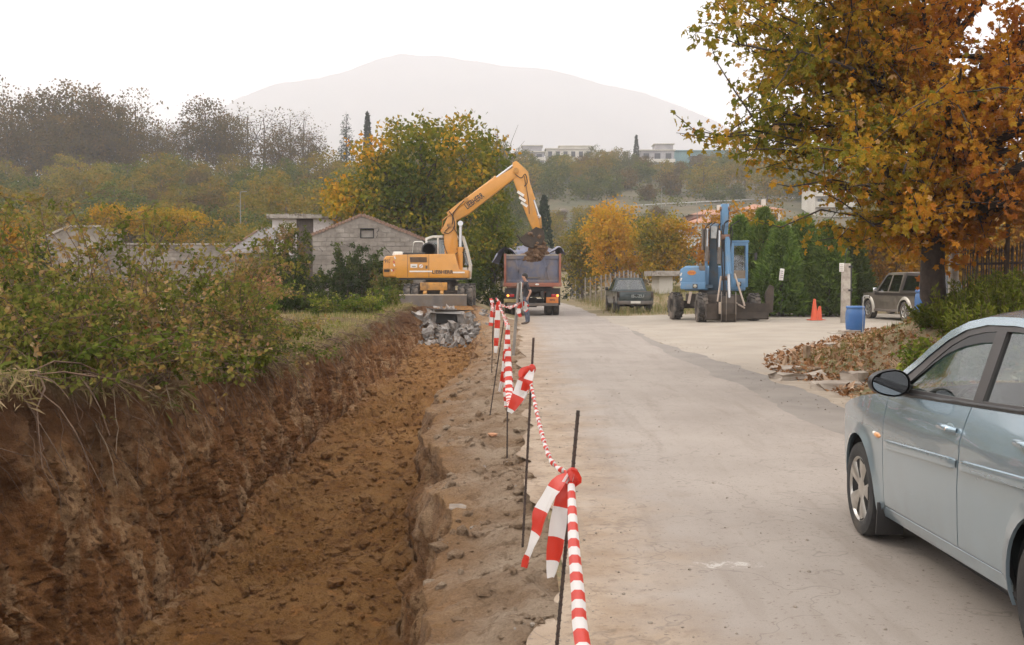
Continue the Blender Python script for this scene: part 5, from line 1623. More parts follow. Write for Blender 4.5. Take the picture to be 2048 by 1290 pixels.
        # inner door card keeps daylight out of the shut lines
        mb = MB(); mb.grid(lambda y, z: (S(y, z) - side * .05, y, z), list(np.linspace(.83, -.80, 14)), [.2, .4, .6, .8, .93]); mb.build('door_card', M_INT, t, smooth=60)
        mb = MB(); mb.grid(lambda y, z: (S(y, z) - side * .05, y, z), list(np.linspace(-1.62, -2.0, 6)), [.2, .6, .95]); mb.build('inner_quarter', M_INT, t, smooth=60)
        mb = MB(); mb.sph((side * .60, 1.93, .66), (.13, .11, .085), 16, 10); mb.build('headlight', M_CHROME, t, smooth=60)
        mb = MB(); mb.sph((side * .68, -2.06, .83), (.10, .09, .13), 14, 10); mb.build('tail_light', M_REDLENS, t, smooth=60)
    us = list(np.linspace(-1, 1, 19))
    def rz_(y): return float(np.interp(-y, [-1.02, -.92, -.74, -.52, -.30, -.08, .15, .45, .80, 1.05, 1.30, 1.55, 1.78], [.930, .995, 1.110, 1.235, 1.330, 1.385, 1.412, 1.412, 1.396, 1.36, 1.285, 1.155, 1.04]))
    def top(y, u):
        zr = rz_(y); x = W(y, zr)
        return (u * x, y + .13 * (1 - u * u) * (1 if y > .2 else 0) * smoothstep(.1, .9, y), zr + .045 * (1 - u ** 2) ** .8 + (.012 * (1 - u ** 8)))
    mb = MB(); mb.grid(top, list(np.linspace(.18, -1.12, 20)), us); mb.build('roof', PAINT, t, smooth=50)
    mb = MB(); mb.grid(top, list(np.linspace(1.0, .18, 14)), us); mb.build('windscreen', M_GLASS, t, smooth=50)
    mb = MB(); mb.grid(top, list(np.linspace(-1.12, -1.74, 12)), us); mb.build('rear_window', M_GLASS, t, smooth=50)
    mb = MB(); mb.grid(lambda y, u: (u * W(y, hoodline(y)), y + .06 * (1 - u * u) * smoothstep(1.7, 2.05, y), hoodline(y) + .055 * (1 - u * u) + .012 * (1 - u ** 6)), list(np.linspace(.82, 2.06, 18)), us); mb.build('bonnet', PAINT, t, smooth=50)
    mb = MB(); mb.grid(lambda y, u: (u * W(y, 1.03), y, 1.035 + .03 * (1 - u * u)), list(np.linspace(-1.72, -2.12, 8)), us); mb.build('boot_lid', PAINT, t, smooth=50)
    mb = MB(); mb.grid(lambda z, u: (u * W(2.08, min(z, .62)), 2.08 + .10 * (1 - u * u) - .05 * max(0, z - .5), z), list(np.linspace(.68, .17, 10)), us); fb = mb.build('front_bumper', PAINT, t, smooth=50)
    mb = MB(); mb.grid(lambda z, u: (u * W(-2.14, z), -2.14 - .08 * (1 - u * u), z), list(np.linspace(1.0, .2, 12)), us, flip=True); mb.build('rear_bumper', PAINT, t, smooth=50)
    # cabin
    mb = MB(); mb.box((0, -.3, .24), (1.5, 3.2, .10)); mb.box((0, 1.45, .5), (1.1, .9, .55)); mb.box((0, -1.75, .55), (1.2, .55, .6)); mb.build('floor_pan', M_UNDER, t)
    def seat(x, y, w):
        mb = MB()
        mb.box((x, y, .46), (w, .50, .18)); mb.box((x, y - .30, .78), (w * .94, .15, .62), (R(-16), 0, 0)); s = mb.build('seat', M_SEAT, t, bevel=.05, seg=3)
        mb = MB(); mb.box((x, y - .41, 1.165), (.25, .10, .17), (R(-14), 0, 0)); mb.build('headrest', M_SEAT, s, bevel=.04, seg=3)
    seat(-.37, .12, .50); seat(.37, .12, .50); seat(-.36, -.82, .56); seat(.36, -.82, .56)
    mb = MB(); mb.prism([(1.02, .90), (.70, .955), (.52, .92), (.48, .80), (.60, .55), (1.0, .5)], -.70, .70, 'x'); mb.build('dashboard', M_INT, t, bevel=.02)
    mb = MB(); c = Vector((-.37, .42, .86)); nrm = Vector((0, -.86, .5)).normalized(); _, a_, b_ = frame_of(nrm)
    mb.tube([c + (a_ * math.cos(2 * PI * k / 24) + b_ * math.sin(2 * PI * k / 24)) * .185 for k in range(25)], .014, 6)
    for k in (0.3, 2.8, 4.7): mb.bar(c, c + (a_ * math.cos(k) + b_ * math.sin(k)) * .18, .035, .015)
    mb.build('steering_wheel', M_BLACKP, t, smooth=60)
    mb = MB(); mb.grid(lambda y, u: (u * .54, y, rz_(y) - .03 + .03 * (1 - u * u)), list(np.linspace(.15, -1.1, 6)), list(np.linspace(-1, 1, 6))); mb.build('headliner', pm('grey_headliner', (.30, .29, .27), None, rough=.95), t)
    mb = MB(); mb.box((0, .13, 1.315), (.22, .03, .065)); mb.build('interior_mirror', M_BLACKP, t, bevel=.01)
    return t
silver_blue_car()
# ------------------------------------------------------------------ construction machines
def text_mesh(s, size, depth=0.004):
    cu = bpy.data.curves.new('t', 'FONT'); cu.body = s; cu.size = size; cu.extrude = depth; cu.offset = size * .02; cu.align_x = 'CENTER'; cu.align_y = 'CENTER'; cu.resolution_u = 2
    o = bpy.data.objects.new('t', cu); COL.objects.link(o)
    dg = bpy.context.evaluated_depsgraph_get()
    me = bpy.data.meshes.new_from_object(o.evaluated_get(dg))
    bpy.data.objects.remove(o); bpy.data.curves.remove(cu)
    return me

def lettering(s, size, mat, parent, loc, rot, sx=1.0, name='lettering', bold=0.0):
    me = text_mesh(s, size)
    me.materials.clear(); me.materials.append(mat)
    o = link_mesh(name, me, parent, loc, rot, (sx, 1, 1))
    return o

M_YEL = pm('excavator_yellow', (0.52, 0.222, 0.028), (0.58, 0.26, 0.036), 1.2, 0.42, dirt=(0.36, 0.20, 0.07), dirt_scale=1.6, dirt_lo=.5, dirt_hi=.8, coat=.2)
M_YELD = pm('muddy_yellow', (0.50, 0.235, 0.04), (0.36, 0.19, 0.06), 2.5, 0.7, dirt=(0.16, 0.10, 0.055), dirt_scale=3, dirt_lo=.48, dirt_hi=.66)
M_STEEL = pm('worn_steel', (0.12, 0.105, 0.095), (0.20, 0.175, 0.155), 2, 0.7, .3, dirt=(0.20, 0.15, 0.105), dirt_scale=2.5, dirt_lo=.42, dirt_hi=.7)
M_MUDST = pm('mud_caked_steel', (0.034, 0.026, 0.020), (0.072, 0.054, 0.040), 2.2, 0.95, bump=.5, bscale=20)
M_OFFW = pm('off_white_cab', (0.60, 0.57, 0.50), (0.68, 0.64, 0.57), 3, 0.45, dirt=(0.36, 0.31, 0.25), dirt_scale=3, dirt_lo=.55, dirt_hi=.8)
M_BLACK = pm('black_paint', (0.015, 0.014, 0.013), (0.028, 0.026, 0.024), 4, 0.5)
M_HOSE = pm('hydraulic_hose', (0.013, 0.012, 0.012), None, rough=0.6)
M_ROD = pm('polished_rod', (0.50, 0.50, 0.50), None, rough=0.25, metal=.6)
M_WHITE = pm('white_decal', (0.72, 0.68, 0.62), (0.62, 0.58, 0.52), 6, 0.5)
M_REDDEC = pm('red_decal', (0.42, 0.05, 0.03), None, rough=0.5)
M_CABGL = glass_mat('cab_glass', (0.45, 0.52, 0.5), 0.12)
M_SOILD = pm('damp_soil', (0.10, 0.055, 0.028), (0.185, 0.105, 0.055), 2.0, 0.95, bump=.6, bscale=14)
M_MTYRE = pm('muddy_tyre', (0.03, 0.027, 0.024), (0.10, 0.085, 0.07), 3, 0.95, dirt=(0.17, 0.135, 0.105), dirt_scale=2.2, dirt_lo=.45, dirt_hi=.68)

def box_beam(mb, pts, widths, y0, y1, mat=0):
    """plate-sided boom: outline in x,z from a centre line and its widths, between y0 and y1"""
    L, Rr = [], []
    for i, p in enumerate(pts):
        p = Vector((p[0], 0, p[1]))
        a = Vector((pts[max(i - 1, 0)][0], 0, pts[max(i - 1, 0)][1])); b = Vector((pts[min(i + 1, len(pts) - 1)][0], 0, pts[min(i + 1, len(pts) - 1)][1]))
        d = (b - a).normalized(); n = Vector((-d.z, 0, d.x))
        L.append((p + n * widths[i] / 2)); Rr.append(p - n * widths[i] / 2)
    poly = [(v.x, v.z) for v in L] + [(v.x, v.z) for v in reversed(Rr)]
    mb.prism(poly, y0, y1, 'y', mat)

def ram(parent, a, b, r, frac, body_mat, y=0.0, name='hydraulic_ram'):
    a, b = Vector((a[0], y, a[1])), Vector((b[0], y, b[1]))
    m = a.lerp(b, frac)
    mb = MB(); mb.cyl(a, m, r, n=14); mb.cyl(m - (b - a).normalized() * .08, m, r * 1.18, n=14); mb.cyl(a - Vector((0, r * 1.2, 0)), a + Vector((0, r * 1.2, 0)), r * 1.15, n=12)
    o = mb.build(name, body_mat, parent, smooth=40)
    mb = MB(); mb.cyl(m, b, r * .58, n=12); mb.cyl(b - Vector((0, r, 0)), b + Vector((0, r, 0)), r * 1.0, n=12); mb.build('ram_rod', M_ROD, o, smooth=40)
    return o

def hose(mb, pts, r=.018):
    P = [Vector(p) for p in pts]
    out = []
    n = len(P)
    for i in range(n - 1):
        for k in range(4):
            t = k / 4
            p0, p1, p2, p3 = P[max(i - 1, 0)], P[i], P[i + 1], P[min(i + 2, n - 1)]
            out.append(.5 * ((2 * p1) + (p2 - p0) * t + (2 * p0 - 5 * p1 + 4 * p2 - p3) * t * t + (3 * p1 - p0 - 3 * p2 + p3) * t ** 3))
    out.append(P[-1])
    mb.tube(out, r, 6)

def bucket_mesh(mb, c, w, s, ang, mat=0):
    """toothed digging bucket; c = pin, opening angle ang, width w along y"""
    prof = [(0, 0), (.32, .10), (.62, -.12), (.70, -.50), (.48, -.86), (.12, -.98), (-.26, -.90)]
    inner = [(-.24, -.84), (.11, -.90), (.42, -.80), (.61, -.48), (.54, -.16), (.28, .02), (.02, -.06)]
    ca, sa = math.cos(ang), math.sin(ang)
    T = lambda p: (c[0] + s * (p[0] * ca - p[1] * sa), c[1] + s * (p[0] * sa + p[1] * ca))
    shell = [T(p) for p in prof] + [T(p) for p in inner]
    mb.prism(shell, -w / 2, w / 2, 'y', mat)
    side = [T(p) for p in prof] + [T((-.18, -.5)), T((-.06, -.2))]
    for y in (-w / 2 - .02, w / 2 - .005): mb.prism(side, y, y + .025, 'y', mat)
    for k in range(5):
        y = -w / 2 + w * (k + .5) / 5
        a, b = T((-.22, -.87)), T((-.46, -.80))
        mb.bar((a[0], y, a[1]), (b[0], y, b[1]), .07, .05, mat)

def yellow_excavator():
    Y = 40.0; k = Y / F_PX                       # metres per photo pixel
    cx = (882 - 1024) * k
    z0 = 0.42
    t = thing('yellow_excavator', 'yellow wheeled excavator tipping soil into the dump truck', 'excavator', (cx, Y, z0))
    X = lambda px: (px - 882) * k
    Z = lambda py: EYE + (HORIZON - py) * k - z0
    # --- undercarriage, blade towards the viewer
    mb = MB(); mb.box((0, .2, .78), (.95, 3.2, .42)); mb.box((0, .2, 1.02), (1.3, 1.5, .16)); mb.box((0, -1.35, .62), (1.9, .3, .26)); mb.box((0, 1.55, .62), (1.9, .3, .26)); mb.build('chassis', M_MUDST, t, bevel=.03)
    mb = MB(); mb.box((X(874), -1.62, Z(572)), (1.03, .18, .30)); mb.build('front_axle_box', M_YELD, t, bevel=.02)
    for sx in (-1, 1):
        for yy in (-1.35, 1.55):
            for off in (.86, 1.16 if sx > 0 else 1.16):
                wheel(t, (sx * (off + .03), yy, .50), .50, .27, .27, sx, 'plain', 0, 14, M_MTYRE, M_YELD)
    mb = MB()
    bw = 2.55
    prof = [(-2.12, .06), (-2.02, .0), (-1.98, .05), (-2.03, .25), (-2.06, .55), (-2.10, .60), (-2.16, .585), (-2.14, .3)]
    mb.prism(prof, X(811), X(938), 'x'); bl = mb.build('dozer_blade', M_STEEL, t)
    mb = MB(); mb.box((X(874.5), -2.12, .612), (X(938) - X(811) + .01, .10, .035)); mb.build('blade_lip', pm('bright_worn_edge', (.42, .33, .24), (.5, .42, .33), 5, .6), bl)
    for xx in (X(858), X(890)):
        mb = MB(); mb.bar((xx, -2.0, .60), (xx, -1.5, .72), .13, .2); mb.build('blade_arm', M_YELD, t, bevel=.015)
    mb = MB(); mb.lathe([(.62, 0), (.62, .12)], (0, .1, 1.10), 'z', 28); mb.build('slew_ring', M_BLACK, t, smooth=40)
    # --- upper structure, boom pointing right
    zt, zb = Z(509), Z(556)
    ang = R(-3)
    mb = MB()
    side = [(X(798), Z(511)), (X(913), Z(509)), (X(918), Z(528)), (X(921), Z(540)), (X(940), Z(541)), (X(940), Z(556)), (X(800), Z(556)), (X(797), Z(545))]
    mb.prism(side, -1.22, 1.22, 'y'); body = mb.build('engine_body', M_YEL, t, bevel=.025)
    mb = MB()
    cw = [(X(800), Z(512)), (X(778), Z(513.5)), (X(774.5), Z(520)), (X(773), Z(540)), (X(774), Z(554)), (X(800), Z(555.5))]
    mb.prism(cw, -1.10, 1.10, 'y'); mb.prism([(X(800), Z(512.5)), (X(788), Z(513.5)), (X(786), Z(553)), (X(800), Z(555))], -1.215, 1.215, 'y'); c_w = mb.build('counterweight', M_YEL, t, bevel=.06, seg=3)
    mb = MB(); mb.box((X(787), -1.15, Z(538)), (X(800) - X(774), .18, .05)); mb.build('counterweight_groove', M_YELD, c_w)
    mb = MB(); mb.box((X(870), 0, Z(557.8)), (2.6, 2.3, .07)); mb.build('belly_plate', M_BLACK, t)
    yf = -1.224
    # louvre panel with slats
    mb = MB(); mb.box((X(843), yf, Z(520.5)), (.68, .012, .20)); lv = mb.build('louvre_panel', M_YELD, body)
    sl = MB(); sl.box((0, 0, 0), (.64, .02, .012)); slm = sl.mesh('louvre_slat', M_BROWN)
    for j in range(7): link_mesh('louvre_slat', slm, lv, (X(843), yf - .010, Z(520.5) - .085 + j * .028), (R(30), 0, 0))
    # decals, stripe and writing
    mb = MB(); mb.box((X(834), yf, Z(532.5)), (.26, .010, .14)); mb.build('white_sticker', M_WHITE, body)
    mb = MB(); mb.box((X(834), yf - .003, Z(533.5)), (.16, .010, .022)); mb.build('sticker_print', M_BLACK, body)
    mb = MB(); mb.lathe([(.075, -.006), (.075, .006)], (X(848), yf, Z(533)), 'y', 20); rs = mb.build('round_sticker', M_WHITE, body)
    mb = MB(); mb.box((X(848), yf - .008, Z(533)), (.02, .006, .12), (0, R(45), 0)); mb.build('round_sticker_mark', M_REDDEC, rs)
    mb = MB(); mb.box((X(858.5), yf, Z(535)), (.075, .012, .12)); lk = mb.build('latch_plate', M_BROWN, body)
    mb = MB(); mb.box((X(848), yf, Z(543.2)), (X(871) - X(826), .010, .055)); mb.build('stripe', M_WHITE, body)
    mb = MB(); mb.box((X(921), yf, Z(545.2)), (X(933) - X(910), .010, .055)); mb.build('stripe', M_WHITE, body)
    lettering('LIEBHERR', .185, M_BLACK, body, (X(889.5), yf - .006, Z(544.6)), (R(90), 0, 0), 1.05)
    for xx, nm in ((X(863), 'shut_line'), (X(822), 'shut_line')):
        mb = MB(); mb.box((xx, yf, (zt + zb) / 2), (.014, .008, zt - zb - .06)); mb.build(nm, M_BROWN, body)
    lettering('912', .19, M_BROWN, c_w, (X(783), -1.108, Z(523.5)), (R(90), 0, 0), 1.0)
    for j, (px, py) in enumerate(((797.5, 517), (795.5, 525), (796, 531))):
        mb = MB(); mb.box((X(px), -1.226, Z(py)), (.05, .01, .10), (0, R(-24), 0)); mb.build('warning_chevron', M_WHITE if j != 1 else M_REDDEC, c_w)
    for px, mm in ((791, M_WHITE), (794, M_REDDEC)):
        mb = MB(); mb.box((X(px), -1.222, Z(541)), (.06, .012, .09), (0, R(-20), 0)); mb.build('warning_chevron', mm, c_w)
    mb = MB(); mb.box((X(783), -1.105, Z(542)), (.30, .012, .10)); mb.build('vent_grille', M_BROWN, c_w)
    # things on the deck
    mb = MB(); mb.box((X(800), -.3, Z(508)), (.44, .9, .15), taper=(.8, .9)); mb.build('engine_hood', M_OFFW, t, bevel=.03)
    mb = MB(); mb.box((X(832), -.2, Z(508.5)), (.85, 1.3, .09)); mb.build('deck_mat', M_BLACK, t, bevel=.01)
    mb = MB(); mb.tube([(X(826), -.2, Z(508)), (X(829), -.2, Z(486)), (X(831), -.2, Z(484.5)), (X(845), -.2, Z(484)), (X(849), -.2, Z(487)), (X(849.5), -.2, Z(508))], .028, 8); mb.build('handrail', M_OFFW, t, smooth=60)
    mb = MB()
    ring = []
    mb.lathe([(.245, -.11), (.30, -.10), (.31, 0), (.30, .10), (.245, .11), (.20, .08), (.20, -.08), (.245, -.11)], (X(861), -.55, Z(501)), 'y', 26); mb.build('hose_reel', M_BLACK, t, smooth=50)
    # cab on the far side
    cab0, cab1 = X(852), X(938)
    mb = MB(); yb = (.10, 1.18)
    fr = [(X(853), Z(478)), (X(866), Z(473.5)), (X(925), Z(474)), (X(933), Z(500)), (X(940), Z(530)), (X(938), Z(556)), (X(852), Z(556))]
    for y in yb:
        for a, b in zip(fr, fr[1:] + fr[:1]): mb.bar((a[0], y, a[1]), (b[0], y, b[1]), .09, .10)
        mb.bar((X(876), y, Z(474)), (X(876), y, Z(556)), .07, .09)
    for p in fr: mb.bar((p[0], yb[0], p[1]), (p[0], yb[1], p[1]), .09, .09)
    mb.prism([(X(852), Z(478.5)), (X(866), Z(472.5)), (X(925), Z(473)), (X(926), Z(476)), (X(852), Z(483))], yb[0], yb[1], 'y')
    mb.prism([(X(853), Z(535)), (X(938), Z(535)), (X(938), Z(556)), (X(852), Z(556))], yb[0] + .02, yb[1] - .02, 'y')
    cab = mb.build('cab', M_OFFW, t, bevel=.012)
    mb = MB()
    for y in yb: mb.add([(p[0], y, p[1]) for p in fr[:5]] + [(fr[0][0], y, Z(535))], [(0, 1, 2, 3, 4, 5)])
    mb.add([(fr[2][0], yb[0], fr[2][1]), (fr[2][0], yb[1], fr[2][1]), (fr[4][0], yb[1], fr[4][1]), (fr[4][0], yb[0], fr[4][1])], [(0, 1, 2, 3)])
    mb.build('cab_glass', M_CABGL, cab)
    mb = MB(); mb.box((X(880), .62, Z(530)), (.5, .5, .35)); mb.box((X(872), .62, Z(512)), (.14, .48, .62), (0, R(-8), 0)); mb.build('driver_seat', M_INT, cab, bevel=.03)
    mb = MB(); mb.sph((X(855), -.0, Z(488)), (.05, .05, .06), 10, 8); mb.build('work_lamp', M_CHROME, cab, smooth=60)
    # --- boom, stick and bucket in the plane y = yb0
    by = -.28
    mb = MB()
    box_beam(mb, [(X(907), Z(548)), (X(905), Z(505)), (X(901), Z(455)), (X(906), Z(437))], [.62, .56, .50, .34], by - .19, by + .19)
    lo = mb.build('lower_boom', M_YEL, t, bevel=.02)
    mb = MB()
    box_beam(mb, [(X(901), Z(437)), (X(930), Z(418)), (X(985), Z(378)), (X(1031), Z(347))], [.46, .58, .50, .36], by - .17, by + .17)
    up = mb.build('upper_boom', M_YEL, t, bevel=.02)
    lettering('LIEBHERR', .32, M_BLACK, up, (X(950), by - .18, Z(405)), (R(90), R(-36), 0), .62)
    mb = MB(); mb.cyl((X(901), by - .26, Z(452)), (X(901), by + .26, Z(452)), .10, n=16); mb.cyl((X(889), by - .26, Z(466)), (X(889), by + .26, Z(466)), .07, n=14); mb.cyl((X(934), by - .24, Z(402)), (X(934), by + .24, Z(402)), .08, n=14); mb.cyl((X(1032), by - .25, Z(345)), (X(1032), by + .25, Z(345)), .10, n=16); each(mb, 'pivot_pin', M_YELD, t, smooth=40)
    mb = MB()
    box_beam(mb, [(X(1029), Z(327)), (X(1040), Z(352)), (X(1052), Z(398)), (X(1068), Z(446)), (X(1073), Z(462))], [.16, .66, .48, .36, .26], by - .15, by + .15)
    st = mb.build('stick', M_YEL, t, bevel=.02)
    for j, (px, py, mm) in enumerate(((1041, 390, M_WHITE), (1043, 395.5, M_BLACK), (1044.5, 401, M_WHITE), (1046.5, 407, M_BLACK), (1048, 411, M_WHITE))):
        mb = MB(); mb.box((X(px), by - .156, Z(py)), (.30, .008, .10 if mm is M_WHITE else .03), (0, R(34), 0)); mb.build('warning_stripe', mm, st)
    ram(t, (X(934), Z(402)), (X(1030), Z(331)), .085, .62, M_YEL, by, 'stick_ram')
    ram(t, (X(1050), Z(350)), (X(1077), Z(434)), .075, .62, M_YEL, by, 'bucket_ram')
    ram(t, (X(922), Z(545)), (X(923), Z(449)), .105, .52, M_YEL, by - .30, 'lift_ram')
    ram(t, (X(886), Z(462)), (X(912), Z(422)), .07, .5, M_YEL, by + .25, 'adjust_ram')
    mb = MB(); mb.bar((X(1077), by, Z(434)), (X(1066), by, Z(447)), .16, .07); mb.bar((X(1077), by, Z(434)), (X(1079), by, Z(458)), .18, .08); mb.cyl((X(1073), by - .24, Z(460)), (X(1073), by + .24, Z(460)), .07, n=12); mb.build('bucket_linkage', M_YELD, t, bevel=.01)
    mb = MB(); bucket_mesh(mb, (X(1071), Z(456)), .95, .86, R(-38)); bk = mb.build('bucket', M_MUDST, t, bevel=.01, seg=1)
    bk.location.y = by
    mb = MB()
    hose(mb, [(X(912), by - .22, Z(540)), (X(893), by - .27, Z(500)), (X(889), by - .24, Z(470)), (X(906), by - .24, Z(450)), (X(909), by - .22, Z(428)), (X(930), by - .22, Z(404))])
    hose(mb, [(X(889), by - .24, Z(466)), (X(900), by - .3, Z(468)), (X(911), by - .24, Z(455)), (X(908), by - .24, Z(436)), (X(900), by - .2, Z(425))])
    hose(mb, [(X(1030), by - .2, Z(352)), (X(1042), by - .26, Z(360)), (X(1050), by - .24, Z(352)), (X(1054), by - .2, Z(368)), (X(1048), by - .2, Z(376))])
    hose(mb, [(X(1048), by - .18, Z(356)), (X(1056), by - .2, Z(400)), (X(1058), by - .2, Z(430))], .014)
    hose(mb, [(X(904), by - .2, Z(545)), (X(902), by - .26, Z(522)), (X(920), by - .28, Z(505)), (X(928), by - .3, Z(525)), (X(915), by - .26, Z(540))])
    hose(mb, [(X(915), by - .22, Z(500)), (X(921), by - .24, Z(480)), (X(908), by - .24, Z(455))], .016)
    each(mb, 'hydraulic_hose', M_HOSE, t, smooth=60)
    mb = MB(); mb.tube([(X(886), by - .2, Z(460)), (X(888), by - .2, Z(442)), (X(900), by - .2, Z(432)), (X(916), by - .2, Z(420)), (X(934), by - .2, Z(405))], .022, 6); mb.build('steel_pipe', M_YEL, t, smooth=60)
    mb = MB(); mb.tube([(X(938), -.9, Z(550)), (X(937), -1.0, Z(530)), (X(928), -1.0, Z(505))], .02, 6); mb.build('cab_handrail', M_BLACK, t)
    # soil pouring from the bucket
    rng = np.random.default_rng(8)
    P, S = [], []
    for _ in range(1500):
        u = rng.random()
        py = 470 + 52 * u
        px = 1069 + rng.normal() * (5.5 + 2.0 * u) + 5 * math.sin(u * 4) + 3 * u
        P.append((cx + X(px), Y + by + rng.normal() * .2, z0 + Z(py))); S.append(.03 + .11 * rng.random() ** 2)
    tag(scatter_lumps('falling_soil', P, S, M_SOILD, 6), 'brown soil pouring from the yellow bucket into the truck', 'soil', kind='stuff')
yellow_excavator()

# ------------------------------------------------------------------ dump truck
def dump_truck():
    Y = 43.9; k = Y / F_PX
    cx = (1065 - 1024) * k
    z0 = gz(cx, Y) + .0
    M_TB = pm('faded_blue_tipper', (0.085, 0.095, 0.14), (0.13, 0.135, 0.18), 1.3, 0.7, dirt=(0.23, 0.175, 0.135), dirt_scale=1.6, dirt_lo=.48, dirt_hi=.72)
    M_TR = pm('faded_red_frame', (0.25, 0.075, 0.045), (0.32, 0.115, 0.07), 2, 0.7, dirt=(0.24, 0.16, 0.11), dirt_scale=2.4, dirt_lo=.48, dirt_hi=.72)
    M_TD = pm('dark_chassis', (0.02, 0.018, 0.017), (0.05, 0.043, 0.037), 3, 0.85)
    t = thing('dump_truck', 'blue and red dump truck seen from behind, being loaded', 'truck', (cx, Y, z0))
    X = lambda px: (px - 1065) * k
    Z = lambda py: (639 - py) * k
    w = X(1121.5)
    zt, zb = Z(517), Z(573)
    L = 5.2
    # tipper body: sides, front, floor, tailgate
    mb = MB()
    for s in (-1, 1): mb.box((s * (w - .04), L / 2 + .1, (zt + zb) / 2), (.08, L, zt - zb))
    mb.box((0, L + .06, (zt + zb) / 2 + .1), (2 * w, .08, zt - zb + .2)); mb.box((0, L / 2, zb + .04), (2 * w - .17, L, .08)); tb = mb.build('tipper_body', M_TB, t, bevel=.01)
    mb = MB(); mb.box((0, .0, (zt + zb) / 2 - .0), (2 * w - .18, .07, zt - zb - .02)); tg = mb.build('tailgate', M_TB, t, bevel=.008)
    mb = MB(); mb.box((0, -.055, zt - .10), (2 * w - .2, .06, .16)); mb.box((0, -.05, zb + .08), (2 * w - .2, .05, .12))
    for px, lean in ((1032, .06), (1098, -.06), (1040, -.05), (1088, .05)):
        mb.bar((X(px), -.05, zb + .12), (X(px) + lean * 4, -.05, zt - .16), .07, .05)
    each(mb, 'tailgate_rib', M_TB, tg, bevel=.006)
    mb = MB(); mb.box((0, -.06, zt - .0), (2 * w - .2, .09, .05)); mb.build('tailgate_lip', pm('bare_worn_metal', (.30, .25, .2), (.4, .34, .28), 4, .7), tg)
    mb = MB(); mb.box((0, -.08, Z(562)), (.7, .01, .06)); mb.build('tailgate_scrape', M_STEEL, tg)
    for s in (-1, 1):
        mb = MB(); mb.box((s * (w - .04), -.05, (zt + zb) / 2), (.10, .14, zt - zb + .12)); mb.build('corner_post', M_TR, t, bevel=.01)
    mb = MB(); mb.box((0, -.05, zb - .07), (2 * w + .06, .16, .17)); mb.build('rear_sill', M_TR, t, bevel=.012)
    mb = MB(); mb.sph((X(1074), -.14, zb - .06), (.09, .02, .04), 10, 6); mb.build('sill_sticker', M_WHITE, t)
    # load
    rng = np.random.default_rng(2)
    xs = np.linspace(-w + .1, w - .1, 22); ys_ = np.linspace(.1, L - .05, 40)
    mb = MB(); mb.grid(lambda a, b: (a, b, zt - .18 + .28 * math.exp(-((a - .0) / .7) ** 2 - ((b - .9) / 1.2) ** 2) + .12 * float(fbm(a * 2, b * 2, 0, 4, 4))), list(xs), list(ys_)); mb.build('soil_load', M_SOILD, t, smooth=60)
    # chassis, axles, wheels
    mb = MB()
    for s in (-1, 1): mb.box((s * .42, 3.0, .95), (.12, 7.2, .28))
    mb.box((0, .55, .98), (.9, .2, .3)); mb.box((0, 1.05, .55), (1.9, .16, .16)); mb.box((0, 2.4, .55), (1.9, .16, .16)); mb.box((0, 6.4, .55), (1.9, .16, .16)); mb.box((0, .95, .58), (.42, .5, .42)); mb.box((.35, 1.5, 1.25), (1.0, 2.8, .35)); mb.build('chassis', M_TD, t, bevel=.01)
    for yy in (1.05, 2.4):
        for s in (-1, 1):
            for off in (1.06, .74): wheel(t, (s * off, yy, .5), .5, .29, .28, s, 'plain', 0, 0, M_MTYRE, M_TD)
    for s in (-1, 1): wheel(t, (s * 1.02, 6.4, .5), .5, .3, .28, s, 'plain', 0, 0, M_MTYRE, M_TD)
    for s in (-1, 1):
        mb = MB(); mb.box((s * .92, .28, .85), (.62, .02, .75)); mb.build('mud_flap', M_BLACK, t)
    mb = MB(); mb.box((0, .04, Z(616)), (2.25, .12, .13)); mb.build('bumper_bar', M_STEEL, t, bevel=.015)
    mb = MB(); mb.bar((X(1085), .1, Z(616)), (X(1085), .1, Z(585)), .05, .05); mb.bar((X(1078), .3, Z(588)), (X(1052), .3, Z(600)), .06, .05); mb.bar((X(1045), .1, Z(616)), (X(1045), .1, Z(585)), .05, .05); mb.build('bumper_bracket', M_TD, t)
    # lamps (lit) and plates
    lit = pm('lit_tail_lamp', (.8, .15, .03), None, rough=.3, emit=(1.0, .32, .05), estr=3.0)
    for px, nm in ((1016, 'lit_lamp'), (1115, 'lit_lamp')):
        mb = MB(); mb.lathe([(.05, 0), (.055, -.03), (.03, -.05), (0, -.052)], (X(px), .02, Z(598)), 'y', 14); mb.build('lit_tail_lamp', lit, t, smooth=60)
    for px in (1024, 1107):
        mb = MB(); mb.box((X(px), .03, Z(598)), (.2, .08, .13)); mb.build('tail_lamp_unit', M_REDLENS, t, bevel=.015)
    mb = MB(); mb.box((X(1104.5), -.02, Z(607)), (.54, .02, .26)); op = mb.build('orange_plate', pm('orange_sign_plate', (.62, .20, .035), (.55, .17, .035), 5, .5), t, bevel=.004)
    lettering('9592', .12, M_BLACK, op, (X(1104.5), -.032, Z(607)), (R(90), 0, 0), 1.0)
    mb = MB(); mb.box((X(1020), -.0, Z(608)), (.52, .02, .16)); lp = mb.build('licence_plate', pm('yellowed_plate', (.40, .31, .12), (.30, .22, .1), 5, .6), t, bevel=.004)
    # cab far ahead, mostly hidden by the tipper
    mb = MB(); mb.prism([(5.55, .75), (7.3, .75), (7.35, 1.6), (7.2, 2.75), (5.6, 2.8)], -1.15, 1.15, 'x'); cb = mb.build('cab', M_TR, t, bevel=.06)
    mb = MB(); mb.add([(-1.05, 7.40, 1.65), (1.05, 7.40, 1.65), (1.0, 7.25, 2.6), (-1.0, 7.25, 2.6)], [(0, 1, 2, 3)]); mb.build('windscreen', M_CABGL, cb)
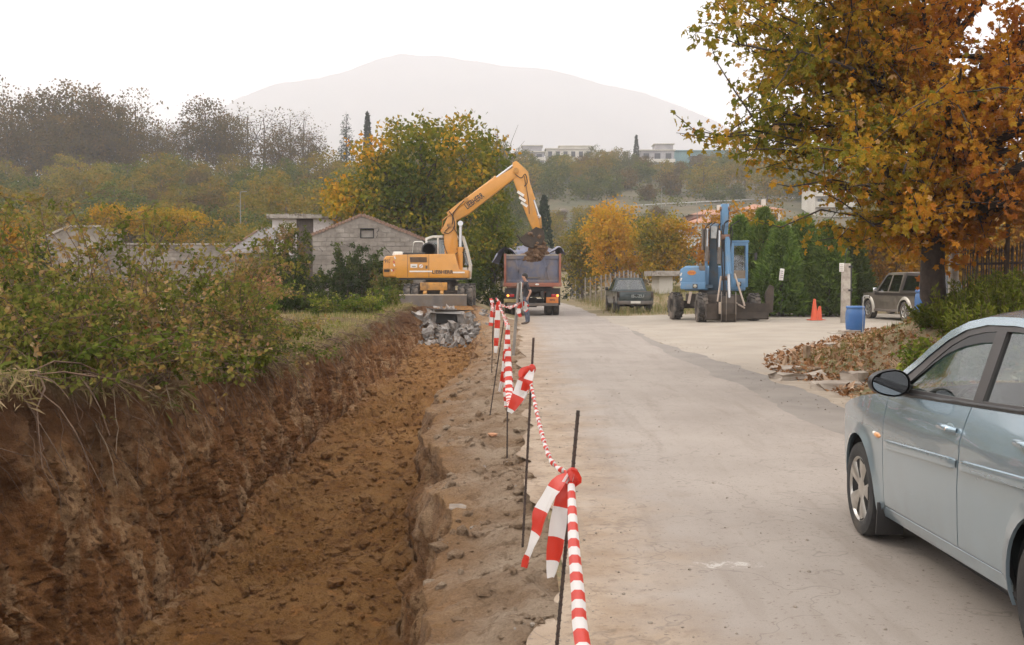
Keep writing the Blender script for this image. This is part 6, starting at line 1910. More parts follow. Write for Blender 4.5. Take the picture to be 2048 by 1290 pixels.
    # tarpaulin: crumpled along both sides and over the front
    M_TARP = pm('grey_blue_tarpaulin', (0.15, 0.165, 0.235), (0.24, 0.245, 0.31), 2.2, 0.55, bump=.4, bscale=8, dirt=(.26, .22, .19), dirt_scale=2)
    tp = thing('tarpaulin', 'crumpled blue-grey tarpaulin folded over the truck sides', 'tarpaulin', (cx, Y, z0))
    for s, drop, outw in ((-1, .62, .55), (1, .40, .26)):
        mb = MB()
        def f(a, b, s=s, drop=drop, outw=outw):
            # a along the body, b across: from the inside of the rim, over it, hanging outside
            n = float(fbm(a * 1.7, b * 3.1, s, 7, 3))
            if b < .4: x = w - .55 + .5 * b / .4; z = zt + .02 + .36 * math.sin(b / .4 * 1.35) + .06 * n
            else:
                q = (b - .4) / .6
                x = w - .05 + outw * q ** .8 * (1.0 if a < 1.0 else .45); z = zt + .36 - (drop + .12 * n) * q ** 1.3
            return (s * (x + .05 * n), -.12 + a * 1.0, z + .05 * float(fbm(a * 4, b * 5, s, 9, 2)))
        mb.grid(f, list(np.linspace(0, L, 60)), list(np.linspace(0, 1, 18))); mb.build('side_fold', M_TARP, tp, smooth=45)
    mb = MB(); mb.grid(lambda a, b: (a, L - .15 + .25 * b, zt + .12 + .46 * b * (1 - .5 * abs(a / w) ** 2) + .07 * float(fbm(a * 2.2, b * 3, 0, 11, 3))), list(np.linspace(-w, w, 30)), list(np.linspace(0, 1, 8))); mb.build('front_fold', M_TARP, tp, smooth=45)
dump_truck()

# ------------------------------------------------------------------ blue excavator, boom folded towards the viewer
def blue_excavator():
    Y = 38.0; k = Y / F_PX
    cx = (1430 - 1024) * k
    z0 = gz(cx, Y)
    M_BL = pm('excavator_blue', (0.080, 0.185, 0.315), (0.11, 0.23, 0.37), 1.5, 0.5, dirt=(0.20, 0.235, 0.27), dirt_scale=2, dirt_lo=.52, dirt_hi=.8)
    M_BLD = pm('dark_faded_blue', (0.05, 0.085, 0.12), (0.08, 0.12, 0.155), 2, 0.65, dirt=(0.11, 0.095, 0.08), dirt_scale=2)
    t = thing('blue_excavator', 'light blue wheeled excavator parked with its boom folded down', 'excavator', (cx, Y, z0), R(-11))
    X = lambda px: (px - 1430) * k
    Z = lambda py: (639 - py) * k
    # undercarriage turned a little to the left
    yaw = R(22)
    def ur(o): o.rotation_euler = (0, 0, yaw); return o
    mb = MB(); mb.box((0, .2, .72), (1.0, 3.2, .5)); mb.box((0, -1.2, .55), (2.0, .34, .3)); mb.box((0, 1.5, .55), (2.0, .34, .3)); ur(mb.build('chassis', M_MUDST, t, bevel=.03))
    for sx in (-1, 1):
        for yy in (-1.2, 1.5):
            c = Matrix.Rotation(yaw, 3, 'Z') @ Vector((sx * 1.02, yy, .50))
            wheel(t, c, .50, .36, .27, sx, 'plain', yaw + (R(-12) if yy < 0 else 0), 16, M_MTYRE, M_MUDST)
    mb = MB(); mb.prism([(-2.0, .12), (-1.92, .08), (-1.88, .35), (-1.93, .66), (-2.05, .67), (-1.98, .35)], -1.15, 1.25, 'x'); ur(mb.build('blade', M_MUDST, t))
    mb = MB()
    mb.prism([(1.18, .3), (1.42, .35), (1.45, 1.28), (1.30, 1.34), (1.12, 1.0)], -1.98, -1.88, 'y'); ur(mb.build('blade_wing', M_MUDST, t))
    for (a, b) in (((X(1383), -1.2, Z(582)), (X(1379), -1.2, Z(605))), ((X(1402), -1.0, Z(584)), (X(1394), -1.0, Z(602)))):
        mb = MB(); mb.bar(a, b, .10, .06); mb.build('mudguard_stay', pm('pale_stay', (.36, .28, .22), (.44, .36, .29), 4, .8) if 'pale_stay' not in bpy.data.materials else bpy.data.materials['pale_stay'], t)
    mb = MB(); mb.lathe([(.62, 0), (.62, .14)], (0, .1, .98), 'z', 28); mb.build('slew_ring', M_BLACK, t, smooth=40)
    # upper body: engine side left, cab right
    mb = MB()
    mb.prism([(X(1362), Z(577)), (X(1361), Z(540)), (X(1367), Z(534)), (X(1397), Z(532.5)), (X(1399), Z(541)), (X(1411), Z(541)), (X(1411), Z(577))], -.55, 2.5, 'y'); body = mb.build('engine_body', M_BL, t, bevel=.05, seg=3)
    mb = MB(); mb.box((X(1387), -.58, Z(571)), (X(1411) - X(1363), .08, .26)); mb.build('body_skirt', M_BL, t, bevel=.02)
    mb = MB(); mb.box((X(1412), .8, Z(572)), (.5, 2.4, .12)); mb.build('deck', M_BLD, t)
    mb = MB(); mb.box((0, 2.4, Z(556)), (2.4, .9, 1.0)); mb.build('counterweight', M_BL, t, bevel=.08, seg=3)
    mb = MB(); mb.box((X(1404), -.35, Z(537)), (.24, .3, .22)); mb.sph((X(1401), -.35, Z(529)), (.07, .07, .07), 10, 8); mb.build('air_filter', M_STEEL, t, bevel=.02)
    mb = MB(); mb.lathe([(.0, -.012), (.16, -.010), (.16, .0)], (0, 0, 0), 'y', 24); lg = mb.build('round_logo', pm('orange_logo', (.55, .24, .03), (.45, .15, .02), 20, .5), t); lg.location = (X(1384), -.555, Z(545)); lg.scale = (1, 1, .58)
    mb = MB()
    for s_ in (-.07, 0, .07): mb.bar((s_, -.016, -.05), (s_ + .02, -.016, .06), .03, .006)
    each(mb, 'logo_mark', M_REDDEC, lg)
    for px, py in ((1391, 571.5), (1475, 567)):
        mb = MB(); mb.box((X(px), -.63 if px < 1400 else -.66, Z(py)), (.18, .05, .16)); lf = mb.build('headlamp', M_BLACK, t, bevel=.01)
        mb = MB(); mb.lathe([(.065, 0), (.05, -.02), (0, -.025)], (X(px), -.655 if px < 1400 else -.685, Z(py)), 'y', 14); mb.build('lamp_lens', pm('dusty_lens', (.42, .38, .3), None, rough=.3) if 'dusty_lens' not in bpy.data.materials else bpy.data.materials['dusty_lens'], lf, smooth=60)
    mb = MB()
    for py in (548, 558, 567): mb.box((X(1363.5), -.56, Z(py)), (.05, .02, .12), (0, R(20), 0))
    each(mb, 'warning_stripe', M_WHITE, body)
    # cab
    x0, x1, y0, y1 = X(1460), X(1492.5), -.62, .95
    zc0, zc1 = Z(573), Z(484.5)
    mb = MB()
    for xx in (x0 + .05, x1 - .05):
        for yy in (y0 + .05, y1 - .05): mb.box((xx, yy, (zc0 + zc1) / 2), (.10, .10, zc1 - zc0))
        mb.box((xx, (y0 + y1) / 2, zc1 - .07), (.102, y1 - y0 - .1, .14)); mb.box((xx, (y0 + y1) / 2, zc0 + .25), (.09, y1 - y0 - .1, .5))
    mb.box(((x0 + x1) / 2, (y0 + y1) / 2, zc1 + .01), (x1 - x0 + .06, y1 - y0 + .06, .07)); mb.box(((x0 + x1) / 2, y0 + .05, zc1 - .08), (x1 - x0 - .1, .098, .14))
    mb.box(((x0 + x1) / 2, y0 + .05, Z(565)), (x1 - x0 - .1, .098, Z(556) - Z(573.5))); mb.box(((x0 + x1) / 2, y1 - .06, zc0 + .3), (x1 - x0 - .1, .08, .6))
    cab = mb.build('cab', M_BL, t, bevel=.015)
    mb = MB(); mb.add([(x0 + .1, y0 + .04, Z(556)), (x1 - .1, y0 + .04, Z(556)), (x1 - .1, y0 + .04, zc1 - .14), (x0 + .1, y0 + .04, zc1 - .14)], [(0, 1, 2, 3)])
    for xx in (x0 + .05, x1 - .05): mb.add([(xx, y0 + .1, zc0 + .5), (xx, y1 - .1, zc0 + .5), (xx, y1 - .1, zc1 - .14), (xx, y0 + .1, zc1 - .14)], [(0, 1, 2, 3)])
    mb.build('cab_glass', M_CABGL, cab)
    mb = MB(); mb.box((X(1474), .35, Z(548)), (.46, .45, .16)); mb.box((X(1474), .62, Z(528)), (.44, .14, .7)); mb.box((X(1474), -.1, Z(560)), (.2, .12, .5)); mb.build('driver_seat', M_INT, cab, bevel=.03)
    mb = MB(); mb.box((X(1477), y0 + .02, Z(549)), (.44, .02, .32)); mb.build('floor_window', pm('muddy_pane', (.16, .12, .085), (.22, .17, .12), 5, .6), cab)
    mb = MB(); mb.tube([(x1, y0, Z(507)), (x1 + .22, y0 - .12, Z(509)), (x1 + .26, y0 - .12, Z(514))], .018, 6); mb.box((x1 + .27, y0 - .13, Z(513)), (.10, .04, .26)); mb.build('mirror', M_BLACK, cab)
    # boom: lower part rises behind, upper part leans over to the viewer, stick hangs straight down
    bx = X(1424)
    mb = MB()
    def beam(pts, wd, xa, xb, mat=None, nm='boom', dx=0.0):
        mb = MB(); L = []; Rr = []
        for i, p in enumerate(pts):
            a = Vector(pts[max(i - 1, 0)]); b = Vector(pts[min(i + 1, len(pts) - 1)]); d = (b - a).normalized(); n = Vector((-d.y, d.x))
            L.append(Vector(p) + n * wd[i] / 2); Rr.append(Vector(p) - n * wd[i] / 2)
        mb.prism([tuple(v) for v in L] + [tuple(v) for v in reversed(Rr)], xa, xb, 'x')
        return mb
    lo = beam([(.35, Z(578)), (.25, Z(530)), (.0, Z(478)), (-.35, Z(452))], [.5, .5, .48, .34], X(1418), X(1436)).build('lower_boom', M_BLD, t, bevel=.02)
    mb = MB(); mb.box((X(1427), -.5, Z(466)), (X(1432.5) - X(1420), .12, .46), (R(-12), 0, 0)); mb.build('boom_plate', pm('pale_grey_plate', (.36, .36, .35), (.46, .45, .43), 4, .6, dirt=(.2, .17, .14), dirt_scale=3), t, bevel=.02)
    for px in (1410.5, 1413.5):
        mb = MB(); mb.box((X(px), .1, Z(545)), (.05, 1.0, Z(507) - Z(576))); mb.build('boom_bracket', M_BL, t, bevel=.01)
    up = beam([(-.30, Z(455)), (-.9, Z(434)), (-1.5, Z(424)), (-1.75, Z(430))], [.36, .46, .40, .2], X(1438.5), X(1454)).build('upper_boom', M_BL, t, bevel=.02)
    st = beam([(-1.62, Z(420)), (-1.72, Z(450)), (-1.66, Z(480)), (-1.60, Z(545)), (-1.58, Z(556))], [.2, .42, .36, .26, .2], X(1440), X(1452)).build('stick', M_BL, t, bevel=.03)
    mb = MB(); mb.box((X(1446), -1.93, Z(437)), (X(1453) - X(1439.5), .08, Z(425) - Z(468)), (R(4), 0, 0), taper=(.8, 1)); mb.build('stick_nose', M_BL, t, bevel=.02)
    mb = MB(); mb.cyl((X(1437), -1.7, Z(424.5)), (X(1456), -1.7, Z(424.5)), .09, n=16); mb.cyl((X(1440), -1.92, Z(478)), (X(1456), -1.92, Z(478)), .10, n=14); mb.cyl((X(1440), -1.7, Z(556)), (X(1456), -1.7, Z(556)), .08, n=14); mb.cyl((X(1406), -.2, Z(460)), (X(1440), -.2, Z(460)), .06, n=12); each(mb, 'pivot_pin', pm('rusty_pin', (.12, .06, .04), (.2, .11, .07), 5, .8), t, smooth=40)
    def vram(px0, py0, px1, py1, y0_, y1_, r, frac, nm, bm=M_BL):
        a, b = Vector((X(px0), y0_, Z(py0))), Vector((X(px1), y1_, Z(py1))); m = a.lerp(b, frac)
        mb = MB(); mb.cyl(a, m, r, n=14); mb.cyl(m - (b - a).normalized() * .08, m, r * 1.2, n=14); o = mb.build(nm, bm, t, smooth=40)
        mb = MB(); mb.cyl(m, b, r * .58, n=12); mb.build('ram_rod', M_ROD, o, smooth=40)
    vram(1451, 478, 1456, 606, -1.95, -2.05, .095, .545, 'bucket_ram')
    vram(1413.5, 522, 1414, 458, -.55, -.45, .075, .45, 'lift_ram', M_STEEL)
    vram(1437, 528, 1437, 462, -.55, -.5, .075, .5, 'lift_ram', M_STEEL)
    mb = MB()
    for px, y0_, sag in ((1409, -.6, 6), (1441, -1.8, 3), (1444, -1.85, 2), (1457, -1.7, 8), (1419, -.5, 2), (1433, -.9, 4)):
        hose(mb, [(X(px), y0_, Z(505)), (X(px - 1), y0_ - .1, Z(478)), (X(px + 1), y0_ - .15, Z(458)), (X(px + sag), y0_ - .1, Z(452)), (X(px + sag + 8), y0_ - .2, Z(447))], .022)
    hose(mb, [(X(1442), -1.9, Z(470)), (X(1441), -1.95, Z(520)), (X(1444), -1.95, Z(560)), (X(1447), -1.95, Z(600))], .03)
    hose(mb, [(X(1445), -1.95, Z(480)), (X(1446), -2.0, Z(540)), (X(1449), -2.0, Z(590))], .022)
    hose(mb, [(X(1457), -1.9, Z(455)), (X(1460), -1.9, Z(470)), (X(1457), -1.9, Z(500)), (X(1453), -1.95, Z(530))], .02)
    each(mb, 'hydraulic_hose', M_HOSE, t, smooth=60)
    mb = MB(); mb.cyl((X(1405), -.45, Z(458)), (X(1405), -.45, Z(500)), .05, n=10); mb.cyl((X(1411), -.5, Z(460)), (X(1411), -.5, Z(518)), .035, n=10); each(mb, 'grey_pipe', M_STEEL, t, smooth=50)
    # bucket standing on the ground and the braces beside it
    mb = MB(); mb.prism([(-1.72, .90), (-2.02, .95), (-2.28, .70), (-2.32, .30), (-2.18, .02), (-1.75, .0), (-1.55, .25), (-1.5, .6)], X(1442), X(1467), 'x'); bk = mb.build('bucket', M_MUDST, t, bevel=.03)
    mb = MB()
    for px in (1441, 1450, 1467.5): mb.prism([(-1.65, 1.05), (-2.0, 1.1), (-2.34, .7), (-2.38, .3), (-2.2, -.0), (-1.7, -.0)], X(px) - .015, X(px) + .015, 'x')
    each(mb, 'bucket_cheek', M_STEEL, bk)
    mb = MB(); mb.box((X(1438.5), -2.1, Z(612)), (.10, .25, .42)); mb.build('bucket_guard', pm('pale_wood', (.42, .33, .25), (.5, .4, .3), 6, .8), t, bevel=.02)
    M_STK = bpy.data.materials['pale_stay']
    for a, b in (((1440, 552), (1434, 600)), ((1433, 605), (1426, 620)), ((1465, 547), (1484, 608)), ((1468, 603), (1484, 612))):
        mb = MB(); mb.cyl((X(a[0]), -1.8, Z(a[1])), (X(b[0]), -2.0, Z(b[1])), .035, n=8); mb.build('brace_bar', M_STK, t)
blue_excavator()
# ------------------------------------------------------------------ two pickups
M_DKGL = glass_mat('dark_tinted_glass', (0.16, 0.18, 0.175), 0.07)
def pickup(name, label, loc, rz, paint, trim, canopy=False, flare=None, tail_text=None, muddy=M_MUDST):
    t = thing(name, label, 'pickup truck', loc, rz)
    YF, YR, ZA, ra = 1.52, -1.42, .36, .44
    def W(y, z):
        w = float(np.interp(z, [.3, .45, .7, .95, 1.02], [.80, .85, .865, .855, .845])) if z <= 1.02 else .845 - (z - 1.02) * .33
        if y > 1.9: w -= .25 * ((y - 1.9) / .5) ** 2
        return w
    cab0, cab1 = (-.62, .95) if not canopy else (-.95, .95)          # back and front of the cab at the belt
    zt = 1.66 if not canopy else 1.76
    side = [(-2.42, .52), (-2.44, 1.02), (.95, 1.02), (2.15, .98), (2.38, .85), (2.40, .50)] + arc(YF, ZA, ra, -15, 195, 14) + [(1.0, .40), (-.9, .40)] + arc(YR, ZA, ra, -15, 195, 14)
    rail = [(1.05, 1.02), (.55, zt - .12), (.40, zt), (cab0 + .10, zt), (cab0, 1.02)]
    for s in (-1, 1):
        S = lambda y, z, s=s: s * W(y, z)
        p = MB(); panel(p, side, S, .16); p.build('body_side', paint, t, smooth=35)
        wins = [[(.86, 1.07), (.47, zt - .13), (.36, zt - .08), (cab0 + .18, zt - .08), (cab0 + .10, 1.07)]] if not canopy else [[(.86, 1.07), (.47, zt - .13), (.36, zt - .08), (.02, zt - .08), (.02, 1.07)], [(-.06, 1.07), (-.06, zt - .08), (cab0 + .16, zt - .08), (cab0 + .08, 1.07)]]
        p = MB(); panel(p, rail, S, .16, holes=wins); p.build('cab_side', paint, t, smooth=35)
        for wn_ in wins:
            g = MB(); panel(g, wn_, lambda y, z, s=s: s * (W(y, z) - .02), .3, rim=False); g.build('side_window', (M_DKGL if canopy else M_CABGL), t)
        if canopy:
            cr = [(cab0 - .02, 1.03), (cab0 - .02, zt), (-2.22, zt - .04), (-2.42, 1.03)]
            cw_ = [(cab0 - .16, 1.12), (cab0 - .16, zt - .10), (-2.12, zt - .13), (-2.26, 1.12)]
            p = MB(); panel(p, cr, S, .2, holes=[cw_]); p.build('canopy_side', trim, t, smooth=35)
            g = MB(); panel(g, cw_, lambda y, z, s=s: s * (W(y, z) - .02), .3, rim=False); g.build('canopy_window', (M_DKGL if canopy else M_CABGL), t)
            mb = MB(); mb.box((s * (W(-1.7, .97) + .005), -.7, .975), (.02, 3.4, .10)); mb.build('upper_band', trim, t)
            mb = MB(); mb.box((s * (W(-1.7, .5) - .0), .05, .36), (.10, 1.9, .09)); mb.build('side_step', M_STEEL, t, bevel=.02)
        if flare:
            for yc in (YF, YR):
                mb = MB(); n = 16; P = []
                for k in range(n + 1):
                    a = R(-12 + 204 * k / n)
                    for rr, xo in ((ra + .10, .0), (ra + .05, .05), (ra - .01, .055)): P.append((s * (.862 + xo), yc + rr * math.cos(a), ZA + rr * math.sin(a)))
                mb.add(P, [(k * 3 + j, k * 3 + j + 1, k * 3 + j + 4, k * 3 + j + 3) for k in range(n) for j in range(2)]); mb.build('wheel_flare', flare, t, smooth=50)
        for yc in (YF, YR): wheel(t, (s * .76, yc, ZA), ZA, .24, .21, s, 'five' if canopy else 'plain', 0, 0, M_MTYRE, M_ALLOY)
        mb = MB(); mb.box((s * (W(.85, 1.05) + .11), .82, 1.12), (.16, .08, .16)); mb.build('mirror', M_BLACKP if not canopy else M_CHROME, t, bevel=.02)
        mb = MB(); mb.box((s * .80, -2.45, .86), (.12, .06, .26)); mb.build('tail_light', M_REDLENS if canopy else M_MUDST, t, bevel=.015)
        mb = MB(); mb.grid(lambda y, z, s=s: (s * (W(y, z) - .06), y, z), [.8, 0, -.8], [.42, .7, 1.0]); mb.build('inner_panel', M_INT, t)
        mb = MB(); mb.box((s * .78, YR - .5, .34), (.24, .02, .30)); mb.build('mud_flap', M_BLACKP, t)
    us = list(np.linspace(-1, 1, 9))
    mb = MB(); mb.grid(lambda y, u: (u * W(y, .99), y, float(np.interp(y, [.95, 2.15, 2.36], [1.03, .985, .88])) + .03 * (1 - u * u)), list(np.linspace(.95, 2.36, 8)), us); mb.build('bonnet', paint, t, smooth=50)
    mb = MB(); mb.grid(lambda y, u: (u * W(y, zt), y, zt + .03 * (1 - u * u)), list(np.linspace(.40, cab0 + .10, 6)), us); mb.build('roof', paint, t, smooth=50)
    mb = MB(); mb.grid(lambda v, u: (u * W(.5, 1.02 + (zt - 1.02) * v), 1.05 - .65 * v + .05 * (1 - u * u), 1.02 + (zt - 1.02) * v), list(np.linspace(0, 1, 5)), us); mb.build('windscreen', (M_DKGL if canopy else M_CABGL), t, smooth=50)
    # cab back: frame with rear window
    wz = W(0, zt); wb = W(0, 1.02)
    mb = MB()
    loops = [[(-wb, 1.02), (wb, 1.02), (wz, zt), (-wz, zt)], [(-wb + .14, 1.10), (wb - .14, 1.10), (wz - .10, zt - .10), (-wz + .10, zt - .10)]]
    tri = tessellate_polygon([[Vector((p[0], p[1], 0)) for p in l] for l in loops]); pts = [p for l in loops for p in l]
    yb = lambda z: cab0 + .10 * (z - 1.02) / (zt - 1.02)
    mb.add([(p[0], yb(p[1]), p[1]) for p in pts], [tuple(f) for f in tri]); mb.build('cab_back', paint, t)
    mb = MB(); mb.add([(p[0], yb(p[1]) + .01, p[1]) for p in loops[1]], [(0, 1, 2, 3)]); mb.build('rear_window', (M_DKGL if canopy else M_CABGL), t)
    for x in (-.33, .33):
        mb = MB(); mb.box((x, .1, .75), (.48, .5, .2)); mb.box((x, -.2, 1.05), (.46, .14, .6), (R(-10), 0, 0)); mb.box((x, -.28, 1.42), (.24, .1, .16)); mb.build('seat', M_SEAT, t, bevel=.03)
    mb = MB(); mb.box((0, .82, .92), (1.5, .35, .22)); mb.build('dashboard', M_INT, t, bevel=.03)
    mb = MB(); mb.box((0, -2.43, .80), (1.56, .05, .46)); tg = mb.build('tailgate', paint, t, bevel=.015)
    mb = MB(); mb.box((0, -2.44, 1.022), (1.56, .07, .03)); mb.build('tailgate_lip', M_STEEL, tg)
    mb = MB(); mb.box((.05, -2.462, .83), (.2, .02, .06)); mb.build('tailgate_handle', M_BLACKP, tg)
    if tail_text: lettering(tail_text, .19, pm('faded_letter', (.34, .35, .32), None, rough=.6), tg, (.12, -2.459, .80), (R(90), 0, 0), 1.15)
    if canopy:
        mb = MB(); mb.grid(lambda y, u: (u * W(y, zt), y, zt - .04 * max(0, (-y - .95) / 1.3) + .035 * (1 - u * u)), list(np.linspace(cab0, -2.22, 6)), us); mb.build('canopy_roof', trim, t, smooth=50)
        mb = MB(); mb.add([(-.82, -2.42, 1.04), (.82, -2.42, 1.04), (.60, -2.22, zt - .03), (-.60, -2.22, zt - .03)], [(0, 1, 2, 3)]); mb.build('canopy_hatch', (M_DKGL if canopy else M_CABGL), t)
    else:
        mb = MB(); mb.box((0, -1.5, .55), (1.4, 1.7, .05)); mb.build('bed_floor', M_STEEL, t)
    mb = MB(); mb.box((0, -2.50, .50), (1.68, .16, .17)); bp = mb.build('rear_bumper', M_STEEL if not canopy else M_CHROME, t, bevel=.02)
    mb = MB(); mb.box((0, -2.59, .52), (.46, .012, .11)); mb.build('licence_plate', M_WHITE, bp)
    mb = MB(); mb.box((0, 2.36, .62), (1.5, .16, .36)); mb.build('front_bumper', M_BLACKP, t, bevel=.03)
    mb = MB(); mb.box((0, 0, .42), (.9, 4.4, .14)); mb.cyl((-.7, YR, ZA), (.7, YR, ZA), .07, n=10); mb.sph((0, YR, ZA), .14, 10, 8); mb.build('chassis', M_UNDER, t)
    return t

M_PKD = pm('dark_green_paint', (0.020, 0.034, 0.036), (0.032, 0.050, 0.050), 3, 0.35, coat=.4, dirt=(0.13, 0.115, 0.095), dirt_scale=2.2, dirt_lo=.52, dirt_hi=.78)
M_SUV = pm('taupe_metallic', (0.155, 0.13, 0.105), (0.20, 0.17, 0.14), 5, 0.35, .4, coat=.5, dirt=(0.20, 0.165, 0.13), dirt_scale=2.5, dirt_lo=.5, dirt_hi=.8)
M_SUVD = pm('dark_taupe', (0.045, 0.034, 0.032), (0.06, 0.046, 0.042), 5, 0.35, .3, coat=.5)
M_FLARE = pm('pale_champagne', (0.42, 0.38, 0.32), (0.48, 0.44, 0.37), 5, 0.4, .3)
pickup('pickup_truck', 'dusty dark green pickup parked on the verge seen from behind', (5.72, 49.4, gz(5.72, 48)), R(1.5), M_PKD, M_PKD, tail_text='ISUZU')
pickup('pickup_truck', 'taupe double-cab pickup with canopy and pale wheel flares behind the plane tree', (14.84, 37.4, gz(14.84, 37.4) + .0), R(5), M_SUV, M_SUVD, canopy=True, flare=M_FLARE)
pickup('pickup_truck', 'pale silver pickup just visible between plane trunk and concrete post', (17.6, 42.5, gz(17.6, 42.5)), R(8), pm('silver_paint', (.42, .43, .44), (.5, .51, .52), 4, .35, .4), M_BLACKP)

# ------------------------------------------------------------------ the man beside the truck
def person():
    base = Vector((.50, 35.5, .02))
    # joints: name, (x forward, y left, z), radius  - he faces local +x
    J = {}
    V, E, Rd = [], [], []
    def j(nm, p, r, to=None):
        J[nm] = len(V); V.append(p); Rd.append(r)
        if to: E.append((J[to], J[nm]))
    j('pelvis', (0, 0, .96), (.145, .165))
    j('waist', (.0, 0, 1.10), (.115, .15), 'pelvis'); j('chest', (.01, 0, 1.32), (.125, .185), 'waist'); j('upper', (.0, 0, 1.45), (.10, .15), 'chest')
    j('neck', (.03, 0, 1.54), (.055, .055), 'upper'); j('skull0', (.06, 0, 1.62), (.075, .068), 'neck'); j('skull1', (.065, 0, 1.72), (.098, .078), 'skull0'); j('crown', (.05, 0, 1.79), (.07, .06), 'skull1')
    j('nose', (.165, 0, 1.675), (.014, .012), 'skull1')
    for s, n in ((1, 'l'), (-1, 'r')):
        j('hip' + n, (0, s * .10, .90), (.10, .095), 'pelvis'); j('knee' + n, (.03 if s > 0 else -.03, s * .10, .50), (.066, .062), 'hip' + n); j('calf' + n, (-.01 if s > 0 else -.09, s * .10, .34), (.058, .055), 'knee' + n)
        j('ankle' + n, (-.02 if s > 0 else -.10, s * .10, .09), (.042, .042), 'calf' + n); j('ball' + n, (.10 if s > 0 else .02, s * .11, .045), (.042, .045), 'ankle' + n); j('toe' + n, (.18 if s > 0 else .10, s * .115, .035), (.03, .04), 'ball' + n)
        j('sh' + n, (0, s * .20, 1.43), (.075, .07), 'upper')
        if s > 0: el, wr = (-.16, s * .27, 1.17), (-.075, s * .24, .985)
        else: el, wr = (.04, s * .27, 1.15), (.22, s * .16, 1.05)
        j('el' + n, el, (.045, .045), 'sh' + n); j('wr' + n, wr, (.030, .030), 'el' + n)
        d = (Vector(wr) - Vector(el)).normalized(); sd = Vector((0, 1, 0)).cross(d).normalized()
        pal = Vector(wr) + d * .07; j('palm' + n, pal[:], (.034, .022), 'wr' + n)
        for q, (o, L) in enumerate(((-.030, .055), (-.011, .075), (.010, .078), (.030, .065))):
            f1 = pal + d * L * .55 + sd * o; f2 = pal + d * L + sd * o * 1.1 + Vector((0, -s * .025, 0))
            j('f%d%s' % (q, n), f1[:], (.0095, .0095), 'palm' + n); j('g%d%s' % (q, n), f2[:], (.008, .008), 'f%d%s' % (q, n))
        th = pal + sd * -.05 - d * .02; j('th' + n, th[:], (.011, .011), 'palm' + n)
    me = bpy.data.meshes.new('body'); me.from_pydata(V, E, [])
    o = bpy.data.objects.new('body_tmp', me); COL.objects.link(o)
    md = o.modifiers.new('s', 'SKIN'); md.use_smooth_shade = True
    for i, sv in enumerate(me.skin_vertices[0].data):
        sv.radius = Rd[i]; sv.use_root = (i == 0)
    sb = o.modifiers.new('d', 'SUBSURF'); sb.levels = 2; sb.render_levels = 2
    dg = bpy.context.evaluated_depsgraph_get()
    nm = bpy.data.meshes.new_from_object(o.evaluated_get(dg)); bpy.data.objects.remove(o)
    skin = pm('skin', (.46, .26, .18), (.40, .22, .15), 8, .55); shirt = pm('dark_polo_shirt', (.016, .015, .018), (.026, .023, .027), 5, .9); jeans = pm('grey_blue_jeans', (.055, .065, .09), (.10, .11, .14), 5, .9); shoe = pm('brown_shoes', (.10, .065, .045), (.07, .045, .03), 6, .6)
    nm.materials.clear()
    for m in (shirt, jeans, skin, shoe): nm.materials.append(m)
    for p in nm.polygons:
        c = p.center
        arm = abs(c.y) > .175 and c.z > .84 and c.z < 1.45 or (c.x > .13 and 0.9 < c.z < 1.3) or (c.x < -.14 and .9 < c.z < 1.3)
        if c.z < .10: mi = 3
        elif c.z > 1.525: mi = 2
        elif arm and c.z < 1.24 and (abs(c.y) > .19 or abs(c.x) > .12): mi = 2
        elif c.z < .98 and not (arm and abs(c.y) > .215): mi = 1
        else: mi = 0
        p.material_index = mi; p.use_smooth = True
    t = thing('person', 'man in dark polo shirt and jeans standing behind the truck, head turned down', 'person', base, PI)
    b = link_mesh('body', nm, t)
    mb = MB()
    mb.sph((.045, 0, 1.745), (.108, .088, .085), 16, 10); mb.sph((.0, 0, 1.70), (.07, .084, .085), 14, 10); mb.build('hair', pm('dark_hair', (.012, .009, .008), None, rough=.6), t, smooth=60)
    mb = MB()
    for s in (-1, 1): mb.sph((.05, s * .085, 1.675), (.02, .012, .032), 10, 8)
    each(mb, 'ear', skin, t, smooth=60)
    mb = MB()
    for s in (-1, 1): mb.sph((.146, s * .034, 1.69), (.010, .014, .009), 8, 6)
    each(mb, 'eye', pm('eye', (.05, .04, .035), None, rough=.2), t, smooth=60)
    mb = MB(); mb.sph((.140, 0, 1.612), (.012, .026, .007), 8, 6); mb.build('mouth', pm('lips', (.30, .13, .10), None, rough=.5), t, smooth=60)
person()

# ------------------------------------------------------------------ barrier tape on iron stakes
M_REBAR = pm('rusty_rebar', (0.045, 0.032, 0.026), (0.085, 0.055, 0.042), 25, 0.85, bump=.6, bscale=120)
def tape_mats():
    out = []
    for nm, c in (('tape_red', (0.60, 0.045, 0.025)), ('tape_white', (0.72, 0.69, 0.66))):
        m, nt, o = new_mat(nm)
        b = nt.nodes.new('ShaderNodeBsdfPrincipled'); b.inputs['Base Color'].default_value = (*c, 1); b.inputs['Roughness'].default_value = .38
        tr = nt.nodes.new('ShaderNodeBsdfTranslucent'); tr.inputs['Color'].default_value = (*c, 1)
        mx = nt.nodes.new('ShaderNodeMixShader'); mx.inputs[0].default_value = .35
        nt.links.new(b.outputs[0], mx.inputs[1]); nt.links.new(tr.outputs[0], mx.inputs[2]); nt.links.new(mx.outputs[0], o.inputs['Surface'])
        out.append(m)
    return out
TAPE = tape_mats()

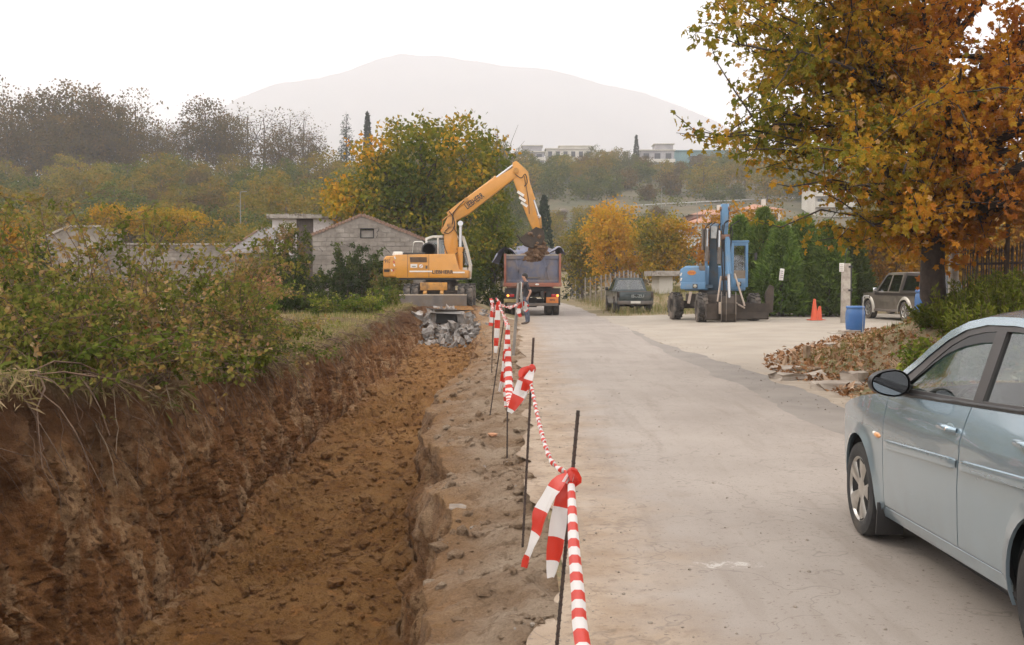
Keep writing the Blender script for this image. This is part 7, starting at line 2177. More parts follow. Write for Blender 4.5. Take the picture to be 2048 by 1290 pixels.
def ribbon(mb, path, width, stripe=0.10, phase=0.0, twist=0.0, side0=None, curl=0.012, rope=False, seed=0, flutter=0.0):
    """striped band along a smooth path; width is one number or a list"""
    P = [Vector(p) for p in path]; out = []
    n = len(P)
    for i in range(n - 1):
        for kk in range(10):
            tt = kk / 10
            p0, p1, p2, p3 = P[max(i - 1, 0)], P[i], P[i + 1], P[min(i + 2, n - 1)]
            out.append((.5 * ((2 * p1) + (p2 - p0) * tt + (2 * p0 - 5 * p1 + 4 * p2 - p3) * tt * tt + (3 * p1 - p0 - 3 * p2 + p3) * tt ** 3), i + tt))
    out.append((P[-1], n - 1))
    # resample finely
    pts = [o[0] for o in out]; par = [o[1] for o in out]
    d = [0.0]
    for a, b in zip(pts[:-1], pts[1:]): d.append(d[-1] + (b - a).length)
    L = d[-1]; st = min(stripe / 4, .025); m = max(6, int(round(L / st)))
    V, F, MI = [], [], []
    K = 6 if rope else 5
    side_prev = Vector(side0) if side0 else Vector((1, 0, 0))
    cuts = []
    for i in range(m + 1):
        s = L * i / m
        p = Vector([float(np.interp(s, d, [q[c] for q in pts])) for c in range(3)])
        q = Vector([float(np.interp(min(L, s + .01), d, [w[c] for w in pts])) for c in range(3)]); r = Vector([float(np.interp(max(0, s - .01), d, [w[c] for w in pts])) for c in range(3)])
        tdir = (q - r).normalized()
        sd = (side_prev - tdir * side_prev.dot(tdir))
        if sd.length < 1e-4: sd = tdir.orthogonal()
        sd.normalize(); side_prev = sd
        nr = tdir.cross(sd).normalized()
        a = twist * s
        w = float(np.interp(np.interp(s, d, par), range(len(width)), width)) if isinstance(width, (list, tuple)) else width
        s2 = sd * math.cos(a) + nr * math.sin(a); n2 = nr * math.cos(a) - sd * math.sin(a)
        for k in range(K):
            if rope:
                th = 2 * PI * k / K; V.append(p + (s2 * math.cos(th) * 1.0 + n2 * math.sin(th) * .55) * w / 2)
            else:
                u = k / (K - 1) * 2 - 1
                fl = flutter * float(vnoise(s * 14 + seed, u * 1.2 + seed * 3.1, 0, 5))
                V.append(p + s2 * u * w / 2 + n2 * (curl * (u * u - .5) + fl))
        if i:
            for k in range(K if rope else K - 1):
                k2 = (k + 1) % K
                F.append(((i - 1) * K + k, (i - 1) * K + k2, i * K + k2, i * K + k))
                MI.append(int(math.floor((s - L / m / 2) / stripe + phase)) % 2)
    o = len(mb.v); mb.v.extend([tuple(v) for v in V])
    for f, mi in zip(F, MI): mb.f.append(tuple(x + o for x in f)); mb.m.append(mi)

def stake(label, b, tp):
    rng = random.Random(hash(label) % 1000)
    mb = MB(); b, tp = Vector(b), Vector(tp)
    mb.cyl(b - (tp - b).normalized() * .15, tp, .0075, n=10)
    d, a, c = frame_of(tp - b); L = (tp - b).length; n = int(L / .016)
    for i in range(n):
        p = b.lerp(tp, i / n); k = i % 2
        mb.box(p + a * .0 , (.0175, .0115 if k else .0175, .006), Matrix((a, c, d)).transposed() @ Matrix.Rotation(.5 * (1 if k else -1), 3, 'X'))
    return tag(mb.build('iron_stake', M_REBAR, smooth=30), label, 'stake', 'iron stakes carrying the tape')
stake('nearest iron stake, leaning right, carrying the biggest tape knot', (.166, 4.0, -.02), (.266, 4.0, 1.12))
stake('iron stake with red and white tails, second from the front', (.064, 6.08, -.02), (.131, 6.08, 1.29))
stake('upright iron stake with a wide tape bundle at its top', (-.047, 9.48, -.03), (-.038, 9.48, 1.185))
stake('leaning iron stake left of the tape bundle', (-.274, 12.45, -.05), (-.10, 12.5, 1.13))
stake('thin iron stake before the rubble with a long hanging tape', (-.37, 18.0, -.05), (-.315, 18.0, 1.24))
stake('farthest iron stake beside the bent road sign', (-.45, 23.0, -.05), (-.46, 23.0, 1.22))
stake('iron stake beside the photographer holding the near tape end', (.23, 1.0, -.02), (.23, 1.0, .95))

def tapes():
    def A(px, py, Y): return at(px, py, Y)
    t = thing('barrier_tape', 'red and white barrier tape knotted along the iron stakes', 'tape')
    def piece(nm, *rib, **kw):
        mb = MB(); ribbon(mb, *rib, **kw); return mb.build(nm, TAPE, t, smooth=50)
    # near run towards the photographer
    piece('tape_run', [A(1143, 962, 4.0), A(1148, 1080, 3.4), A(1158, 1200, 2.85), A(1166, 1290, 2.5), Vector((.19, 1.8, .66)), Vector((.23, 1.0, .74))], [.026, .038, .040, .040, .042, .03], stripe=.082, phase=.3, curl=.006, rope=True, side0=(1, 0, 0))
    # twisted rope of tape to the second stake
    piece('tape_run', [A(1138, 950, 4.0), A(1105, 925, 4.3), A(1085, 870, 4.9), A(1072, 815, 5.5), A(1062, 765, 6.05)], .026, stripe=.042, rope=True, twist=20)
    # tails of the first knot
    piece('tape_tail', [A(1143, 946, 3.99), A(1118, 968, 3.97), A(1094, 1010, 3.95), A(1075, 1060, 3.94), A(1050, 1142, 3.96)], [.03, .085, .108, .090, .012], stripe=.098, phase=.0, side0=(1, .1, .6), flutter=.012, seed=2)
    piece('tape_tail', [A(1145, 948, 3.98), A(1130, 985, 3.95), A(1120, 1040, 3.93), A(1112, 1100, 3.93), A(1103, 1162, 3.95)], [.03, .055, .066, .070, .02], stripe=.105, phase=1.55, side0=(1, -.2, .2), flutter=.012, seed=5)
    piece('tape_tail', [A(1140, 945, 3.97), A(1152, 955, 3.96), A(1156, 968, 3.96), A(1148, 978, 3.95)], [.02, .05, .04, .012], stripe=.2, side0=(0, 0, 1), flutter=.01)
    mb = MB(); mb.sph(A(1146, 948, 3.99)[:], (.024, .022, .022), 10, 8); mb.sph(A(1149, 960, 3.98)[:], (.020, .02, .024), 10, 8); mb.build('tape_knot', TAPE[0], t, smooth=60)
    # tails of the second knot
    piece('tape_tail', [A(1063, 738, 6.06), A(1050, 765, 6.04), A(1037, 795, 6.02), A(1020, 826, 6.03)], [.03, .10, .085, .03], stripe=.095, phase=0, side0=(1, 0, .8), flutter=.02, seed=8)
    piece('tape_tail', [A(1065, 740, 6.05), A(1058, 760, 6.02), A(1050, 782, 6.02), A(1044, 806, 6.03)], [.03, .06, .055, .03], stripe=.07, phase=1, side0=(1, 0, .3), flutter=.015, seed=9)
    piece('tape_tail', [A(1060, 738, 6.05), A(1046, 745, 6.04), A(1043, 755, 6.02)], [.04, .055, .02], stripe=.3, side0=(0, 0, 1), flutter=.01)
    mb = MB(); mb.sph(A(1064, 738, 6.07)[:], (.024, .022, .03), 10, 8); mb.build('tape_knot', TAPE[0], t, smooth=60)
    # run to the third stake, bundled tape hanging there
    piece('tape_run', [A(1060, 745, 6.1), A(1040, 790, 7.2), A(1024, 818, 8.3), A(1018, 780, 9.2), A(1016, 690, 9.46)], [.02, .03, .05, .07, .05], stripe=.05, phase=0, side0=(1, 0, 0), flutter=.01)
    piece('tape_tail', [A(1016, 650, 9.46), A(1015, 690, 9.44), A(1016, 735, 9.42), A(1017, 780, 9.43), A(1018, 815, 9.44)], [.03, .055, .075, .10, .09], stripe=.045, phase=1, side0=(1, 0, 0), flutter=.02, seed=12)
    piece('tape_tail', [A(1014, 660, 9.47), A(1010, 720, 9.46), A(1005, 755, 9.46), A(998, 784, 9.47)], [.03, .05, .04, .02], stripe=.10, side0=(1, 0, 0), flutter=.015, seed=13)
    # run on to the bent sign and the last stakes
    piece('tape_run', [A(1016, 652, 9.5), A(1008, 630, 14), A(1000, 610, 18), A(1020, 616, 19.5), A(1040, 606, 20.85)], .05, stripe=.10, side0=(0, 0, 1), twist=2.5, flutter=.01)
    piece('tape_run', [A(986, 612, 22.9), A(1000, 612, 22.2), A(1020, 613, 21.4), A(1042, 608, 20.9)], .07, stripe=.12, side0=(0, 0, 1), twist=1.5, flutter=.01)
    piece('tape_run', [A(984, 600, 23), A(987, 622, 21), A(994, 606, 18)], .06, stripe=.12, side0=(1, 0, 0), twist=3)
    piece('tape_tail', [A(996, 604, 17.95), A(995, 640, 17.9), A(993, 675, 17.92), A(991, 706, 17.95)], [.05, .10, .09, .05], stripe=.16, side0=(1, 0, 0), flutter=.02, seed=21)
    piece('tape_tail', [A(984, 598, 22.95), A(986, 620, 22.9), A(984, 640, 22.9), A(982, 652, 22.9)], [.05, .12, .12, .12], stripe=.14, side0=(1, 0, 0), flutter=.02, seed=22)
    piece('tape_tail', [A(981, 597, 22.95), A(984, 604, 22.8), A(984, 612, 22.8)], [.05, .09, .05], stripe=.10, side0=(1, 0, 0), flutter=.02, seed=23)
    piece('tape_tail', [A(992, 596, 22.8), A(997, 602, 22.6), A(1001, 608, 22.5)], [.03, .08, .05], stripe=.10, side0=(0, 0, 1), flutter=.02, seed=24)
    piece('tape_tail', [A(1041, 606, 20.82), A(1048, 614, 20.75), A(1055, 622, 20.7)], [.04, .13, .07], stripe=.11, side0=(.4, 0, 1), flutter=.02, seed=25)
    piece('tape_tail', [A(1040, 608, 20.82), A(1037, 622, 20.75), A(1041, 634, 20.7)], [.04, .10, .06], stripe=.11, side0=(1, 0, 0), flutter=.02, seed=26)
    piece('tape_tail', [A(1042, 604, 20.8), A(1050, 606, 20.7), A(1058, 612, 20.6)], [.04, .06, .03], stripe=.11, side0=(0, 0, 1), flutter=.02, seed=27)
tapes()

def bent_sign():
    t = thing('road_sign', 'bent grey road sign on a leaning pole, seen edge-on', 'sign', (.01, 20.9, 0))
    zt = EYE + (HORIZON - 566) / F_PX * 20.9
    mb = MB(); mb.cyl((0, 0, -.2), (.13, 0, zt), .033, n=14); mb.build('pole', pm('galvanised_pole_worn', (.22, .2, .175), (.32, .29, .26), 6, .6, .3), t, smooth=40)
    mb = MB(); n = 28
    P = []
    for rr in (0, .5, 1.0):
        for k in range(n):
            a = 2 * PI * k / n; x, z = .33 * rr * math.cos(a), .30 * rr * math.sin(a)
            P.append((x, .10 * math.sin(x * 5) + .05 * z, z))
    F = [(i * n + k, i * n + (k + 1) % n, (i + 1) * n + (k + 1) % n, (i + 1) * n + k) for i in range(2) for k in range(n)]
    mb.add(P + [(p[0], p[1] + .012, p[2]) for p in P], F + [tuple(3 * n + i for i in reversed(f)) for f in F] + [(2 * n + k, 5 * n + k, 5 * n + (k + 1) % n, 2 * n + (k + 1) % n) for k in range(n)])
    o = mb.build('sign_plate', pm('dull_sign_back', (.33, .32, .30), (.45, .44, .41), 5, .5, .3, dirt=(.26, .23, .19), dirt_scale=5), t, smooth=50)
    o.location = (.19, -.02, zt - .27); o.rotation_euler = (0, 0, R(72))
bent_sign()

# ------------------------------------------------------------------ rubble at the trench end
def rubble():
    M_RUB = pm('broken_concrete', (0.175, 0.160, 0.145), (0.30, 0.275, 0.25), 2, 0.95, bump=.5, bscale=18, dirt=(0.19, 0.13, 0.085), dirt_scale=1.5, dirt_lo=.46, dirt_hi=.7, rnd=.28)
    rng = np.random.default_rng(17)
    t = thing('rubble_heap', 'heap of broken grey concrete under the excavator blade', 'rubble', (-2.4, 36, 0))
    shp = []
    for i in range(9):
        bm = bmesh.new(); bmesh.ops.create_cube(bm, size=1.0)
        bmesh.ops.subdivide_edges(bm, edges=bm.edges[:], cuts=1)
        for v in bm.verts: v.co += Vector(rng.normal(size=3)) * .13
        bmesh.ops.triangulate(bm, faces=bm.faces[:])
        me = bpy.data.meshes.new('concrete_chunk'); bm.to_mesh(me); bm.free(); me.materials.append(M_RUB); shp.append(me)
    n = 0
    for _ in range(900):
        y = rng.uniform(32.0, 37.6); x = rng.uniform(-3.9, -.55)
        if rng.random() > 1.25 - abs((x + 2.25) / 1.8) ** 2: continue
        u = smoothstep(31.6, 37.4, y)
        z = float(-.66 + 1.02 * u) + .10 * float(vnoise(x * 1.3, y * 1.3, 0, 4)) + .12 * math.exp(-((x + 2.4) / .9) ** 2)
        s = .08 + .28 * rng.random() ** 2.2
        if abs(x + 2.3) < .45 and 34.5 < y < 35.4: z -= .22
        link_mesh('concrete_chunk', shp[rng.integers(9)], t, (x + 2.4, y - 36, z), tuple(rng.random(3) * 6.28), tuple(s * rng.uniform(.6, 1.3, 3)))
        n += 1
        if n >= 290: break
    # mouth of the old culvert under its slab
    c = at(893, 633, 35.2)
    cv = thing('culvert_slab', 'broken concrete culvert mouth showing dark in the rubble', 'culvert', (c.x, 35.2, c.z))
    for q, (lc, sc) in enumerate((((.02, .3, .17), (1.15, .9, .13)), ((-.52, .3, -.05), (.26, .7, .42)), ((.50, .3, -.06), (.30, .7, .40)))): link_mesh('slab_piece', shp[q + 2], cv, lc, (.06 * q, .07 - .1 * q, .12), sc)
    mb = MB(); mb.box((0, .35, -.06), (.86, .7, .32)); mb.build('painted_dark', M_DARK, cv)  # solid near-black box paints the shade inside the culvert mouth
rubble()

# ------------------------------------------------------------------ small things on the right
def barrel(label, loc, s=1.0):
    t = thing('plastic_barrel', label, 'barrel', loc)
    M = bpy.data.materials.get('barrel_blue') or pm('barrel_blue', (0.028, 0.105, 0.29), (0.045, 0.14, 0.34), 3, 0.4, dirt=(0.12, 0.14, 0.17), dirt_scale=3, dirt_lo=.55, dirt_hi=.8)
    mb = MB(); mb.lathe([(.0, 0), (.20, .0), (.235, .04), (.262, .14), (.272, .30), (.274, .45), (.27, .58), (.255, .66), (.235, .70), (.235, .715)], n=32); b = mb.build('barrel_body', M, t, smooth=50)
    mb = MB(); mb.lathe([(.235, .70), (.262, .705), (.268, .73), (.262, .76), (.245, .775), (.0, .77)], n=32); mb.build('lid', M, t, smooth=40)
    mb = MB(); mb.tube([(.252 * math.cos(a), .252 * math.sin(a), .735) for a in np.linspace(0, 2 * PI, 33)], .016, 6); mb.build('clamp_ring', M, t, smooth=60)
    t.scale = (s, s, s)
    return t
_b = at(1711, 672, 29.0)
barrel('blue plastic barrel standing at the corner of the forecourt beside a thin pipe', (_b.x, 29.0, gz(_b.x, 29) + .03))
_b2 = at(1852, 640, 27.0)
barrel('second blue plastic barrel half hidden by the plane trunk', (_b2.x, 27.0, gz(_b2.x, 27.0) + .0), 1.05)
def pipe_stand():
    b = at(1726.5, 672, 28.6); z = gz(b.x, 28.6)
    t = thing('water_pipe', 'thin grey standpipe with a short elbow beside the blue barrel', 'pipe', (b.x, 28.6, z))
    H = EYE + (HORIZON - 592) / F_PX * 28.6 - z
    MB().tube([(0, 0, -.1), (0, 0, H - .03), (.02, 0, H), (.18, 0, H)], .017, 8).build('pipe', pm('grey_pipe', (.36, .34, .31), (.45, .43, .4), 6, .6), t, smooth=60)
    MB().cyl((.18, 0, H + .015), (.18, 0, H - .06), .02, n=8).build('tap', M_STEEL, t)
    mb = MB(); mb.box((-.12, .2, .015), (1.1, .5, .04)); mb.box((-.3, .05, .04), (.35, .25, .05), (0, 0, .3)); tag(mb.build('stone_slab', M_CONC, bevel=.01), 'flat stone slab under the blue barrel', 'slab').location = (b.x - .12, 28.9, gz(b.x - .12, 28.9) - .01)
pipe_stand()

def cones():
    mo = pm('cone_orange', (0.62, 0.085, 0.025), (0.52, 0.07, 0.02), 4, 0.6, dirt=(.3, .12, .07), dirt_scale=5, dirt_lo=.55, dirt_hi=.8)
    for px, Y, lean, h, lab in ((1629, 37.0, 0.0, .80, 'tall orange traffic cone standing by the conifers'), (1637, 37.4, R(7), .52, 'shorter orange cone stub leaning behind the tall cone')):
        b = at(px, 640, Y); z = gz(b.x, Y)
        t = thing('traffic_cone', lab, 'traffic cone', (b.x, Y, z), rot=(0, lean, .3), group='orange cones by the conifers')
        MB().box((0, 0, .02), (.40, .40, .04)).build('base', mo, t, bevel=.012)
        MB().lathe([(.155, .04), (.13, .08), (.045, h - .02), (.03, h), (.0, h)], n=24).build('cone', mo, t, smooth=50)
cones()

def posts_and_fence():
    b = at(1691, 650, 35.0); z = gz(b.x, 35.0)
    t = thing('gate_post', 'square concrete gate post with hinge irons before the conifers', 'post', (b.x, 35.0, z))
    H = EYE + (HORIZON - 527) / F_PX * 35 - z
    MB().box((0, 0, H / 2 - .1), (.27, .27, H + .2), taper=(.9, .9)).build('post', M_CONC, t, bevel=.015)
    mb = MB(); mb.bar((.16, -.05, .2), (.16, -.05, H - .05), .05, .06); mb.box((.12, -.1, H - .12), (.14, .1, .06)); mb.box((.12, -.1, H * .55), (.14, .1, .06)); mb.build('hinge_iron', M_BLACK, t)
    mb = MB(); mb.tube([(-.02, .05, H), (.0, .05, H + .35), (.12, .05, H + .65)], .018, 6); mb.build('bent_iron', M_BLACK, t)
    mb = MB(); mb.box((-.20, -.15, H - .14), (.16, .015, .30)); pl = mb.build('white_notice', M_WHITE, t, bevel=.003)
    mb = MB()
    for q in range(4): mb.box((-.20, -.160, H - .05 - q * .06), (.11, .004, .012))
    each(mb, 'notice_print', M_STEEL, pl)
    c = at(1560, 549, 39.6)
    t = thing('notice_board', 'small white notice hanging in the conifer hedge', 'sign', (c.x, 39.4, c.z))
    MB().box((0, 0, 0), (.17, .015, .46), (0, R(6), 0)).build('board', M_WHITE, t, bevel=.003)
    mb = MB()
    for q in range(4): mb.box((0, -.011, .13 - q * .08), (.11, .004, .02), (0, R(6), 0))
    each(mb, 'board_print', M_STEEL, t)
    # iron fence on the bank, running towards the viewer
    x0, y0 = 7.95, 18.0
    p = at(1906, 600, y0); zb = gz(p.x, y0)
    t = thing('fence_post', 'pale round concrete post at the end of the iron fence', 'post', (p.x, y0, zb))
    MB().cyl((0, 0, -.3), (0, 0, 2.18 - zb), .085, n=18).build('post', M_CONC, t, smooth=40)
    M_IRON = pm('rusty_iron', (0.05, 0.033, 0.026), (0.085, 0.055, 0.04), 8, 0.8)
    f = thing('iron_fence', 'rusty iron bar fence on top of the leafy bank', 'fence', (p.x + .12, y0 - .1, 0))
    L = 9.0
    zt = 2.12
    bar = MB(); bar.cyl((0, 0, -.55), (0, 0, 1.22), .0115, n=6); bar.lathe([(.0115, 1.22), (.02, 1.26), (.0, 1.36)], n=6); bm_ = bar.mesh('fence_bar', M_IRON)
    rng = random.Random(1)
    for j in range(int(L / .098)):
        y = -j * .098; gzv = gz(p.x + .12, y0 - .1 + y)
        link_mesh('fence_bar', bm_, f, (.004 * rng.uniform(-1, 1) + .012 * j * .098, y, max(.85, gzv - .1) ), (rng.uniform(-.012, .012), rng.uniform(-.012, .012), 0))
    mb = MB()
    for zz in (1.05 + .85, .35 + .85): mb.bar((0, 0, zz), (.012 * L, -L, zz), .012, .04)
    each(mb, 'fence_rail', M_IRON, f)
    mb = MB(); mb.bar((.0, -1.6, .5), (.0, -1.6, 2.6), .05, .05); mb.bar((.06, -5.0, .5), (.06, -5.0, 2.4), .05, .05); each(mb, 'fence_upright', M_IRON, f)
    # wire fence by the far road
    w = thing('wire_fence', 'old wire mesh fence along the far road bank', 'fence', (0, 0, 0))
    po = MB(); po.cyl((0, 0, -.2), (0, 0, 1.7), .045, n=8); pme = po.mesh('fence_stake', M_CONC)
    pts = [(6.6, 52.5), (6.5, 56), (6.2, 60), (5.8, 65), (5.2, 71), (4.6, 78)]
    M_WIRE = pm('fence_wire', (.16, .15, .14), None, rough=.6, metal=.4)
    mb = MB()
    for (xa, ya), (xb, yb_) in zip(pts[:-1], pts[1:]):
        for q in range(3):
            u = q / 3; x, y = xa + (xb - xa) * u, ya + (yb_ - ya) * u
            link_mesh('fence_stake', pme, w, (x, y, gz(x, y)))
        for hz in np.linspace(.15, 1.6, 9): mb.tube([(xa, ya, gz(xa, ya) + hz), (xb, yb_, gz(xb, yb_) + hz)], .008, 4)
        nn = int((Vector((xa, ya)) - Vector((xb, yb_))).length / .22)
        for q in range(nn):
            u = q / nn; x, y = xa + (xb - xa) * u, ya + (yb_ - ya) * u; g = gz(x, y)
            mb.tube([(x, y, g + .1), (x, y, g + 1.6)], .006, 4)
    mb.build('wire_mesh', M_WIRE, w)
    # white roadside marker posts left of the truck
    for px, Y, h in ((1000, 47, .9), (990, 50, .9), (1003, 46.2, 1.5)):
        q = at(px, 610, Y); z = gz(q.x, Y)
        mb = MB(); mb.cyl((0, 0, -.2), (0, 0, h), .06, n=10); mb.sph((0, 0, h), (.06, .06, .05), 10, 6)
        o = tag(mb.build('marker_post', pm('dull_white_post', (.5, .47, .43), (.4, .36, .32), 4, .8) if 'dull_white_post' not in bpy.data.materials else bpy.data.materials['dull_white_post'], smooth=40),
                {1000: 'short white post beside the dump truck wheel', 990: 'white post by the whitewashed trunk', 1003: 'tall white post left of the truck body'}[px], 'post'); o.location = (q.x, Y, z)
posts_and_fence()
# ------------------------------------------------------------------ near plants, litter, plane tree
def plane_tree():
    rng = np.random.default_rng(101)
    Y = 17.0
    bx = (1866 - 1024) / F_PX * Y
    zb = gz(bx, Y)
    base = np.array([bx, Y, zb])
    mb = MB()
    tp = np.array([(0, 0, -.2), (.0, 0, .5), (-.02, 0, 1.0), (.0, .02, 1.6), (.05, .05, 2.4), (.10, .1, 3.4), (.12, .1, 4.6), (.2, .1, 6.2), (.3, .2, 8.0)])
    mb.tube(tp, [.27, .215, .195, .185, .165, .14, .11, .075, .03], 14)
    twigs = []
    def limb(s, e, r0, n=8, amp=.10, sag=.06):
        P = wander(rng, s, e, n, amp, sag); mb.tube(P, [r0 * (1 - .85 * i / (n - 1)) for i in range(n)], 7); return P
    ends = []
    # main limbs: towards the road (left), towards the viewer, to the right, upward
    spec = [((-3.3, -1.5, 3.4), 4), ((-3.0, -.6, 4.8), 5), ((-2.4, -2.6, 5.6), 6), ((-1.2, -3.6, 3.6), 4), ((.9, -4.6, 3.3), 4), ((.6, -5.6, 2.6), 3), ((2.5, -3.5, 4.3), 4), ((3.0, -1.0, 4.9), 5), ((-1.6, .6, 6.6), 6), ((1.4, -2.4, 6.6), 6), ((.2, -1.2, 7.6), 7),
            ((-3.9, -2.4, 4.2), 5), ((-2.3, -3.0, 2.6), 3), ((-3.0, 1.0, 3.2), 4), ((1.5, .5, 3.6), 4), ((-.4, -3.0, 2.3), 3), ((2.0, -4.2, 2.4), 3), ((-1.8, -.2, 2.4), 3), ((-1.0, -1.8, 5.2), 5), ((-2.2, 1.4, 4.6), 5), ((.6, 1.5, 5.4), 5), ((-.8, .2, 3.4), 4), ((1.0, -1.4, 4.2), 5), ((2.4, .6, 2.6), 3), ((.8, -.4, 2.5), 3)]
    spec += [((rng.uniform(-3.4, -2.0), rng.uniform(-2.2, .6), rng.uniform(3.6, 5.9)), int(rng.integers(5, 7))) for _ in range(9)] + [((rng.uniform(-1.9, 2.4), rng.uniform(-3.4, 1.0), rng.uniform(1.45, 2.4)), 3) for _ in range(17)] + [((rng.uniform(-3.3, -.5), rng.uniform(-2.6, .8), rng.uniform(3.1, 5.8)), int(rng.integers(4, 7))) for _ in range(16)] + [((rng.uniform(-.5, 3.4), rng.uniform(-3.6, .8), rng.uniform(2.8, 6.4)), int(rng.integers(4, 7))) for _ in range(14)]
    for e, k in spec:
        P = limb(tp[k], np.array(e), .055 + .012 * (7 - k))
        ends.append(P)
        for q in range(9):
            i = rng.integers(2, 8)
            d = rng.normal(size=3) * np.array([1, 1, .7]) + (np.array(e) - tp[k]) * .16
            d = d / np.linalg.norm(d) * rng.uniform(.6, 1.3)
            T = wander(rng, P[i], P[i] + d, 5, .12, .03)
            mb.tube(T, [.018, .014, .011, .008, .004], 5)
            twigs.append(T)
            for w in range(2):
                ii = rng.integers(1, 5); d2 = rng.normal(size=3); d2 = d2 / np.linalg.norm(d2) * rng.uniform(.25, .6)
                T2 = wander(rng, T[ii], T[ii] + d2, 4, .1); mb.tube(T2, [.007, .006, .005, .003], 4); twigs.append(T2)
        twigs.append(P[4:])
    # sprays that stand clear of the crown on the left, against the sky
    for path in ([(1500, 235), (1465, 185), (1430, 130), (1408, 70)], [(1500, 262), (1440, 274), (1385, 262), (1338, 224)], [(1490, 272), (1420, 277), (1350, 268)], [(1600, 60), (1530, 25), (1455, -5)], [(1560, 300), (1500, 300), (1455, 318)], [(1660, 360), (1580, 375), (1535, 366)], [(1640, 420), (1560, 455), (1500, 440)]):
        P = np.array([np.array(at(px, py, 15.6)) - base for px, py in path])
        P = np.concatenate([[P[0] + np.array([.9, .5, -.1])], P])
        mb.tube(P, [.02] + list(np.linspace(.016, .004, len(P) - 1)), 5)
        fine = np.array([P[i] + (P[i + 1] - P[i]) * t for i in range(1, len(P) - 1) for t in np.linspace(0, 1, 6)])
        twigs.append(('s', fine))
    pos, crown_t = [], []
    for T in twigs:
        spray = isinstance(T, tuple)
        if spray: T = T[1]
        L = np.linalg.norm(T[-1] - T[0])
        m = int((9 if spray else 13) * max(L, .35) / .5) + 3
        u = rng.random(m) * (len(T) - 1); i = np.minimum(u.astype(int), len(T) - 2); f = (u - i)[:, None]
        p = T[i] * (1 - f) + T[i + 1] * f + rng.normal(size=(m, 3)) * (.035 if spray else .085)
        pos.append(p); crown_t.append(np.full(m, rng.normal() * .10))
    pos = np.concatenate(pos); ct = np.concatenate(crown_t)
    # the crown turns from olive gold (left, outer) to rust (right, inner)
    tint = .48 + .30 * np.clip(pos[:, 0] * .5 + .5, -1, 1) + .05 * (-pos[:, 1]) * .3 + .16 * fbm(pos[:, 0] * .6, pos[:, 1] * .6, pos[:, 2] * .6, 9, 3) + ct + .11 * rng.normal(size=len(pos))
    near = smoothstep(-3.8, -5.4, pos[:, 1])
    tint = np.where(rng.random(len(pos)) < .25 * near + .02, .97, np.clip(tint, 0, .93))
    lf = leaves(pos, .104, rng, MAPLE, .7, tint=tint, jitter=.5, up=.3)
    t = thing('plane_tree', 'big plane tree with gold and rust leaves overhanging the bank', 'tree', base)
    mb.build('trunk', M_BARK_DARK, t, smooth=50)
    link_mesh('crown', leaf_mesh('crown', [lf], L_PLANE), t)
    print('plane leaves', len(pos))
plane_tree()

def tri_leaves(rng, pos, size, tint, shape=KITE):
    """bramble-like leaves: three leaflets at each point"""
    parts = []
    for _ in range(3): parts.append(leaves(pos + rng.normal(size=pos.shape) * size * .3, size, rng, shape, .3, tint=np.clip(tint + .06 * rng.normal(size=len(pos)), 0, 1)))
    return parts

def bramble(label, x, y, w, h, canes, seed, mat=L_BRAMBLE, size=.055, per=26, lean=0.0, stem=M_STEM_DARK, over=0, name='bramble_bush', arch=1.0):
    """thicket of arching canes with leaves along them"""
    rng = np.random.default_rng(seed)
    z0 = gz(x, y)
    t = thing(name, label, 'bush', (x, y, z0), 0, 'bushes on the trench bank')
    mb = MB(); pos = []; tn = []
    for c in range(canes):
        a = rng.random() * 6.283; r = w * .45 * math.sqrt(rng.random())
        p0 = np.array([math.cos(a) * r, math.sin(a) * r * .8, -.05])
        hh = h * (.4 + .75 * rng.random() ** 1.2)
        b = rng.random() * 6.283; out = w * rng.uniform(.15, .75) * arch
        if c < over:                                   # canes that trail over the trench edge
            b = rng.uniform(-.7, .7); out = w * rng.uniform(.6, 1.0); hh *= .5
        d = np.array([math.cos(b), math.sin(b), 0])
        n = 11; s = np.linspace(0, 1, n)
        P = p0 + d * (out * s ** 1.6)[:, None] + np.array([lean, 0, 0]) * (s ** 2)[:, None]
        P[:, 2] += hh * np.sin(s * (1.75 if c >= over else 2.35)) * 1.0
        P += np.cumsum(rng.normal(size=(n, 3)), 0) * .022
        mb.tube(P, [.0075 * (1 - .75 * q) for q in s], 4)
        for side in range(3):
            i = rng.integers(3, n - 1); e = P[i] + rng.normal(size=3) * np.array([.22, .22, .18]); T = wander(rng, P[i], e, 4, .1)
            mb.tube(T, [.004, .0035, .003, .002], 3)
            q = rng.random(per // 5) * 3; ii = np.minimum(q.astype(int), 2); f = (q - ii)[:, None]
            pos.append(T[ii] * (1 - f) + T[ii + 1] * f + rng.normal(size=(len(q), 3)) * .025)
        q = (.18 + .82 * rng.random(per)) * (n - 1); ii = np.minimum(q.astype(int), n - 2); f = (q - ii)[:, None]
        pos.append(P[ii] * (1 - f) + P[ii + 1] * f + rng.normal(size=(per, 3)) * .03)
        tn.append(np.full(per + 3 * (per // 5), rng.random()))
    pos = np.concatenate(pos); tn = np.concatenate(tn)
    tint = .02 + .60 * tn + .30 * (rng.random(len(pos)) - .3) + .12 * fbm(pos[:, 0] * 2, pos[:, 1] * 2, pos[:, 2] * 2, seed, 2)
    mb.build('stems', stem, t, smooth=60)
    link_mesh('foliage', leaf_mesh('foliage', tri_leaves(rng, pos, size, tint), mat), t)
    return t

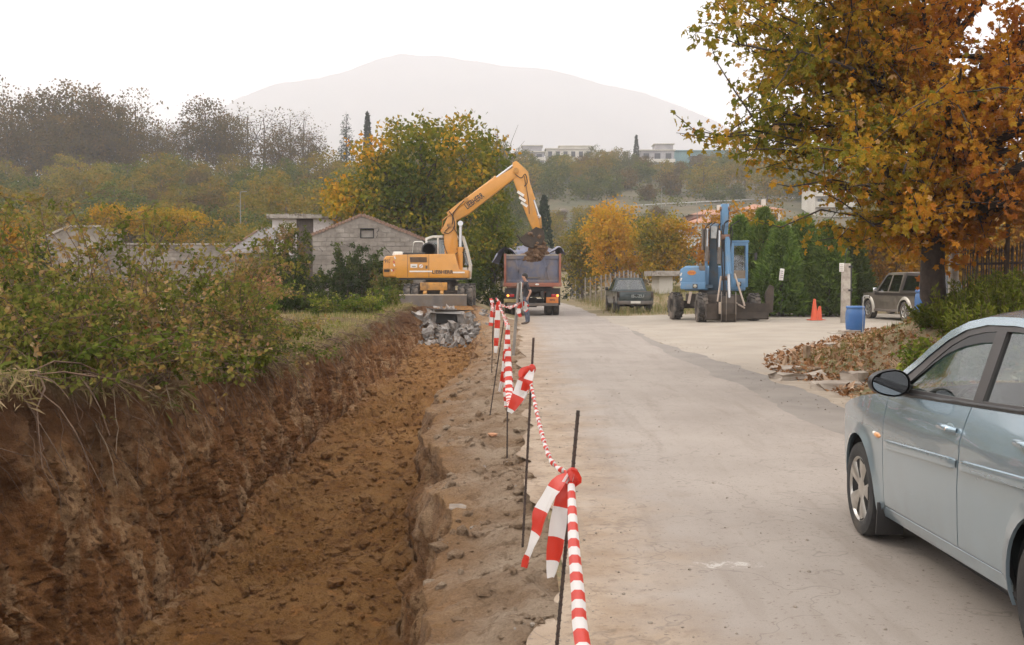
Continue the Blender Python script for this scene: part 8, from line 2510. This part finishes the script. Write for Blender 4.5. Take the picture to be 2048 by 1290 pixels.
def bank_bushes():
    # (label, x, y, width, height, canes)
    S = [('tall bramble at the left edge with dry pale seed heads', -5.35, 10.4, 2.3, 1.75, 52, 1), ('highest bramble, its top canes standing against the hill', -5.0, 12.0, 2.4, 1.95, 60, 2),
         ('dense bramble in the middle of the thicket', -4.4, 13.4, 2.0, 1.5, 54, 3), ('low bramble with bare canes hanging into the trench', -4.15, 10.3, 1.5, .9, 44, 4),
         ('bramble at the back of the thicket before the yard wall', -7.2, 15.2, 2.4, 1.2, 44, 5), ('reddish bramble near the right end of the thicket', -4.45, 15.2, 1.8, 1.2, 46, 6),
         ('bramble in the lower left corner of the thicket', -4.2, 8.9, 1.5, .9, 40, 7), ('thin bramble behind the tallest one', -7.2, 13.6, 2.4, 1.7, 40, 8)]
    for i, (lab, x, y, w, h, c, sd) in enumerate(S):
        bramble(lab, x, y, w, h, int(c * 1.15), sd + 60, over=(16 if i in (3, 6, 2, 5) else 8), size=.052, per=24)
    # upright leafy weeds, yellow green
    W = [('upright yellow-green weed clump at the right end of the bramble', -4.6, 17.3, 1.1, 1.2, 40, 31), ('upright pale weed clump beside the yellow-green one', -5.1, 18.0, 1.0, 1.25, 36, 32), ('small pale weed clump at the field edge', -4.25, 16.4, .8, .95, 28, 33), ('brown-stemmed weed clump behind the pale ones', -5.6, 18.9, 1.1, 1.0, 30, 34)]
    for lab, x, y, w, h, c, sd in W:
        bramble(lab, x, y, w, h, c, sd, mat=L_FRESH if sd != 34 else L_BRAMBLE, size=.055, per=34, arch=.35, name='weed_clump')
    # bright green plants on the lip
    for lab, x, y, w, h, sd in (('fresh green leafy plant on the trench lip', -3.95, 14.6, .7, .42, 41), ('second fresh green plant lower on the lip', -3.85, 13.5, .6, .35, 42), ('pale leaved young plant on the lip', -4.0, 15.4, .45, .45, 43),
                                ('bright green seedling clump on the far lip', -4.3, 30.5, .7, .55, 44), ('yellow-green weeds on the far corner of the field', -4.2, 33.5, .9, .7, 45), ('light green weeds beside the nettles', -5.6, 30.0, .9, .6, 46)):
        bramble(lab, x, y, w, h, 22, sd, mat=L_FRESH, size=.06, per=16, arch=.8, name='green_plant')
    # nettle bed and shrubs before the barn
    for lab, px, Y, w, h, sd, m in (('dark green nettle bed in the field', 570, 31.0, 1.6, .60, 51, L_DEEP), ('dark nettle patch right of the first', 625, 31.5, 1.5, .50, 52, L_DEEP), ('low nettle patch before the barn bushes', 680, 32.0, 1.3, .40, 53, L_DEEP), ('light weeds on the nettle bed edge', 715, 31.0, 1.1, .45, 54, L_FRESH)):
        bramble(lab, (px - 1024) / F_PX * Y, Y, w, h, 44, sd, mat=m, size=.075, per=24, arch=.6, name='nettle_bed')
    for lab, px, Y, w, h, sd, m, c in (('green shrub before the barn gable', 715, 43.5, 2.2, 2.3, 61, L_DEEP, 60), ('lower green shrub right of the gable shrub', 750, 44.0, 1.9, 1.8, 62, L_DEEP, 46), ('small dark shrub left of the gable shrub', 668, 43.0, 1.5, 1.5, 63, L_DEEP, 40),
                                    ('brownish tall shrub before the white hut', 575, 42.0, 2.2, 3.0, 64, L_BRAMBLE, 80), ('green lower half of the shrub before the white hut', 590, 41.0, 1.7, 1.7, 65, L_DEEP, 50), ('olive shrub under the excavator tail', 790, 42.5, 1.8, 1.3, 66, L_BRAMBLE, 40), ('pinkish dry shrub left of the nettle bed', 535, 36.0, 1.3, 1.0, 67, L_DRY, 34)):
        bramble(lab, (px - 1024) / F_PX * Y, Y, w, h, c, sd, mat=m, size=.10, per=22, arch=.55, name='shrub')
    for k, (px, Y, h) in enumerate(((462, 46, 1.6), (500, 46, 1.9), (520, 46.5, 2.2))):
        bramble(['low shrub at the foot of the yard wall', 'shrub before the slate shed', 'taller shrub between the shed and the hut'][k], (px - 1024) / F_PX * Y, Y, 1.6, h, 40, 70 + k, mat=L_BRAMBLE, size=.10, per=18, arch=.5, name='shrub')
bank_bushes()

def rosemary():
    rng = np.random.default_rng(71)
    labs = ['rosemary bush behind the car roof', 'rosemary bush at the foot of the plane tree', 'rosemary bush under the concrete fence post', 'tall rosemary bush by the fence at the right edge', 'rosemary bush spilling down the bank', 'rosemary bush nearest the car mirror', 'rosemary bush between trunk and fence', 'rosemary bush at the top of the bank, far side', 'rosemary bush behind the car windscreen']
    for i, (x, y, w, h) in enumerate([(7.2, 14.0, 1.3, .80), (7.1, 16.4, 1.0, .34), (7.9, 16.6, 1.2, .78), (8.4, 14.6, 1.4, .95), (6.9, 15.0, 1.1, .75), (6.2, 12.8, 1.2, .72), (7.6, 15.3, 1.2, .80), (7.7, 17.5, .9, .5), (7.0, 12.0, 1.4, .85)]):
        z0 = gz(x, y)
        t = thing('rosemary_bush', labs[i], 'bush', (x, y, z0), 0, 'rosemary on the bank')
        mb = MB(); pos = []; fd = []
        for c in range(95):
            a = rng.random() * 6.283; r = w * .5 * math.sqrt(rng.random()); p0 = np.array([math.cos(a) * r * .8, math.sin(a) * r * .8, -.03])
            d = np.array([math.cos(a) * .28 * r, math.sin(a) * .28 * r, h * rng.uniform(.55, 1.1) * (1 - .35 * (r / w) ** 2)]) + np.append(rng.normal(size=2) * .06, 0)
            P = np.array([p0 + d * s for s in (0, .35, .7, 1)]); mb.tube(P, [.006, .005, .004, .002], 3)
            m = 42; s = rng.random(m) ** .8
            pos.append(p0 + d * s[:, None] + rng.normal(size=(m, 3)) * .014); fd.append(np.repeat((d / np.linalg.norm(d))[None], m, 0) * .8 + rng.normal(size=(m, 3)) * .5)
        pos = np.concatenate(pos); fd = np.concatenate(fd)
        lf = leaves(pos, .075, rng, LANCE, 0, face=fd * 1.8, tint=.2 + .5 * rng.random(len(pos)) + .25 * (pos[:, 2] / h))
        mb.build('stems', M_STEM_DARK, t); link_mesh('foliage', leaf_mesh('foliage', [lf], L_ROSEMARY), t)
    for lab, x, y, w, h, sd in (('broad-leaved green weed below the rosemary', 5.7, 13.6, .8, .45, 81), ('green weeds by the car mirror', 5.6, 12.4, .8, .5, 83)):
        bramble(lab, x, y, w, h, 24, sd, mat=L_FRESH, size=.06, per=16, arch=.9, name='green_plant')
rosemary()

def litter():
    rng = np.random.default_rng(91)
    # dead leaves on the bank
    P = []
    while len(P) < 6500:
        x, y = rng.uniform(4.6, 11.5), rng.uniform(9, 31)
        d = float(bank_dist(x, y))
        if -.25 < d < 3.6 and rng.random() < (1.0 if d < 2.2 else .35): P.append((x, y))
    P = np.array(P); z = G(P[:, 0], P[:, 1]) + .015 + .03 * rng.random(len(P))
    pos = np.stack([P[:, 0], P[:, 1], z], -1)
    lf = leaves(pos, .075, rng, MAPLE, 0, up=2.2, tint=rng.random(len(pos)) ** 1.1, jitter=.5)
    tag(link_mesh('fallen_leaves', leaf_mesh('fallen_leaves', [lf], L_DRY)), 'dead plane leaves littering the bank', 'leaves', kind='stuff')
    # kerb stones and broken slabs along the foot of the bank
    M_ST = pm('pale_stone', (.30, .245, .195), (.40, .34, .28), 5, .95, bump=.5, bscale=30)
    for i, (px, py, sx, sy, sz, rz, lab) in enumerate(((1600, 752, .9, .35, .10, .35, 'long flat kerb slab sunk at the foot of the bank'), (1680, 772, .8, .3, .12, .3, 'second flat kerb slab nearer the car'), (1712, 768, .35, .3, .22, .8, 'rounded stone beside the kerb slabs'), (1575, 735, .5, .4, .08, .1, 'broken slab at the tip of the bank'),
                                             (1640, 738, .4, .12, .05, .6, 'pale split board on the fallen leaves'), (1585, 722, .55, .1, .05, -.2, 'pale broken plank at the bank tip'), (1615, 715, .12, .1, .35, .4, 'pale stick poking from the leaves'), (1700, 668, .5, .35, .14, .2, 'flat stone beside the blue barrel'), (1665, 690, .3, .25, .1, .5, 'small grey stone among the leaves'))):
        Yv = 2000 * (EYE - .05) / (py - HORIZON); x = (px - 1024) / F_PX * Yv
        mb = MB(); bm = bmesh.new(); bmesh.ops.create_cube(bm, size=1.0); bmesh.ops.subdivide_edges(bm, edges=bm.edges[:], cuts=2)
        r2 = np.random.default_rng(i)
        for v in bm.verts: v.co = Vector((v.co.x * sx, v.co.y * sy, v.co.z * sz)) + Vector(r2.normal(size=3)) * .035 * min(sx, 1) 
        me = bpy.data.meshes.new('kerb_stone'); bm.to_mesh(me); bm.free(); me.materials.append(M_ST if i < 4 or i > 6 else M_STEM)
        o = link_mesh('kerb_stone' if i not in (4, 5, 6) else 'broken_board', me, None, (x, Yv, gz(x, Yv) + sz * .3), (0, 0, rz))
        tag(o, lab, 'stone' if i not in (4, 5, 6) else 'board')
    # pale scraps of wood among the leaves
    Q = []
    for _ in range(240):
        y = rng.uniform(14, 24); x = float(x_kerb(y)) + rng.uniform(-.1, 1.5); Q.append((x, y, gz(x, y) + .02))
    lf = leaves(np.array(Q), .20, rng, LANCE, 0, up=2.5, tint=.75 + .25 * rng.random(len(Q)))
    tag(link_mesh('wood_scraps', leaf_mesh('wood_scraps', [lf], L_DRY)), 'pale wood chips and husks along the foot of the bank', 'wood chips', kind='stuff')
    # grit on the road and forecourt
    P = []; S = []
    for _ in range(1500):
        y = 3.5 + 30 * rng.random() ** 1.6; x = rng.choice([rng.uniform(.3, 4.2), rng.normal() * .35 + .5, rng.normal() * .3 + 4.1])
        P.append((x, y, gz(x, y) + .016)); S.append(.003 + .010 * rng.random() ** 4)
    tag(scatter_lumps('road_grit', P, S, pm('grey_grit', (.20, .165, .13), (.30, .25, .20), 30, .95), 14), 'dark grit and small stones scattered on the road', 'grit', kind='stuff')
    # single stones on the verge
    M_PB = pm('grey_pebble', (.16, .125, .095), (.24, .19, .145), 8, .9, bump=.3, bscale=40)
    shp = lump_shapes(44, 4, .7)
    for i, (px, py, s, lab) in enumerate(((968, 932, .055, 'round grey stone on the dirt verge'), (915, 1008, .075, 'flat broken asphalt piece at the trench lip'), (985, 885, .07, 'orange tile shard on the verge'), (948, 1045, .045, 'pale pebble near the trench lip'), (863, 830, .05, 'white stone at the trench lip'), (920, 680, .1, 'pale stone on the trench floor below the rubble'))):
        Yv = F_PX * (EYE + .08) / (py - HORIZON) if py > 690 else 26; x = (px - 1024) / F_PX * Yv
        V, F = shp[i % 4]
        sc = np.array([s, s * .8, s * .6]) if i != 1 else np.array([s * 1.6, s, s * .28])
        me = np_mesh('loose_stone', V * sc, F, M_PB if i != 2 else pm('orange_tile', (.42, .2, .1), (.5, .27, .16), 8, .9), smooth=False)
        col = int(np.argmin(np.abs(TRV[np.searchsorted(TRV[:, 0, 1], Yv), :, 0] - x))); zz = TRV[np.searchsorted(TRV[:, 0, 1], Yv), col, 2]
        tag(link_mesh('loose_stone', me, None, (x, Yv, zz + s * .2), (0, 0, i * 1.3)), lab, 'stone')
litter()

def grasses():
    rng = np.random.default_rng(111)
    def tufts(pos, h, n, spread, name, label, mat=L_GRASS, base=.5, lean=.5):
        p = np.repeat(pos, n, 0) + np.concatenate([rng.normal(size=(len(pos) * n, 2)) * spread, np.zeros((len(pos) * n, 1))], 1)
        shape = (np.array([[-.018, 0, 0], [.018, 0, 0], [.007, .7, .08], [-.007, .7, .08]]), np.array([[0, 1, 2, 3]]))
        hh = h * (.5 + rng.random(len(p)))
        lf = leaves(p, hh, rng, shape, 0, face=np.repeat(np.array([[0, 0, 3.0 / lean]]), len(p), 0), tint=np.repeat(base + .25 * rng.normal(size=len(pos)), n) + .12 * rng.normal(size=len(p)), jitter=0, up=0)
        tag(link_mesh(name, leaf_mesh(name, [lf], mat)), label, 'grass', kind='stuff')
    # dry grass and weeds along the field beside the trench
    y = rng.uniform(6.5, 37, 2600); x = x_lip_left(y) - .05 - np.abs(rng.normal(size=2600)) * 1.6
    tufts(np.stack([x, y, G(x, y) + .02], -1), .16, 9, .10, 'field_grass', 'dry grass and weeds on the field beside the trench', base=.5)
    y = rng.uniform(20, 48, 2600); x = rng.uniform(-13, -4.2, 2600)
    tufts(np.stack([x, y, G(x, y)], -1)[:1300], .17, 8, .22, 'meadow_grass', 'rough meadow grass before the barn', base=.62)
    # grass on the right-hand bank and the far verge
    y = rng.uniform(9, 30, 2600); x = rng.uniform(5, 12, 2600); d = bank_dist(x, y); k = (d > .5)
    x, y = x[k], y[k]
    tufts(np.stack([x, y, G(x, y)], -1), .14, 8, .12, 'bank_grass', 'green and dry grass on the leafy bank', base=.3)
    y = rng.uniform(44, 75, 1600); x = rng.uniform(4.7, 14, 1600)
    tufts(np.stack([x, y, G(x, y)], -1), .35, 8, .25, 'verge_grass', 'tall dry grass on the verge by the dark pickup', base=.5)
    # dead leaves on the field
    y = rng.uniform(8, 38, 1800); x = x_lip_left(y) - .1 - np.abs(rng.normal(size=1800)) * 1.8
    lf = leaves(np.stack([x, y, G(x, y) + .03], -1), .07, rng, KITE, 0, up=2.0, tint=rng.random(1800))
    tag(link_mesh('field_leaf_litter', leaf_mesh('field_leaf_litter', [lf], L_DRY)), 'dead leaves scattered on the field edge', 'leaves', kind='stuff')
    # matted dead grass hanging over the lip, in uneven patches
    y = rng.uniform(5.5, 37, 9000); y = y[fbm(y * 1.4, .3, 0, 7, 3) + .25 * rng.normal(size=len(y)) > -.1]; n = len(y)
    x = x_lip_left(y) + .22 * fbm(y * .55, .5, 0, 3, 4) + rng.uniform(-.3, .10, n)
    zz = z_field(y) + .10 * fbm(y * .8, 3.3, 0, 4, 3) + .01
    p = np.repeat(np.stack([x, y, zz], -1), 5, 0) + rng.normal(size=(5 * n, 3)) * np.array([.05, .09, .02]); p[:, 2] -= np.maximum(p[:, 0] - x_lip_left(p[:, 1]), 0) * 1.2
    lf = leaves(p, .04 + .14 * rng.random(5 * n) ** 2, rng, (np.array([[-.012, 0, 0], [.012, 0, 0], [.008, .6, .08], [0, 1, -.05]]), np.array([[0, 1, 2, 3]])), .7, face=np.repeat(np.array([[.5, 0, -.1]]), 5 * n, 0), tint=np.repeat(.74 + .2 * rng.normal(size=n), 5) + .15 * rng.normal(size=5 * n))
    tag(link_mesh('lip_grass', leaf_mesh('lip_grass', [lf], L_GRASS)), 'matted dead grass hanging over the trench lip', 'grass', kind='stuff')
    # roots and dead canes hanging down the cut face
    mb = MB()
    for _ in range(300):
        p, ii, kk = trench_pick(rng, C_WALL, C_WALL + 40, 6.5, 34, 1)
        p = p[0]; L = rng.uniform(.2, .75) * (1.0 if p[1] > 12 else .8)
        n = 6; s = np.linspace(0, 1, n)[:, None]
        q = p + np.array([rng.uniform(.05, .28), rng.uniform(-.25, .25), 0]) * s + np.cumsum(rng.normal(size=(n, 3)), 0) * .02
        q[:, 2] -= (L * s[:, 0] ** 1.2); q[:, 0] += .05
        rr = rng.uniform(.002, .0055); mb.tube(q, [rr * (1 - .7 * k / n) for k in range(n)], 3)
    for _ in range(70):                                 # dead canes lying over the edge
        yy = rng.uniform(7, 32); p = np.array([float(x_lip_left(yy)) - rng.uniform(0, .3), yy, float(z_field(yy)) + .1])
        e = p + np.array([rng.uniform(.2, .9), rng.uniform(-1.2, 1.2), rng.uniform(-.9, -.1)])
        mb.tube(wander(rng, p, e, 6, .1, .12), [.009, .008, .007, .006, .004, .003], 4)
    tag(mb.build('hanging_roots', M_STEM_DARK), 'dry roots and canes hanging down the cut face', 'roots', kind='stuff')
    # long pale canes drooping in front of the wall at the left
    for i, path in enumerate(([(0, 650, 9.6), (20, 740, 9.0), (55, 800, 8.6), (105, 830, 8.5)], [(165, 755, 9.4), (185, 840, 9.0), (215, 905, 8.7), (240, 1000, 8.5)], [(238, 690, 9.6), (222, 770, 9.3), (232, 860, 9.0), (226, 930, 8.8)], [(60, 735, 9.5), (120, 760, 9.2), (165, 768, 9.0)], [(300, 700, 10.2), (330, 780, 9.9), (350, 840, 9.7)])):
        P = [at(*q) for q in path]
        Q = np.concatenate([wander(rng, P[k], P[k + 1], 5, .10)[:-1] for k in range(len(P) - 1)]); mb = MB(); mb.tube(Q, list(np.linspace(.008, .003, len(Q))), 5)
        tag(mb.build('dead_cane', pm('cane_bark', (.13, .085, .05), (.25, .18, .12), 9, .9) if 'cane_bark' not in bpy.data.materials else bpy.data.materials['cane_bark'], smooth=60), ['long dead cane curving down at the left edge of the cut', 'dead cane hanging deepest into the trench', 'straight dead cane hanging beside the deepest one', 'short dead cane lying on the bank at the left', 'dead cane hanging in the middle of the bramble edge'][i], 'cane', 'dead canes over the cut')
grasses()
